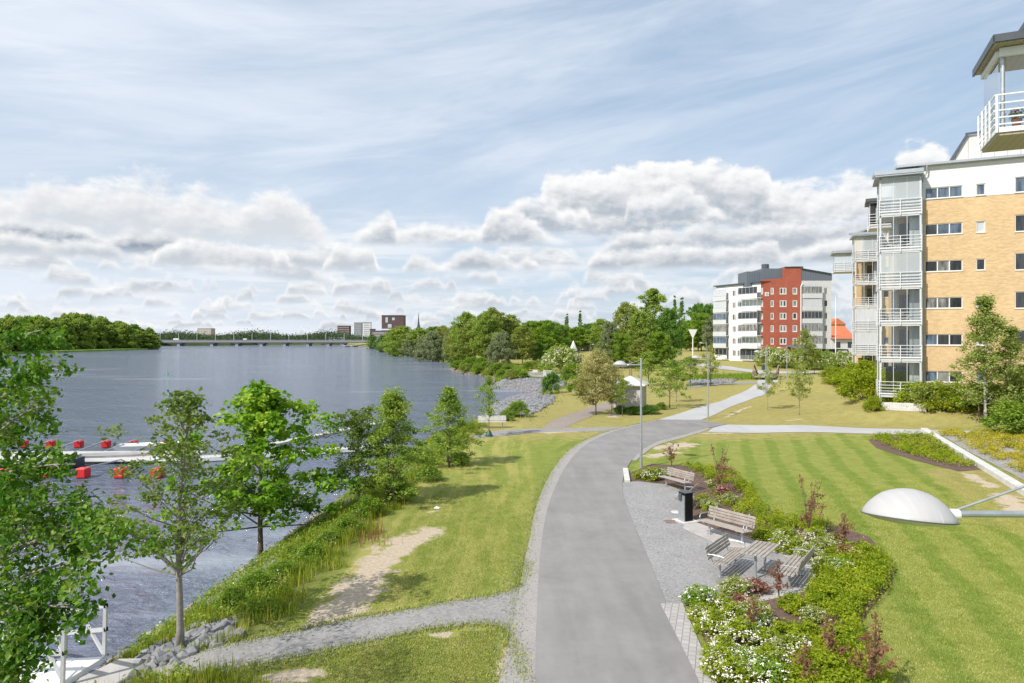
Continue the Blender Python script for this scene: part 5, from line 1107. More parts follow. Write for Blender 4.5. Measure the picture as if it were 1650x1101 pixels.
    b.build('tower_roof', M_GALV, r)
    b = MB()
    for (px_, py_) in ((x0 + .06, y0 + .1), (x1 - .06, y0 + .1), (x0 + .06, y1 - .1)): b.bb(px_ - .07, px_ + .07, py_ - .07, py_ + .07, -1.5, 18.0)
    b.build('tower_post', M_BGREY, r)
    b = MB(); b.tube([(-.06, -.16, -1), (-.06, -.16, 17.4), (.05, -.25, 17.9), (.25, -.32, 18.2), (.25, -.4, 18.8)], .055, 8); b.build('downpipe', M_GALV, r)
    b = MB(); b.bb(-2.6, -.5, 1.02, 1.08, .2, 2.5)
    for k in range(1, 6): b.bb(-1.6, -.15, 1.04, 1.09, 14.87 - 2.97 * k + .3, 14.87 - 2.97 * k + 2.5)
    b.build('balcony_door', M_PDARK, r)
    return r
Y1 = yellow_block('nearest yellow brick apartment building with a white top storey and a glazed balcony tower', (33.4, 55.5, 2.0), R(-25.3), [('frost', 0), ('clear', 1), ('frost', 0), ('clear', 1), ('clear', 1), ('clear', 0)])
Y2 = yellow_block('second yellow brick building, mostly hidden, its balcony tower left of the nearest one', (46.9, 86.5, 1.75), R(-21.1), [('frost', 1), ('clear', 1), ('clear', 0), ('blind', 0), ('blind', 0), ('clear', 0)])
X = Matrix.Translation((-1.85, 6.5, 0)) @ I4
bo = balcony(Y2, I4, -5.1, -2.62, 5.3, 8.6, 14.1, 16.6, 'frost'); b = MB(); b.bb(-5.4, -2.62, 4.9, 8.9, 16.62, 16.95); b.build('canopy', M_GALV, bo)
b = MB(); b.bb(-2.6, -1.72, 6.2, 8.4, -1, 18.6); b.build('side_wing', M_YBR, Y2)
bo = balcony(Y1, I4, -3.6, -1.75, 6.2, 8.6, 14.9, 17.3, 'dark'); b = MB(); b.bb(-3.9, -1.75, 5.9, 8.9, 17.32, 17.6); b.build('canopy', M_DARKG, bo)
# ---- red and white block
r = empty('apartment_building', (60.15, 165, 1.0), 0, 'red brick and white apartment block with a dark metal attic in the middle distance', 'apartment building'); RW = r
PF = lambda u_, v_, d_: (u_, d_, v_); la = (-.437, .9); ln = math.hypot(*la); la = (la[0] / ln, la[1] / ln); nn = (la[1], -la[0])
PL = lambda u_, v_, d_: (la[0] * u_ + .9 * d_ * abs(nn[0]), la[1] * u_ + d_ * .437, v_)
rows = [17.96 - 3.03 * k for k in range(6)]
fp = lambda px: (px - 1226) * .15
rr_ = []
for z_ in rows:
    for a_, c_, l_ in ((1226.3, 1229.6, (1,)), (1241.6, 1246.8, (1,)), (1256.2, 1267.4, (1, 1)), (1277, 1284.6, (1,))): rr_.append((fp(a_), fp(c_), z_ - 1.62, z_, l_))
b = MB(); topf = lambda u_: 19.75 + u_ * .04 if u_ < fp(1264) - .01 else 22.9
wall_open(b, PF, 0, fp(1291), -1.5, 19.7, [q[:4] for q in rr_], .16); 
b.add([(0, 0, 19.7), (fp(1264), 0, 19.7), (fp(1264), 0, 20.3), (0, 0, 19.85)], [(0, 1, 2, 3)])
wall_open(b, PF, fp(1264), fp(1291), 19.7, 22.9, [], .16)
b.bb(fp(1264), fp(1264) + .1, .02, 3, 19.7, 22.9); b.bb(fp(1291) - .1, fp(1291), .02, 3, 19, 22.9)
b.build('brick_wall', M_RBR, r)
for q in rr_:
    window(r, PF, q[:4], q[4], [M_PDARK, M_PGREY], fw=.22)
wr = []
for z_ in rows: wr.append((fp(1328), fp(1334.5), z_ - 1.6, z_, (1,)))
b = MB(); wall_open(b, lambda u_, v_, d_: (u_, d_ + .15, v_), fp(1291), fp(1340), -1.5, 19.7, [q[:4] for q in wr], .16); b.bb(fp(1340) - .05, fp(1340), .2, 14, -1.5, 19.7); b.build('grey_wall', M_GREN, r)
for q in wr: window(r, lambda u_, v_, d_: (u_, d_ + .15, v_), q[:4], q[4], [M_PDARK, M_PGREY], fw=.12)
b = MB(); b.add([(fp(1291), .1, 19.7), (fp(1341), .1, 19.7), (fp(1341), .1, 21.2), (fp(1291), .1, 22.5), (fp(1291), 14, 19.7), (fp(1341), 14, 19.7), (fp(1341), 14, 21.2), (fp(1291), 14, 22.5)], [(0, 1, 2, 3), (1, 5, 6, 2), (3, 2, 6, 7), (4, 7, 6, 5)]); b.build('attic', M_ZINC, r)
b = MB(); b.bar((fp(1264), -.1, 22.95), (fp(1291), -.1, 22.95), .3, .12); b.bar((fp(1291), 0, 22.6), (fp(1343), 0, 21.25), .5, .14); b.add([(fp(1264), 0, 22.95), (fp(1291), 0, 22.95), (fp(1291), 12, 22.95), (fp(1264), 12, 22.95)], [(0, 1, 2, 3)]); b.bb(fp(1283), fp(1303), 3, 8, 22.9, 23.4)
rf = b.build('roof', M_DARKG, r)
b = MB(); b.bb(fp(1209), fp(1232), 2.5, 9, 18.2, 22.1); b.bb(fp(1232), fp(1264), 1.2, 9, 19.5, 22.7); b.bb(fp(1232) - .1, fp(1246), 1.6, 3, 19, 22.3); b.build('attic', M_ZINC, r); b = MB(); b.tube([(fp(1243), 4, 22.5), (fp(1243), 4, 24)], .9, 10); b.build('roof_vent', M_DARKG, rf)
# left face
lr = []
for z_ in rows:
    lr.append((8.3, 9.5, z_ - 1.65, z_ - .1, (1, 1))); lr.append((6.35, 7.8, z_ - 1.65, z_ - .1, (1, 1)))
b = MB(); wall_open(b, PL, 0, 15.4, -1.5, 19.2, [q[:4] for q in lr], .15); b.build('white_wall', M_WREN, r)
for q in lr: window(r, PL, q[:4], q[4], [M_PDARK, M_PGREY, M_PGREY], fw=.12)
# roof slab on left wing
b = MB(); b.add([PL(-.3, 19.2, -.6), PL(15.8, 19.2, -.6), PL(15.8, 19.45, -.6), PL(-.3, 19.45, -.6), (fp(1340), 14, 19.2), (fp(1340), 14, 19.5), (9, 1, 19.45)], [(0, 1, 2, 3), (3, 2, 5, 6), (1, 4, 5, 2)]); b.build('eaves', M_DARKG, r)
angL = math.atan2(la[1], la[0])
XL = Matrix.Rotation(angL + math.pi, 4, 'Z')     # local -y faces out of the left face, x runs from the far end to the corner
for k, z_ in enumerate(rows):
    zb = z_ - 2.62
    if k < 5:
        balcony(r, XL, -5.9, .35, -1.6, -.02, zb, zb + 2.9, RB.choice(['clear', 'dark', 'grey', 'blind']), 'panel', M_BWHITE, npan=5); balcony(r, XL, -15.3, -10.6, -1.0, -.02, zb, zb + 2.9, RB.choice(['grey', 'blind', 'blue']), 'panel', M_BGREY, npan=4)
    else:
        balcony(r, XL, -5.6, 0, -1.2, -.02, zb, zb + 2.9, 'dark', 'bars', M_BGREY); balcony(r, XL, -15, -10.6, -.8, -.02, zb, zb + 2.9, 'dark', 'panel', M_BWHITE)
    if k < 5: balcony(r, I4, fp(1293), fp(1322), -1.0, .12, zb, zb + 2.9, RB.choice(['grey', 'dark', 'blind']), 'panel', M_BGREY, npan=5)
b = MB(); b.box((fp(1235.5), -.06, 16.35), (.95, .1, .95)); b.build('house_sign', M_WHITE, r)
b = MB(); b.lathe([(.30, 0), (.30, .04), (.2, .04), (.2, 0)], 16); o = b.build('sign_emblem', M_RBR, r); o.rotation_euler = (R(90), 0, 0); o.location = (fp(1235.5), -.13, 16.35)
b = MB(); b.tube([(fp(1290.2), -.15, 0), (fp(1290.2), -.15, 18.2), (fp(1292.5), -.15, 19)], .12, 8); b.build('downpipe', M_WHITE, r)
b = MB(); b.add([(fp(1266), -6, 3.2), (fp(1296), -6, 3.5), (fp(1296), -.1, 4.1), (fp(1266), -.1, 3.8), (fp(1266), -6, 3.4), (fp(1296), -6, 3.7), (fp(1296), -.1, 4.3), (fp(1266), -.1, 4.0)], [(3, 2, 1, 0), (4, 5, 6, 7), (0, 1, 5, 4), (0, 4, 7, 3), (1, 2, 6, 5)]); b.build('entrance_canopy', M_ZINC, r)
# ---- own building's corner with the balcony at the top right
XB = Matrix.Translation((0, 0, 0)); r = empty('balcony_building', (15.6, 22.0, 0), R(-24), 'flowered glass balcony with a white railing jutting in at the top right corner', 'balcony')
x0, x1, y0, y1 = 0, 4.5, 0, 2.35; zb = 13.50
b = MB(); b.bb(x0, x1, y0, y1, zb, zb + .16); b.build('slab', M_WHITE, r)
b = MB(); b.bb(x0 + .05, x1, y0 + .05, y1 - .05, zb - .09, zb - .003); b.build('soffit', M_SOFF, r)
b = MB(); zr = zb + 1.2
for zz_ in (zr, zr - .27, zr - .50, zr - .73, zr - .95): b.bb(x0 - .03, x1, y0 - .05, y0 - .01, zz_ - .02, zz_ + .02); b.bb(x0 - .05, x0 - .01, y0, y1, zz_ - .02, zz_ + .02)
for k in range(5): b.bb(x0 + k * 1.05 - .03, x0 + k * 1.05 + .03, y0 - .09, y0 - .05, zb - .02, zr)
for k in range(1, 5): b.bb(x0 - .09, x0 - .05, y0 + k * .57 - .03, y0 + k * .57 + .03, zb - .02, zr)
b.build('railing', M_WHITE, r)
b = MB(); b.tube([(x0 + .22, y0 + .22, zb + .16), (x0 + .22, y0 + .22, zb + 2.62)], .07, 12); b.build('post', M_GALV, r)
b = MB()
for k in range(4): b.add([(x0 + .30 + k * 1.02, y0 + .12, zb + .2), (x0 + 1.28 + k * 1.02, y0 + .12, zb + .2), (x0 + 1.28 + k * 1.02, y0 + .12, zb + 2.45), (x0 + .30 + k * 1.02, y0 + .12, zb + 2.45)], [(0, 1, 2, 3)])
for k in range(4): b.add([(x0 + .1, y0 + .2 + k * .53, zb + .2), (x0 + .1, y0 + .70 + k * .53, zb + .2), (x0 + .1, y0 + .70 + k * .53, zb + 2.45), (x0 + .1, y0 + .2 + k * .53, zb + 2.45)], [(0, 1, 2, 3)])
b.build('glass', M_GLASS, r)
b = MB(); b.bb(x0 + .1, x1, y0 + .02, y0 + .14, zb + 2.45, zb + 2.72); b.bb(x0 + .02, x0 + .12, y0 + .14, y1, zb + 2.50, zb + 2.66); b.build('beam', M_WHITE, r)
b = MB(); b.bb(x0 - .12, x1, y0 - .35, y1 + .2, zb + 2.75, zb + 2.80); so_ = b.build('roof', M_SOFF, r); b = MB(); b.bb(x0 - .16, x1, y0 - .42, y0 - .35, zb + 2.78, zb + 3.02); b.bb(x0 - .18, x0 - .12, y0 - .42, y1 + .3, zb + 2.74, zb + 2.98); b.bb(x0 - .12, x1, y0 - .35, y1 + .2, zb + 2.81, zb + 2.97); b.build('fascia', M_DARKG, so_)
b = MB(); b.bb(3.8, 12, 1.5, 9, -14 + 13, 19.5); b.build('wall', M_WREN, r)
b = MB(); b.bb(1.05, 3.9, -.2, 2.2, zb + 3.72, zb + 3.95); b.bb(1.15, 3.9, .2, 2.4, zb + 5.7, zb + 5.85); b.build('upper_roof', M_DARKG, r)
rot = Matrix.Rotation(R(-24), 3, 'Z')
for k, (lx, lb) in enumerate(((.62, 'left terracotta pot of pink flowers on the top right balcony'), (1.12, 'right terracotta pot of pink flowers on the top right balcony'))):
    wp = Vector((15.6, 22.0, zb + .16)) + rot @ Vector((lx, .34, 0)); q = empty('flower_pot', wp, 0, lb, 'flower pot'); b = MB(); b.lathe([(.001, 0), (.10, 0), (.15, .26), (.16, .30), (.13, .30), (.001, .27)], 14); b.build('pot', simple('terracotta', (.50, .17, .09), .8), q)
    rng = np.random.default_rng(50 + k); Pn = rng.normal(size=(260, 3)) * (.13, .13, .09) + (0, 0, .42); V, Fq = leaf_quads(rng, Pn, .07); np_obj('foliage', V, Fq, LF['maple'], q); Pn = rng.normal(size=(40, 3)) * (.14, .14, .06) + (0, -.05, .50); V, Fq = leaf_quads(rng, Pn, .07); np_obj('blossom', V, Fq, simple('petal_magenta', (.62, .05, .18), .7), q)
# ---- orange-roofed houses and carport
def house(lb, px0, px1, d, ytop, yeave, col, roofm, dep=9, gable=False, base=None):
    p0, p1 = AT(px0, d, 560), AT(px1, d, 560); zb = h1(p0.x, d) if base is None else base; L = p1.x - p0.x
    r = empty('house', (p0.x, d, zb), 0, lb, 'house'); ze = CAMH - (yeave - HYP) * d / FPX - zb; zt = CAMH - (ytop - HYP) * d / FPX - zb
    b = MB(); b.bb(0, L, 0, dep, -2, ze); b.build('wall', col, r)
    b = MB(); o_ = .04 * L
    if gable: b.add([(-o_, -.5, ze), (L + o_, -.5, ze), (L / 2, -.5, zt), (-o_, dep + .5, ze), (L + o_, dep + .5, ze), (L / 2, dep + .5, zt)], [(0, 1, 2), (5, 4, 3), (0, 2, 5, 3), (2, 1, 4, 5)])
    else: b.add([(-o_, -.8, ze), (L + o_, -.8, ze), (L + o_, dep / 2, zt), (-o_, dep / 2, zt), (-o_, dep + .8, ze), (L + o_, dep + .8, ze)], [(0, 1, 2, 3), (3, 2, 5, 4), (0, 3, 4), (1, 5, 2)])
    b.build('roof', roofm, r); b = MB()
    for k in range(max(2, int(L / 4))): b.bb(L * (k + .5) / max(2, int(L / 4)) - .6, L * (k + .5) / max(2, int(L / 4)) + .6, -.04, -.01, ze - 2.2, ze - .8)
    b.build('window', M_PDARK, r); return r
M_YREN = simple('yellow_render', (.55, .42, .20), .85)
house('orange-roofed yellow house beyond the flagpole, highest of the three roofs there', 1335, 1362, 215, 513, 523, M_YREN, M_TILE, gable=True)
house('white gabled house with an orange roof right of the flagpole', 1336, 1372, 190, 525, 541, M_GREN, M_TILE)
house('low grey garage with an orange roof edge beside the flagpole', 1340, 1380, 165, 541, 546, M_GREN, M_TILE, 5)
r = empty('carport', (0, 0, 0), 0, 'dark flat-roofed carport right of the red and white block', 'carport'); p = AT(1320, 150, 575); r.location = (p.x, 150, 1.0); L = 47 * 150 / FPX
b = MB(); b.bb(0, L, 0, 5, 3.0, 3.3); b.build('roof', M_BLACK, r)
for k in range(5): b = MB(); b.bb(L * k / 4 - .1, L * k / 4 + .1, 0, .2, -.6, 3.0); b.build('post', M_BLACK, r)
b = MB(); b.bb(0, L, 4.9, 5, -.6, 3); b.build('back_wall', M_DARKG, r)
p = AT(1351, 153, 575)
r = empty('parked_car', (p.x, p.y, .9), 0, 'red car parked under the dark carport', 'car'); b = MB(); b.box((0, 0, .62), (3.9, 1.7, .66)); b.build('body', M_RED, r, bevel=.18); b = MB(); b.prism([(-1.2, -.75), (1.0, -.75), (1.0, .75), (-1.2, .75)], .95, 1.42); b.build('cabin', M_PDARK, r, bevel=.15)
for a_ in (-1.2, 1.2): b = MB(); b.tube([(a_, -.86, .32), (a_, -.6, .32)], .32, 12); b.build('wheel', M_BLACK, r)
# ---- riverside town
def block(nm, lb, px0, px1, d, ytop, mat, cat='building', base=1.0, dep=None, rowsn=0, cols=0, wm=None, roofm=None, fy=.12):
    p0 = (px0 - CXP) / FPX * d; L = (px1 - px0) * d / FPX; dep = dep or L * .7; zt = CAMH - (ytop - HYP) * d / FPX - base
    r = empty(nm, (p0, d, base), 0, lb, cat); b = MB(); b.bb(0, L, 0, dep, -3, zt); b.build('wall', mat, r)
    b = MB(); b.bb(-.3, L + .3, -.3, dep + .3, zt + .002, zt + .6); b.build('roof', roofm or M_DARKG, r)
    if rowsn:
        for j in range(rowsn):
            w_ = MB(); zc = zt - (j + .65) * (zt * .9) / rowsn; hh_ = zt * .9 / rowsn * .42
            for i in range(cols): xc = L * (i + .5) / cols; w_.bb(xc - L / cols * .36, xc + L / cols * .36, -.12, -.02, zc - hh_ / 2, zc + hh_ / 2)
            w_.build('window_row', wm or M_PDARK, r)
    return r
M_BRN = simple('brown_brick', (.13, .065, .06), .85, .2, .3); M_HGREY = simple('tower_grey', (.30, .31, .34), .8, .1, .3); M_HLT = simple('tower_white', (.62, .64, .66), .8, .06, .3); M_PLUM = simple('plum_cladding', (.105, .058, .06), .7, .2, .2); M_BEIG = simple('beige_wall', (.52, .43, .35), .85, .1, .3)
block('office_building', 'broad brown office block above the right end of the bridge', 543.5, 562.5, 1150, 525.5, M_BRN, rowsn=6, cols=9, wm=M_HGREY)
block('tower_block', 'grey tower with a pale left edge, second from the dark museum', 570.5, 582.5, 1100, 520.5, M_HGREY, rowsn=9, cols=5, wm=M_PGREY); 
block('tower_block', 'white banded tower directly left of the dark museum', 584.5, 597, 1080, 520, M_HLT, rowsn=9, cols=1, wm=M_HGREY)
mu = block('museum_tower', 'dark plum cube-shaped museum with square windows of different sizes', 615, 650, 640, 509, M_PLUM, base=3)
u_ = 640 / FPX; zt = CAMH + 35 * u_ - 3; W_ = MB()
for (a_, c_, e_, f_) in ((621.3, 625, 511.5, 520), (632, 636, 512, 516.3), (625, 631, 522.5, 528.3)):
    W_ = MB(); W_.bb((a_ - 615) * u_, (c_ - 615) * u_, -.3, -.02, CAMH - (f_ - HYP) * u_ - 3, CAMH - (e_ - HYP) * u_ - 3); W_.build('window', simple('pale_glass', (.42, .56, .52), .2), mu)
W_ = MB(); W_.bb(0, 17 * u_, -.5, -.02, CAMH - (534 - HYP) * u_ - 3, CAMH - (530 - HYP) * u_ - 3); W_.build('lobby_glazing', M_HLT, mu)
block('office_building', 'long low brown terrace building at the foot of the dark museum', 599, 622, 600, 534, simple('taupe_wall', (.23, .17, .165), .85), base=1.5, rowsn=4, cols=1, wm=M_HGREY)
block('office_building', 'low dark wing right of the museum foot', 615, 640, 610, 533.5, M_PLUM, base=2)
block('office_building', 'small brick building with a dark roof between the towers and the museum', 596, 604, 700, 531, M_BRN, base=1, rowsn=2, cols=3)
block('office_building', 'white low glazed building left of the brown office block', 529, 552, 900, 543.5, M_HLT, base=1, rowsn=2, cols=1, wm=M_PGREY)
block('office_building', 'brown low hall seen above the bridge', 503, 520, 1000, 543, M_BRN, base=1, rowsn=1, cols=5, wm=M_PGREY)
hp = block('hospital_building', 'stepped beige high-rise above the trees left of the river bend', 318, 340, 1900, 529.5, M_BEIG, base=2, rowsn=6, cols=5, wm=M_HGREY); k_ = 1900 / FPX; b = MB(); b.bb(-9 * k_ , -1.0, 0, 10, -3, 8 * k_ ); b.bb(5 * k_, 18 * k_, 2, 12, 14.9 * k_ , 17.5 * k_); b.build('wing', M_HLT, hp)
for (a_, c_, d_, t_, lb) in ((391, 402, 1500, 539, 'white villa group among the trees above the bridge middle'), (422, 431, 1500, 537, 'left pale apartment house with a hipped roof above the bridge'), (437, 447, 1500, 537, 'right pale apartment house with a hipped roof above the bridge'), (480, 486, 1400, 540, 'small cream house among the far trees')):
    q = house(lb, a_, c_, d_, t_, t_ + 2.5, M_HLT, M_HGREY, 12, base=3)
for (a_, c_, d_, t_, e_, m_, rm, lb) in ((716, 745, 330, 530, 538, M_GREN, M_TILE, 'white house with an orange roof behind the riverside willows'), (695, 716, 340, 535, 539, M_BRN, simple('rust_roof', (.20, .07, .05), .8), 'low rust-roofed building left of the orange-roofed house'), (664, 690, 420, 532, 536, M_HLT, M_HGREY, 'long white building behind the riverside trees near the church')): house(lb, a_, c_, d_, t_, e_, m_, rm)
r = empty('church', AT(674, 560, z=2.5), 0, 'church with a tall thin dark spire rising above the riverside trees', 'church'); u_ = 560 / FPX; b = MB(); b.bb(-3.2 * u_, 3.2 * u_, 0, 6.4 * u_, -3, CAMH + 16 * u_ - 2.5); b.build('tower', M_BRN, r)
b = MB(); b.lathe([(3.4 * u_, CAMH + 14 * u_ - 2.5), (1.5 * u_, CAMH + 22 * u_ - 2.5), (.9 * u_, CAMH + 30 * u_ - 2.5), (.02, CAMH + 41 * u_ - 2.5)], 8, (0, 3.2 * u_, 0)); b.build('spire', simple('copper_dark', (.05, .06, .065), .6), r); b = MB(); b.bb(2 * u_, 16 * u_, 0, 8 * u_, -3, CAMH + 9 * u_ - 2.5); b.build('nave', M_BRN, r)
# ---- bridge
r = empty('road_bridge', (-400, 760, WATER), 0, 'long low grey road bridge crossing the far end of the river', 'bridge'); L = 250; b = MB(); b.bb(-10, L, 0, 14, 4.75, 6.0); b.build('deck', simple('bridge_concrete', (.30, .30, .31), .85), r); b = MB(); b.bb(-10, L, -.2, 0, 3.3, 4.7); b.build('girder', simple('girder_grey', (.13, .13, .14), .7), r); b = MB(); b.bb(-10, L, -.1, .0, 6.9, 7.05)
for k in range(120): b.bb(-9 + k * 2.15, -8.9 + k * 2.15, -.1, 0, 6.0, 6.95)
b.build('parapet', M_HGREY, r)
for px in (286.5, 340, 380.7, 420, 457.5, 495, 528, 552): x_ = (px - CXP) / FPX * 760 + 400; b = MB(); b.bb(x_ - 1.6, x_ + 1.6, 1, 13, -2, 3.3); b.bb(x_ - 3.2, x_ + 3.2, .5, 13.5, 2.4, 3.28); b.build('pier', M_HGREY, r)
for k in range(12): x_ = 8 + k * 20.5; b = MB(); b.tube([(x_, .4, 6), (x_, .4, 13.5), (x_ + .8, -1, 14)], .22, 5); b.build('lamp_post', M_HLT, r)
for px, lb, m_ in ((284, 'white van driving on the left part of the bridge', M_WHITE), (395, 'light car crossing the middle of the bridge', M_HLT)):
    p = AT(px, 764, z=WATER + 6.02); q = empty('vehicle', p, 0, lb, 'vehicle'); b = MB(); b.box((0, 0, 1.3), (6 if px < 300 else 4, 2, 1.8)); b.build('body', m_, q, bevel=.3); b = MB()
    for a_ in (-1.4, 1.4): b.tube([(a_, -1.05, .4), (a_, -.8, .4)], .4, 10)
    b.build('wheels', M_BLACK, q)
for (px, d, lb, m_) in ((556, 700, 'white cabin boat moored at the quay right of the bridge', M_WHITE), (566, 690, 'black and white moored boat right of the bridge end', M_BLACK)): make_boat(lb, WPT(px, 544 + 9.4 * FPX / d), .1, 13, 4, m_, M_WHITE)
# far bank, hills
b = MB(); b.prism([(-700, 800), (-395, 775), (-330, 800), (-330, 880), (-160, 880), (-100, 3800), (-3500, 3800)], WATER - 1, 1.0); S(b.build('far_bank', simple('far_grass', (.11, .15, .045), .95, .3, .02)))
rng = np.random.default_rng(77); hx = np.linspace(-5200, 5200, 120); V = []; 
for i, x_ in enumerate(hx):
    e_ = 26 + 20 * math.sin(x_ * .0011 + 1.2) + 9 * math.sin(x_ * .0043) + 5 * math.sin(x_ * .013)
    V += [(x_, 4300, -5), (x_, 4700, max(6, e_ * .9)), (x_, 5400, -5)]
Fh = []; 
for i in range(len(hx) - 1):
    for j in range(2): Fh.append((i * 3 + j, i * 3 + 3 + j, i * 3 + 4 + j, i * 3 + 1 + j))
M_HILL = simple('forest_hill', (.045, .075, .065), .95, .3, .004); S(np_obj('hills', V, Fh, M_HILL, smooth=True))
Cn = []
for k in range(2200):
    d = rng.uniform(860, 1500); px = rng.uniform(235, 600); hgt_ = rng.uniform(9, 15) * (1 + .25 * math.sin(px * .05)); 
    if 560 < px: hgt_ *= .8
    x_ = (px - CXP) / FPX * d
    n_ = 46; o_ = rng.normal(size=(n_, 3)) * (4.4, 3.2, hgt_ * .24) + (x_, d, 1 + hgt_ * .42); Cn.append(o_)
P = np.vstack(Cn); P[:, 2] = np.abs(P[:, 2]); V, Fq = leaf_quads(rng, P, 1.7, .4); tag(np_obj('far_wood', V, Fq, leafmat('leaf_far', [(.03, .055, .025), (.05, .085, .035), (.08, .12, .05), (.12, .15, .07)], .15)), 'dark green wood along the far shore behind the bridge', 'wood', kind='stuff')
# ---------------------------------------------------------------- ground cover, shrubs, rocks, grass
def cover(name, poly, n_mound, r, hgt_, per, leaf, mat, label, seed, gap=0., onto=None):
    rng = np.random.default_rng(seed); Q = sample_poly(rng, poly, n_mound)
    if gap: 
        f = np.sin(Q[:, 0] * 1.7 + seed) * np.sin(Q[:, 1] * 1.3 + seed * 2); Q = Q[f > -1 + gap]
    n = len(Q); k = rng.integers(int(per * .6), int(per * 1.4), n); idx = np.repeat(np.arange(n), k); R_ = (r * rng.uniform(.6, 1.3, n))[idx]
    ph = rng.random(len(idx)) * 6.283; q = rng.random(len(idx)) ** .55; top = np.sqrt(np.clip(1 - q * q * .97, 0, 1)) * (hgt_ * rng.uniform(.65, 1.2, n))[idx]
    P = np.stack([Q[idx, 0] + np.cos(ph) * q * R_, Q[idx, 1] + np.sin(ph) * q * R_, top * rng.uniform(.55, 1.05, len(idx))], 1)
    gz = hgt(Q[:, 0], Q[:, 1]) + .02; P[:, 2] += gz[idx]
    out_ = np.stack([np.cos(ph) * q, np.sin(ph) * q, np.full(len(idx), .5)], 1)
    V, Fq = leaf_quads(rng, P, leaf, .7, out_); o = np_obj(name, V, Fq, mat)
    return tag(o, label, 'ground cover', kind='stuff')
W2 = lambda pxs: [tuple(G(*p)[:2]) for p in pxs]
cover('ground_cover', W2([(1300, 965), (1345, 900), (1395, 888), (1432, 912), (1430, 940), (1398, 975), (1370, 1010), (1340, 1000), (1300, 985)]), 420, .24, .42, 75, .055, LF['lime'], 'broad lime green spirea mass along the lawn edge right of the picnic table', 1)
cover('ground_cover', W2([(1300, 1050), (1380, 1010), (1388, 1060), (1430, 1110), (1415, 1140), (1250, 1140), (1240, 1090), (1290, 1075)]), 260, .22, .34, 70, .055, LF['lime'], 'lime green spirea at the bottom edge beside the striped lawn', 2)
cover('ground_cover', W2([(1102, 752), (1150, 758), (1190, 768), (1212, 790), (1222, 818), (1262, 835), (1330, 846), (1345, 862), (1260, 858), (1210, 838), (1180, 826), (1205, 806), (1180, 785), (1130, 770)]), 300, .20, .36, 70, .055, LF['lime'], 'narrow lime green band curling along the lawn behind the benches', 3)
cover('ground_cover', W2([(1120, 800), (1150, 795), (1175, 815), (1150, 833), (1118, 832)]), 26, .18, .3, 70, .055, LF['lime'], 'small lime green patch behind the black litter bin', 4)
cover('ground_cover', W2([(1215, 845), (1260, 855), (1258, 872), (1222, 866)]), 22, .18, .28, 70, .055, LF['lime'], 'small lime green patch at the right end of the long bench', 5)
cover('ground_cover', W2([(1405, 707), (1445, 702), (1500, 704), (1572, 754), (1545, 756), (1470, 735), (1420, 716)]), 270, .26, .36, 50, .075, LF['lime'], 'green and yellow spirea bed at the far lawn corner by the white wall', 6)
cover('ground_cover', W2([(1505, 699), (1560, 697), (1660, 702), (1760, 742), (1760, 850), (1660, 772), (1590, 735)]), 620, .34, .34, 55, .08, LF['gold'], 'golden yellow spirea carpet beyond the white garden wall', 7, gap=.35)
# flowering shrubs in the bed
fw1 = bush_mesh(61, .62, .42, 60, 34, .06, .13, LF['lime'], 'flowering_shrub', flower=M_WFLO, nfl=75, fsize=.042)
fw2 = bush_mesh(62, .60, .45, 60, 38, .06, .14, LF['bright'], 'flowering_shrub', flower=M_WFLO, nfl=55, fsize=.045)
fw3 = bush_mesh(63, .55, .42, 55, 34, .06, .13, LF['olive'], 'flowering_shrub', flower=M_CREAM, nfl=70, fsize=.045)
pk = bush_mesh(64, .50, .40, 50, 26, .06, .13, LF['red'], 'flowering_shrub', flower=M_PINK, nfl=30, fsize=.05)
lm = bush_mesh(65, .50, .40, 55, 40, .06, .13, LF['lime'], 'shrub')
gb = 'white and cream flowering shrubs in the curved planting bed'
lst = [(1130, 1000, 0), (1165, 985, 0), (1180, 1010, 0), (1150, 1025, 0), (1190, 1040, 0), (1165, 1060, 0), (1215, 1020, 1), (1230, 1045, 0), (1205, 1075, 1), (1185, 1100, 0), (1240, 1090, 0), (1160, 1090, 0), (1235, 1110, 1), (1310, 1000, 2), (1330, 975, 4),
       (1305, 905, 2), (1325, 890, 2), (1345, 905, 4), (1330, 920, 2), (1315, 880, 0), (1352, 925, 1), (1345, 880, 2), (1260, 890, 0), (1270, 875, 0), (1285, 892, 0), (1195, 985, 3), (1215, 1000, 2), (1345, 1035, 4), (1165, 800, 3), (1150, 785, 2), (1175, 812, 2), (1140, 820, 2), 
       (1058, 772, 0), (1048, 775, 0), (1032, 772, 4), (1072, 768, 1), (1130, 975, 1), (1268, 1035, 4), (1285, 1062, 0), (1300, 1030, 4), (1265, 1062, 2), (1282, 985, 4), (1305, 1060, 4), (1310, 1080, 4), (1215, 955, 3), (1355, 950, 4), (1228, 868, 4), (1185, 958, 2), (1362, 905, 3), (1285, 1110, 4), (1335, 1090, 4)]
KN = ['dense white-flowering shrub in the front part of the planting bed', 'green shrub with scattered white flowers in the planting bed', 'cream-flowering olive shrub in the planting bed', 'reddish pink-flowered shrub in the planting bed', 'plain lime green mound in the planting bed']
GN = ['white flowering shrubs in the planting bed', 'sparsely flowering shrubs in the planting bed', 'cream flowering shrubs in the planting bed', 'pink and red shrubs in the planting bed', 'plain lime mounds in the planting bed']
for px, py, k in lst:
    p = G(px, py); s = random.uniform(.8, 1.1); put([fw1, fw2, fw3, pk, lm][k], loc=p, scale=(s, s, s * random.uniform(.6, .85)), label=KN[k], cat='shrub', group=GN[k])
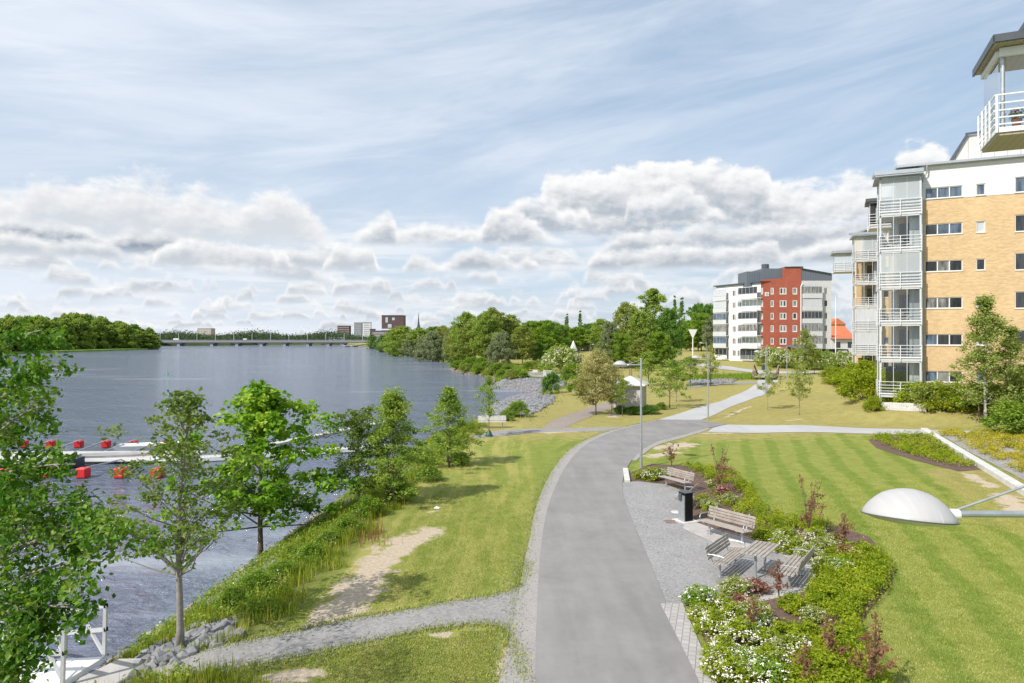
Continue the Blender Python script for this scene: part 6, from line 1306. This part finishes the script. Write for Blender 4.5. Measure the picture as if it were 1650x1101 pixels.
# red leaved saplings
def sapling(seed, h_, w_, n):
    rng = np.random.default_rng(seed); root = empty('red_sapling', (0, 0, 0)); tb = MB(); P = []
    for k in range(n):
        a = rng.random() * 6.28; e = w_ * rng.uniform(.15, 1.0); top = h_ * rng.uniform(.6, 1.0); pts = [(math.cos(a) * e * q ** 1.5 * .6 + .03 * math.sin(q * 9 + k), math.sin(a) * e * q ** 1.5 * .6, top * q) for q in np.linspace(0, 1, 7)]
        tb.tube(pts, list(np.linspace(.013, .004, 7)), 5, cap=False)
        for j in range(17):
            q = rng.uniform(.3, 1.02); i = min(5, int(q * 6)); c = np.array(pts[i]) + (np.array(pts[i + 1]) - np.array(pts[i])) * (q * 6 - i); P.append(c + rng.normal(size=(3, 3)) * .04)
        for s_ in range(2):
            q = rng.uniform(.35, .8); c = np.array(pts[int(q * 6)]); a2 = rng.random() * 6.28; L = w_ * rng.uniform(.3, .65); e2 = c + (math.cos(a2) * L, math.sin(a2) * L, L * .35); tb.tube([c, (c + e2) / 2 + (0, 0, .05), e2], [.006, .005, .003], 4, cap=False)
            for j in range(8): P.append(c + (e2 - c) * rng.uniform(.3, 1.05) + rng.normal(size=(3, 3)) * .035)
    tb.build('trunk', M_BARK, root); P = np.vstack(P); V, Fq = leaf_quads(rng, P, .068, .2, None, .5); np_obj('crown', V, Fq, LF['red'], root); return root
s1 = sapling(71, 1.9, .8, 7); s2 = sapling(72, 1.5, .7, 6); s3 = sapling(73, 1.35, .6, 3)
for r_, px, py, sc_, lb in ((s1, 1158, 795, 1.15, 'red-leaved sapling behind the long bench and the black bin'), (s1, 1302, 862, 1.1, 'tallest red-leaved sapling, alone against the lawn right of the long bench'), (s3, 1358, 885, 1.2, 'red-leaved sapling right of the tallest one at the lawn edge'), (s2, 1082, 752, 1.0, 'small thin red sapling behind the farthest plaza bench'),
                            (s3, 1255, 968, 1.1, 'sparse red-leaved sapling directly in front of the picnic table'), (s3, 1212, 1030, .95, 'thin red sapling among the white flowers in front of the picnic bench'), (s3, 1335, 1075, 1.1, 'red sapling in the front bed near the striped lawn edge'), (s2, 1405, 1120, 1.2, 'red sapling cut by the bottom edge of the photo by the lawn'), (s3, 1300, 1110, .9, 'red sapling at the bottom middle of the front bed')):
    put(r_, px, py, scale=(sc_, sc_, sc_), label=lb, cat='sapling')
# general bushes
b_y = bush_mesh(81, 1.5, 1.2, 110, 60, .10, .30, LF['lime'], 'shrub'); b_o = bush_mesh(82, 1.6, 1.25, 110, 60, .11, .32, LF['olive'], 'shrub'); b_d = bush_mesh(83, 1.7, 1.2, 120, 70, .10, .30, LF['dark'], 'shrub'); b_m = bush_mesh(84, 1.7, 1.25, 110, 60, .11, .32, LF['weed'], 'shrub')
b_c = bush_mesh(85, 2.4, 1.9, 150, 60, .14, .42, LF['mid'], 'flowering_shrub', flower=M_CREAM, nfl=170, fsize=.15)
b_y2 = bush_mesh(86, 1.6, 1.25, 100, 55, .10, .34, LF['bright'], 'shrub', lumps=.4)
NB = {id(b_y2): (1.6, 2.5), id(b_y): (1.5, 2.4), id(b_o): (1.6, 2.5), id(b_d): (1.7, 2.4), id(b_m): (1.7, 2.5), id(b_c): (2.4, 3.8)}
def bush(r_, px, py, hpx, wpx, lb, group=None, cat='shrub'):
    p = G(px, py); u_ = p.y / FPX; h_, w_ = NB[id(r_)]; sx = wpx * u_ / w_; put(r_, loc=p, scale=(sx, sx, hpx * u_ / h_), label=lb, cat=cat, group=group)
for a in ((b_d, 888, 635, 32, 30, 'dark green egg-shaped bush by the stony cove'), (b_m, 930, 637, 26, 34, 'loose green bush between the dark egg-shaped bush and the tan tree'), (b_c, 905, 602, 40, 66, 'big cream-flowering bush above the far terrace'), (b_m, 925, 618, 28, 44, 'low green bush below the cream-flowering bush'), (b_m, 880, 598, 20, 26, 'round bush behind the far stone block'),
          (b_d, 1000, 667, 12, 26, 'low dark green hedge plant at the left corner of the kiosk'), (b_d, 1022, 668, 12, 34, 'low dark green hedge plant in front of the kiosk wall'), (b_d, 1046, 667, 13, 34, 'low dark green hedge plant at the right corner of the kiosk'), (b_m, 834, 672, 22, 40, 'green bush on the top of the stony bank right of the white bench'), (b_m, 815, 678, 14, 26, 'small green bush beside the white riverside bench'),
          (b_m, 1065, 660, 10, 20, 'tiny dark bush in the shade right of the kiosk')): bush(*a)
for a in ((b_o, 1440, 652, 32, 56, 'left end bush of the hedge under the yellow building'), (b_y, 1472, 656, 36, 64, 'second hedge bush under the lowest balcony'), (b_o, 1502, 658, 36, 70, 'reddish olive hedge bush below the lowest triple window'), (b_y, 1535, 660, 38, 70, 'yellow-green hedge bush below the lowest triple window'), (b_m, 1565, 662, 38, 66, 'deep green hedge bush left of the staked birch'),
          (b_m, 1610, 668, 40, 50, 'green bush behind the staked birch'), (b_m, 1640, 668, 46, 50, 'dark tall bush at the right photo edge'), (b_m, 1636, 702, 46, 96, 'round willow-like bush at the right edge beyond the golden bed'), (b_y, 1392, 643, 42, 84, 'yellow-green bush left of the lowest balcony'), (b_y, 1372, 622, 24, 66, 'bright low bush behind the dry lawn corner'),
          (b_y, 1408, 662, 20, 36, 'yellow-flowered low bush by the stone retaining wall'), (b_y, 1345, 618, 12, 40, 'low yellow-green bush patch left of the balcony tower'), (b_y, 1345, 606, 12, 50, 'yellow-green bush in front of the carport'), (b_y, 1396, 613, 28, 66, 'yellow-green bush below the second balcony tower')): bush(*a)
for px, py, w_ in ((1240, 590, 44), (1262, 593, 44), (1285, 594, 44), (1308, 596, 40), (1332, 596, 44), (1355, 597, 40), (1378, 598, 36)):
    bush(b_c, px, py, 27, w_, 'cream-flowering shrub in the long hedge before the red and white block', 'flowering hedge shrubs below the red and white block')
# shore vegetation: bushes beside the wood
rg = random.Random(9)
for px, py in ((752, 600), (770, 603), (740, 594), (790, 608), (808, 611), (825, 612), (842, 610), (760, 592), (783, 598), (800, 602), (733, 588), (712, 582), (722, 577), (700, 577), (690, 574), (745, 585), (815, 603), (832, 606), (705, 573), (668, 569), (652, 567.5), (640, 566), (628, 564), (776, 590), (850, 598), (868, 594)):
    bush(rg.choice([b_m, b_o, b_m]), px, py, rg.uniform(9, 15), rg.uniform(22, 34), 'leafy shore bush in front of the riverside wood', 'bushes along the riverside wood')
for px, py, h_, w_ in ((590, 836, 60, 80), (560, 862, 50, 70), (645, 808, 50, 70), (690, 775, 40, 60), (500, 905, 48, 70), (455, 935, 50, 80), (415, 960, 66, 90), (375, 985, 56, 80), (530, 880, 40, 60), (740, 748, 30, 50), (470, 905, 40, 60), (235, 1040, 24, 34)):
    bush(rg.choice([b_m, b_y2, b_m, b_y2]), px, py, h_ * .55, w_ * .72, 'wild green bush on the steep riverbank', 'wild bushes on the riverbank')
# retaining wall of pale stone under the hedge
a, c = G(1420, 661), G(1492, 664); k = c - a; rw_ = MB(); 
for i in range(26):
    for j in range(2): 
        q = (i + .5 * (j % 2)) / 26; s_ = rg.uniform(.8, 1.1); rw_.box((a.x + k.x * q, a.y + k.y * q + j * .12, a.z + k.z * q + .16 + j * .3), (k.length / 26 * 1.0 * s_, .5, .32), rg.uniform(-.1, .1))
tag(rw_.build('stone_wall', M_CONC, bevel=.03), 'low curved retaining wall of pale stones below the balcony hedge', 'wall')
# --- rocks
def rocks(name, pts, s0, s1, mat, label, seed):
    rng = np.random.default_rng(seed); n = len(pts); bm = bmesh.new(); bmesh.ops.create_icosphere(bm, subdivisions=1, radius=1); v0 = np.array([v.co for v in bm.verts]); f0 = np.array([[v.index for v in f.verts] for f in bm.faces]); bm.free(); nv = len(v0)
    sc = rng.uniform(s0, s1, (n, 1, 1)) * rng.uniform(.6, 1.25, (n, 1, 3)) * np.array([1, 1, .75]); dsp = 1 + rng.normal(size=(n, nv, 1)) * .16; V = v0[None] * dsp * sc
    th = rng.random(n) * 6.28; c_, s_ = np.cos(th)[:, None], np.sin(th)[:, None]; X_ = V[:, :, 0] * c_ - V[:, :, 1] * s_; Y_ = V[:, :, 0] * s_ + V[:, :, 1] * c_; V = np.stack([X_, Y_, V[:, :, 2]], -1) + pts[:, None, :]
    Fq = (f0[None] + (np.arange(n) * nv)[:, None, None]).reshape(-1, 3); return tag(np_obj(name, V.reshape(-1, 3), Fq, mat), label, 'stones', kind='stuff')
def rockmat(name, cols):
    m, t, out = new_mat(name); g = t.new('ShaderNodeNewGeometry'); n = t.noise(t.coord('Object'), 9, 4, .7); c = t.ramp(g.outputs['Random Per Island'], [(i / (len(cols) - 1), q) for i, q in enumerate(cols)]); principled(t, out, t.mix(t.math('MULTIPLY', n, .45), c, tuple(x * .5 for x in cols[0])), .9, t.bump(n, .5, .02)); return m
M_ROCK = rockmat('riprap_grey', [(.16, .16, .17), (.22, .22, .235), (.30, .30, .315), (.19, .185, .185), (.34, .335, .33)]); M_ROCKB = rockmat('riprap_warm', [(.22, .17, .14), (.32, .26, .22), (.18, .145, .125), (.42, .37, .32)])
rng = np.random.default_rng(5)
def on_ground(xy, dz=0.): return np.column_stack([xy, hgt(xy[:, 0], xy[:, 1]) + dz])
# revetments round the cove
def band(y0, y1, x0, x1, lo, hi, n, seed):
    rng = np.random.default_rng(seed); q = rng.random((n * 6, 2)) * (x1 - x0, y1 - y0) + (x0, y0); sd = shore_sd(q[:, 0], q[:, 1]); q = q[(sd > lo) & (sd < hi)]; return q[:n]
q = band(60, 113, -8, 14, -.6, 8.5, 5200, 1); q = q[in_poly(q[:, 0], q[:, 1], W2([(775, 700), (800, 676), (815, 674), (860, 668), (918, 652), (915, 644), (870, 636), (840, 632), (790, 648), (770, 690)]) + [(-12, 70)])]
q = q[:4200]; rocks('stone_bank', on_ground(q, .02), .14, .34, M_ROCK, 'grey stone revetment on the near side of the little cove', 2)
q = band(114, 134, -6, 16, -.5, 3.6, 3000, 3); rocks('stone_bank', on_ground(q, .02), .18, .40, M_ROCK, 'grey stone revetment below the far gravel terrace', 4)
q = band(114, 134, -6, 12, -1, 1.2, 900, 13); rocks('stone_bank', on_ground(q, .05), .16, .32, M_ROCKB, 'rusty brown stones at the waterline of the far revetment', 14)
q = band(8, 60, -16, 0, -.6, 1.9, 3600, 5); rocks('shore_stones', on_ground(q, .05), .09, .26, M_ROCKB, 'pale brown shore stones along the steep grassy riverbank', 6)
q = band(13, 50, -16, 0, .8, 5.0, 6000, 7); q = q[(np.sin(q[:, 0] * 1.1 + 1) * np.sin(q[:, 1] * .62 + 4) > .25)][:1500]; rocks('shore_stones', on_ground(q, .03), .10, .28, M_ROCK, 'grey boulders scattered in clumps on the grassy riverbank', 8)
q = np.vstack([rng.normal(size=(170, 2)) * (.55, .7) + tuple(G(268, 1050)[:2]), rng.normal(size=(140, 2)) * (.5, .5) + tuple(G(325, 1030)[:2])]); rocks('shore_stones', on_ground(q, .03), .07, .20, M_ROCK, 'heap of grey rocks around the foot of the slender young tree', 9)
q = W2([(1108, 622), (1182, 617), (1184, 611), (1110, 614)]); q = sample_poly(rng, q, 420); rocks('ditch_stones', on_ground(q, .05), .12, .34, M_ROCK, 'grey stones lining the dry ditch left of the footbridge', 10)
q = W2([(1162, 616), (1196, 613), (1192, 607), (1165, 610)]); q = sample_poly(rng, q, 90); rocks('ditch_stones', on_ground(q, .1), .14, .34, M_ROCKB, 'pinkish stones piled beside the dry ditch', 11)
q = W2([(700, 585), (740, 600), (770, 607), (786, 613), (786, 609), (745, 596)]); q = band(140, 210, -24, 0, -.6, 1.2, 900, 12); rocks('shore_stones', on_ground(q, .02), .2, .42, M_ROCKB, 'brown stones along the shoreline below the riverside bushes', 15)
# --- grasses
def blades(name, XY, h0, h1_, wd, mat, label, seed, lean=.35):
    rng = np.random.default_rng(seed); n = len(XY); z = hgt(XY[:, 0], XY[:, 1]); a = rng.random(n) * 6.283; H = rng.uniform(h0, h1_, n); L = H * lean * rng.random(n); a2 = rng.random(n) * 6.283
    B = np.column_stack([XY, z]); W = np.column_stack([np.cos(a), np.sin(a), np.zeros(n)]) * (wd * rng.uniform(.6, 1.4, n))[:, None]; T = B + np.column_stack([np.cos(a2) * L, np.sin(a2) * L, H]); M_ = B + (T - B) * .5 + np.column_stack([-np.cos(a2) * L, -np.sin(a2) * L, H * .2]) * .15
    V = np.stack([B - W, B + W, M_ + W * .7, T, M_ - W * .7], 1).reshape(-1, 3); i = np.arange(n) * 5; Fq = np.stack([i, i + 1, i + 2, i + 4], 1)
    me = bpy.data.meshes.new(name); Ft = np.stack([i + 4, i + 2, i + 3], 1); me.from_pydata(V.astype(np.float32), [], [tuple(x) for x in Fq.tolist()] + [tuple(x) for x in Ft.tolist()]); me.materials.append(mat); o = bpy.data.objects.new(name, me); link(o); return tag(o, label, 'grass', kind='stuff')
def region(x0, x1, y0, y1, lo, hi, n, seed, clump=0.):
    GP = _top + [tuple(G(878, 905)[:2]), tuple(G(872, 1000)[:2]), tuple(G(868, 1101)[:2])] + _bot
    rng = np.random.default_rng(seed); q = rng.random((n * 5, 2)) * (x1 - x0, y1 - y0) + (x0, y0); sd = shore_sd(q[:, 0], q[:, 1]); lim = hi + .35 * np.sin(q[:, 1] * 1.9) + .2 * np.sin(q[:, 1] * 5.3); k = (sd > lo) & (sd < lim)
    if clump: k &= (np.sin(q[:, 0] * 2.1 + seed) * np.sin(q[:, 1] * 1.7 + seed) + rng.normal(size=len(q)) * .5 > clump)
    q = q[k]; q = q[~in_poly(q[:, 0], q[:, 1], GP)]; q = q[np.hypot(q[:, 0] + 9.6, q[:, 1] - 14.6) > 2.0]; q = q[(np.hypot(q[:, 0] - RK[0][0], q[:, 1] - RK[0][1]) > .9) & (np.hypot(q[:, 0] - RK[1][0], q[:, 1] - RK[1][1]) > .8)]; return q[:n]
RK = (tuple(G(268, 1050)[:2]), tuple(G(325, 1030)[:2]))
q = region(-13, 3, 12, 56, 1.7, 5.9, 46000, 21); blades('tall_grass', q, .10, .42, .012, LF['grass'], 'tall uncut grass covering the bank between the left lawn and the river', 22)
q = region(-12, 3, 12, 56, 3.2, 6.2, 3200, 23, .35); blades('tall_grass', q, .35, .8, .008, LF['gold'], 'yellowish seeding grass stalks along the lawn edge of the bank', 24, .2)
q = region(-13, 3, 12, 56, 1.9, 5.4, 8000, 25, -.1); P = on_ground(q, 0.); rng = np.random.default_rng(26); idx = np.repeat(np.arange(len(P)), 7); Pw = P[idx] + rng.normal(size=(len(idx), 3)) * (.12, .12, .10) + (0, 0, .25); V, Fq = leaf_quads(rng, Pw, .085, .7, None, .5); tag(np_obj('bank_weeds', V, Fq, LF['weed']), 'broad-leaved weeds mixed through the grass of the riverbank', 'weeds', kind='stuff')
q = region(-12, 3, 14, 50, 2.2, 5.6, 260, 27, .2); P = on_ground(q, .4); idx = np.repeat(np.arange(len(P)), 5); Pw = P[idx] + rng.normal(size=(len(idx), 3)) * .06; V, Fq = leaf_quads(rng, Pw, .035, 1., None, .9); tag(np_obj('wild_flowers', V, Fq, M_WFLO), 'small white wild flowers dotted over the riverbank', 'flowers', kind='stuff')
# reddish sorrel patch
q = rng.normal(size=(120, 2)) * (.28, .7) + tuple(G(600, 868)[:2]); blades('sorrel', q, .2, .5, .010, LF['red'], 'rusty red sorrel stalks at the lawn edge of the bank', 31, .15)
# grass and reeds along the far shore and ditch
q = region(-30, 20, 134, 215, .8, 7, 15000, 33); blades('shore_grass', q, .4, 1.1, .06, LF['weed'], 'tall light green grass along the far curved shore', 34)
q = region(-12, 16, 56, 112, 7.0, 9.5, 3000, 35, .2); blades('shore_grass', q, .12, .35, .03, LF['grass'], 'grass fringe above the stony bank of the cove', 36)
q = sample_poly(rng, W2([(1100, 614), (1220, 612), (1222, 604), (1100, 607)]), 4500); blades('ditch_grass', q, .3, .8, .035, LF['weed'], 'dark rough grass along the far side of the dry ditch', 37)
LF['turf'] = M_TURF
def dirt_at(q): return near_dirt(q[:, 0], q[:, 1])
# lawn turf: short blades where the lawn is nearest
def lawn(poly, n, seed, label, h=(.015, .042), wd=.006, mat=None):
    rng = np.random.default_rng(seed); q = sample_poly(rng, poly, n); q = q[rng.random(len(q)) < sstepn(-q[:, 1], -38, -19)]; q = q[dirt_at(q) < .30 + .25 * rng.random(len(q))]
    return blades('lawn_grass', q, h[0], h[1], wd, mat or LF['turf'], label, seed, .9)
lawn(W2([(1440, 960), (1400, 1010), (1395, 1060), (1440, 1125), (1655, 1125), (1655, 810), (1600, 780), (1560, 765), (1420, 728), (1300, 722), (1140, 730), (1200, 765), (1225, 815), (1330, 842), (1405, 866), (1442, 905)]), 330000, 41, 'short mown grass blades of the striped lawn, nearest part')
lawn(W2([(340, 1088), (480, 1064), (600, 1040), (700, 1020), (800, 1015), (800, 1125), (340, 1125)]), 42000, 42, 'short grass blades of the lawn corner below the gravel path')
lawn(W2([(400, 1025), (560, 990), (770, 955), (840, 930), (858, 850), (885, 780), (925, 725), (800, 715), (735, 770), (650, 840), (560, 925)]), 150000, 43, 'short grass blades of the left lawn between the bank and the path')
# a few tall weeds at the bottom left beside the gravel path
q = rng.normal(size=(700, 2)) * (.7, .22) + tuple(G(305, 1105)[:2]); blades('tall_grass', q, .12, .42, .010, LF['grass'], 'tuft of tall grass at the bottom left below the concrete ramp', 45)

def along(edge, n, wid, seed):
    rng = np.random.default_rng(seed); P = np.array(edge); seg = np.diff(P, axis=0); L = np.hypot(*seg.T); i = rng.choice(len(L), n, p=L / L.sum()); q = rng.random(n)[:, None]; return P[i] + seg[i] * q + rng.normal(size=(n, 2)) * wid
lo_ = ribbon(lw, 0, [.75, .7, .6, .5, .42, .5, .55, .6, .5, .3, .2], 0, 1); lo_ = lo_[len(lw):]
q = np.vstack([along(_top, 5200, .13, 1), along(_bot, 5200, .13, 2), along(lo_, 7000, .14, 3), along(gpoly([(1025, 730), (1060, 711), (1110, 699), (1300, 700), (1480, 702)]), 1800, .12, 4)]); q = q[~in_poly(q[:, 0], q[:, 1], lw + rw[::-1])]; q = q[shore_sd(q[:, 0], q[:, 1]) > 4.2]
blades('edge_grass', q, .02, .09, .008, M_TURF, 'ragged grass fringe creeping over the edges of the gravel paths', 51, .9)
rng = np.random.default_rng(8)
q = np.vstack([along(_top, 700, .22, 5), along(_bot, 700, .22, 6), along(lo_, 1400, .25, 7), sample_poly(rng, plaza, 500)]); q = q[~in_poly(q[:, 0], q[:, 1], lw + rw[::-1])]; rocks('loose_gravel', on_ground(q, .02), .006, .022, M_ROCK, 'loose pebbles scattered on the gravel and the lawn edges', 52)
q = sample_poly(rng, BED_A, 3800); rocks('bark_chips', on_ground(q, .03), .008, .03, M_SOIL, 'coarse bark chips covering the planting bed soil', 53)
# drop prototypes that were never placed
for o in [o for o in list(bpy.data.objects) if o.parent is None and o.type == 'EMPTY' and 'label' not in o.keys()]:
    for c in list(o.children_recursive): bpy.data.objects.remove(c)
    bpy.data.objects.remove(o)
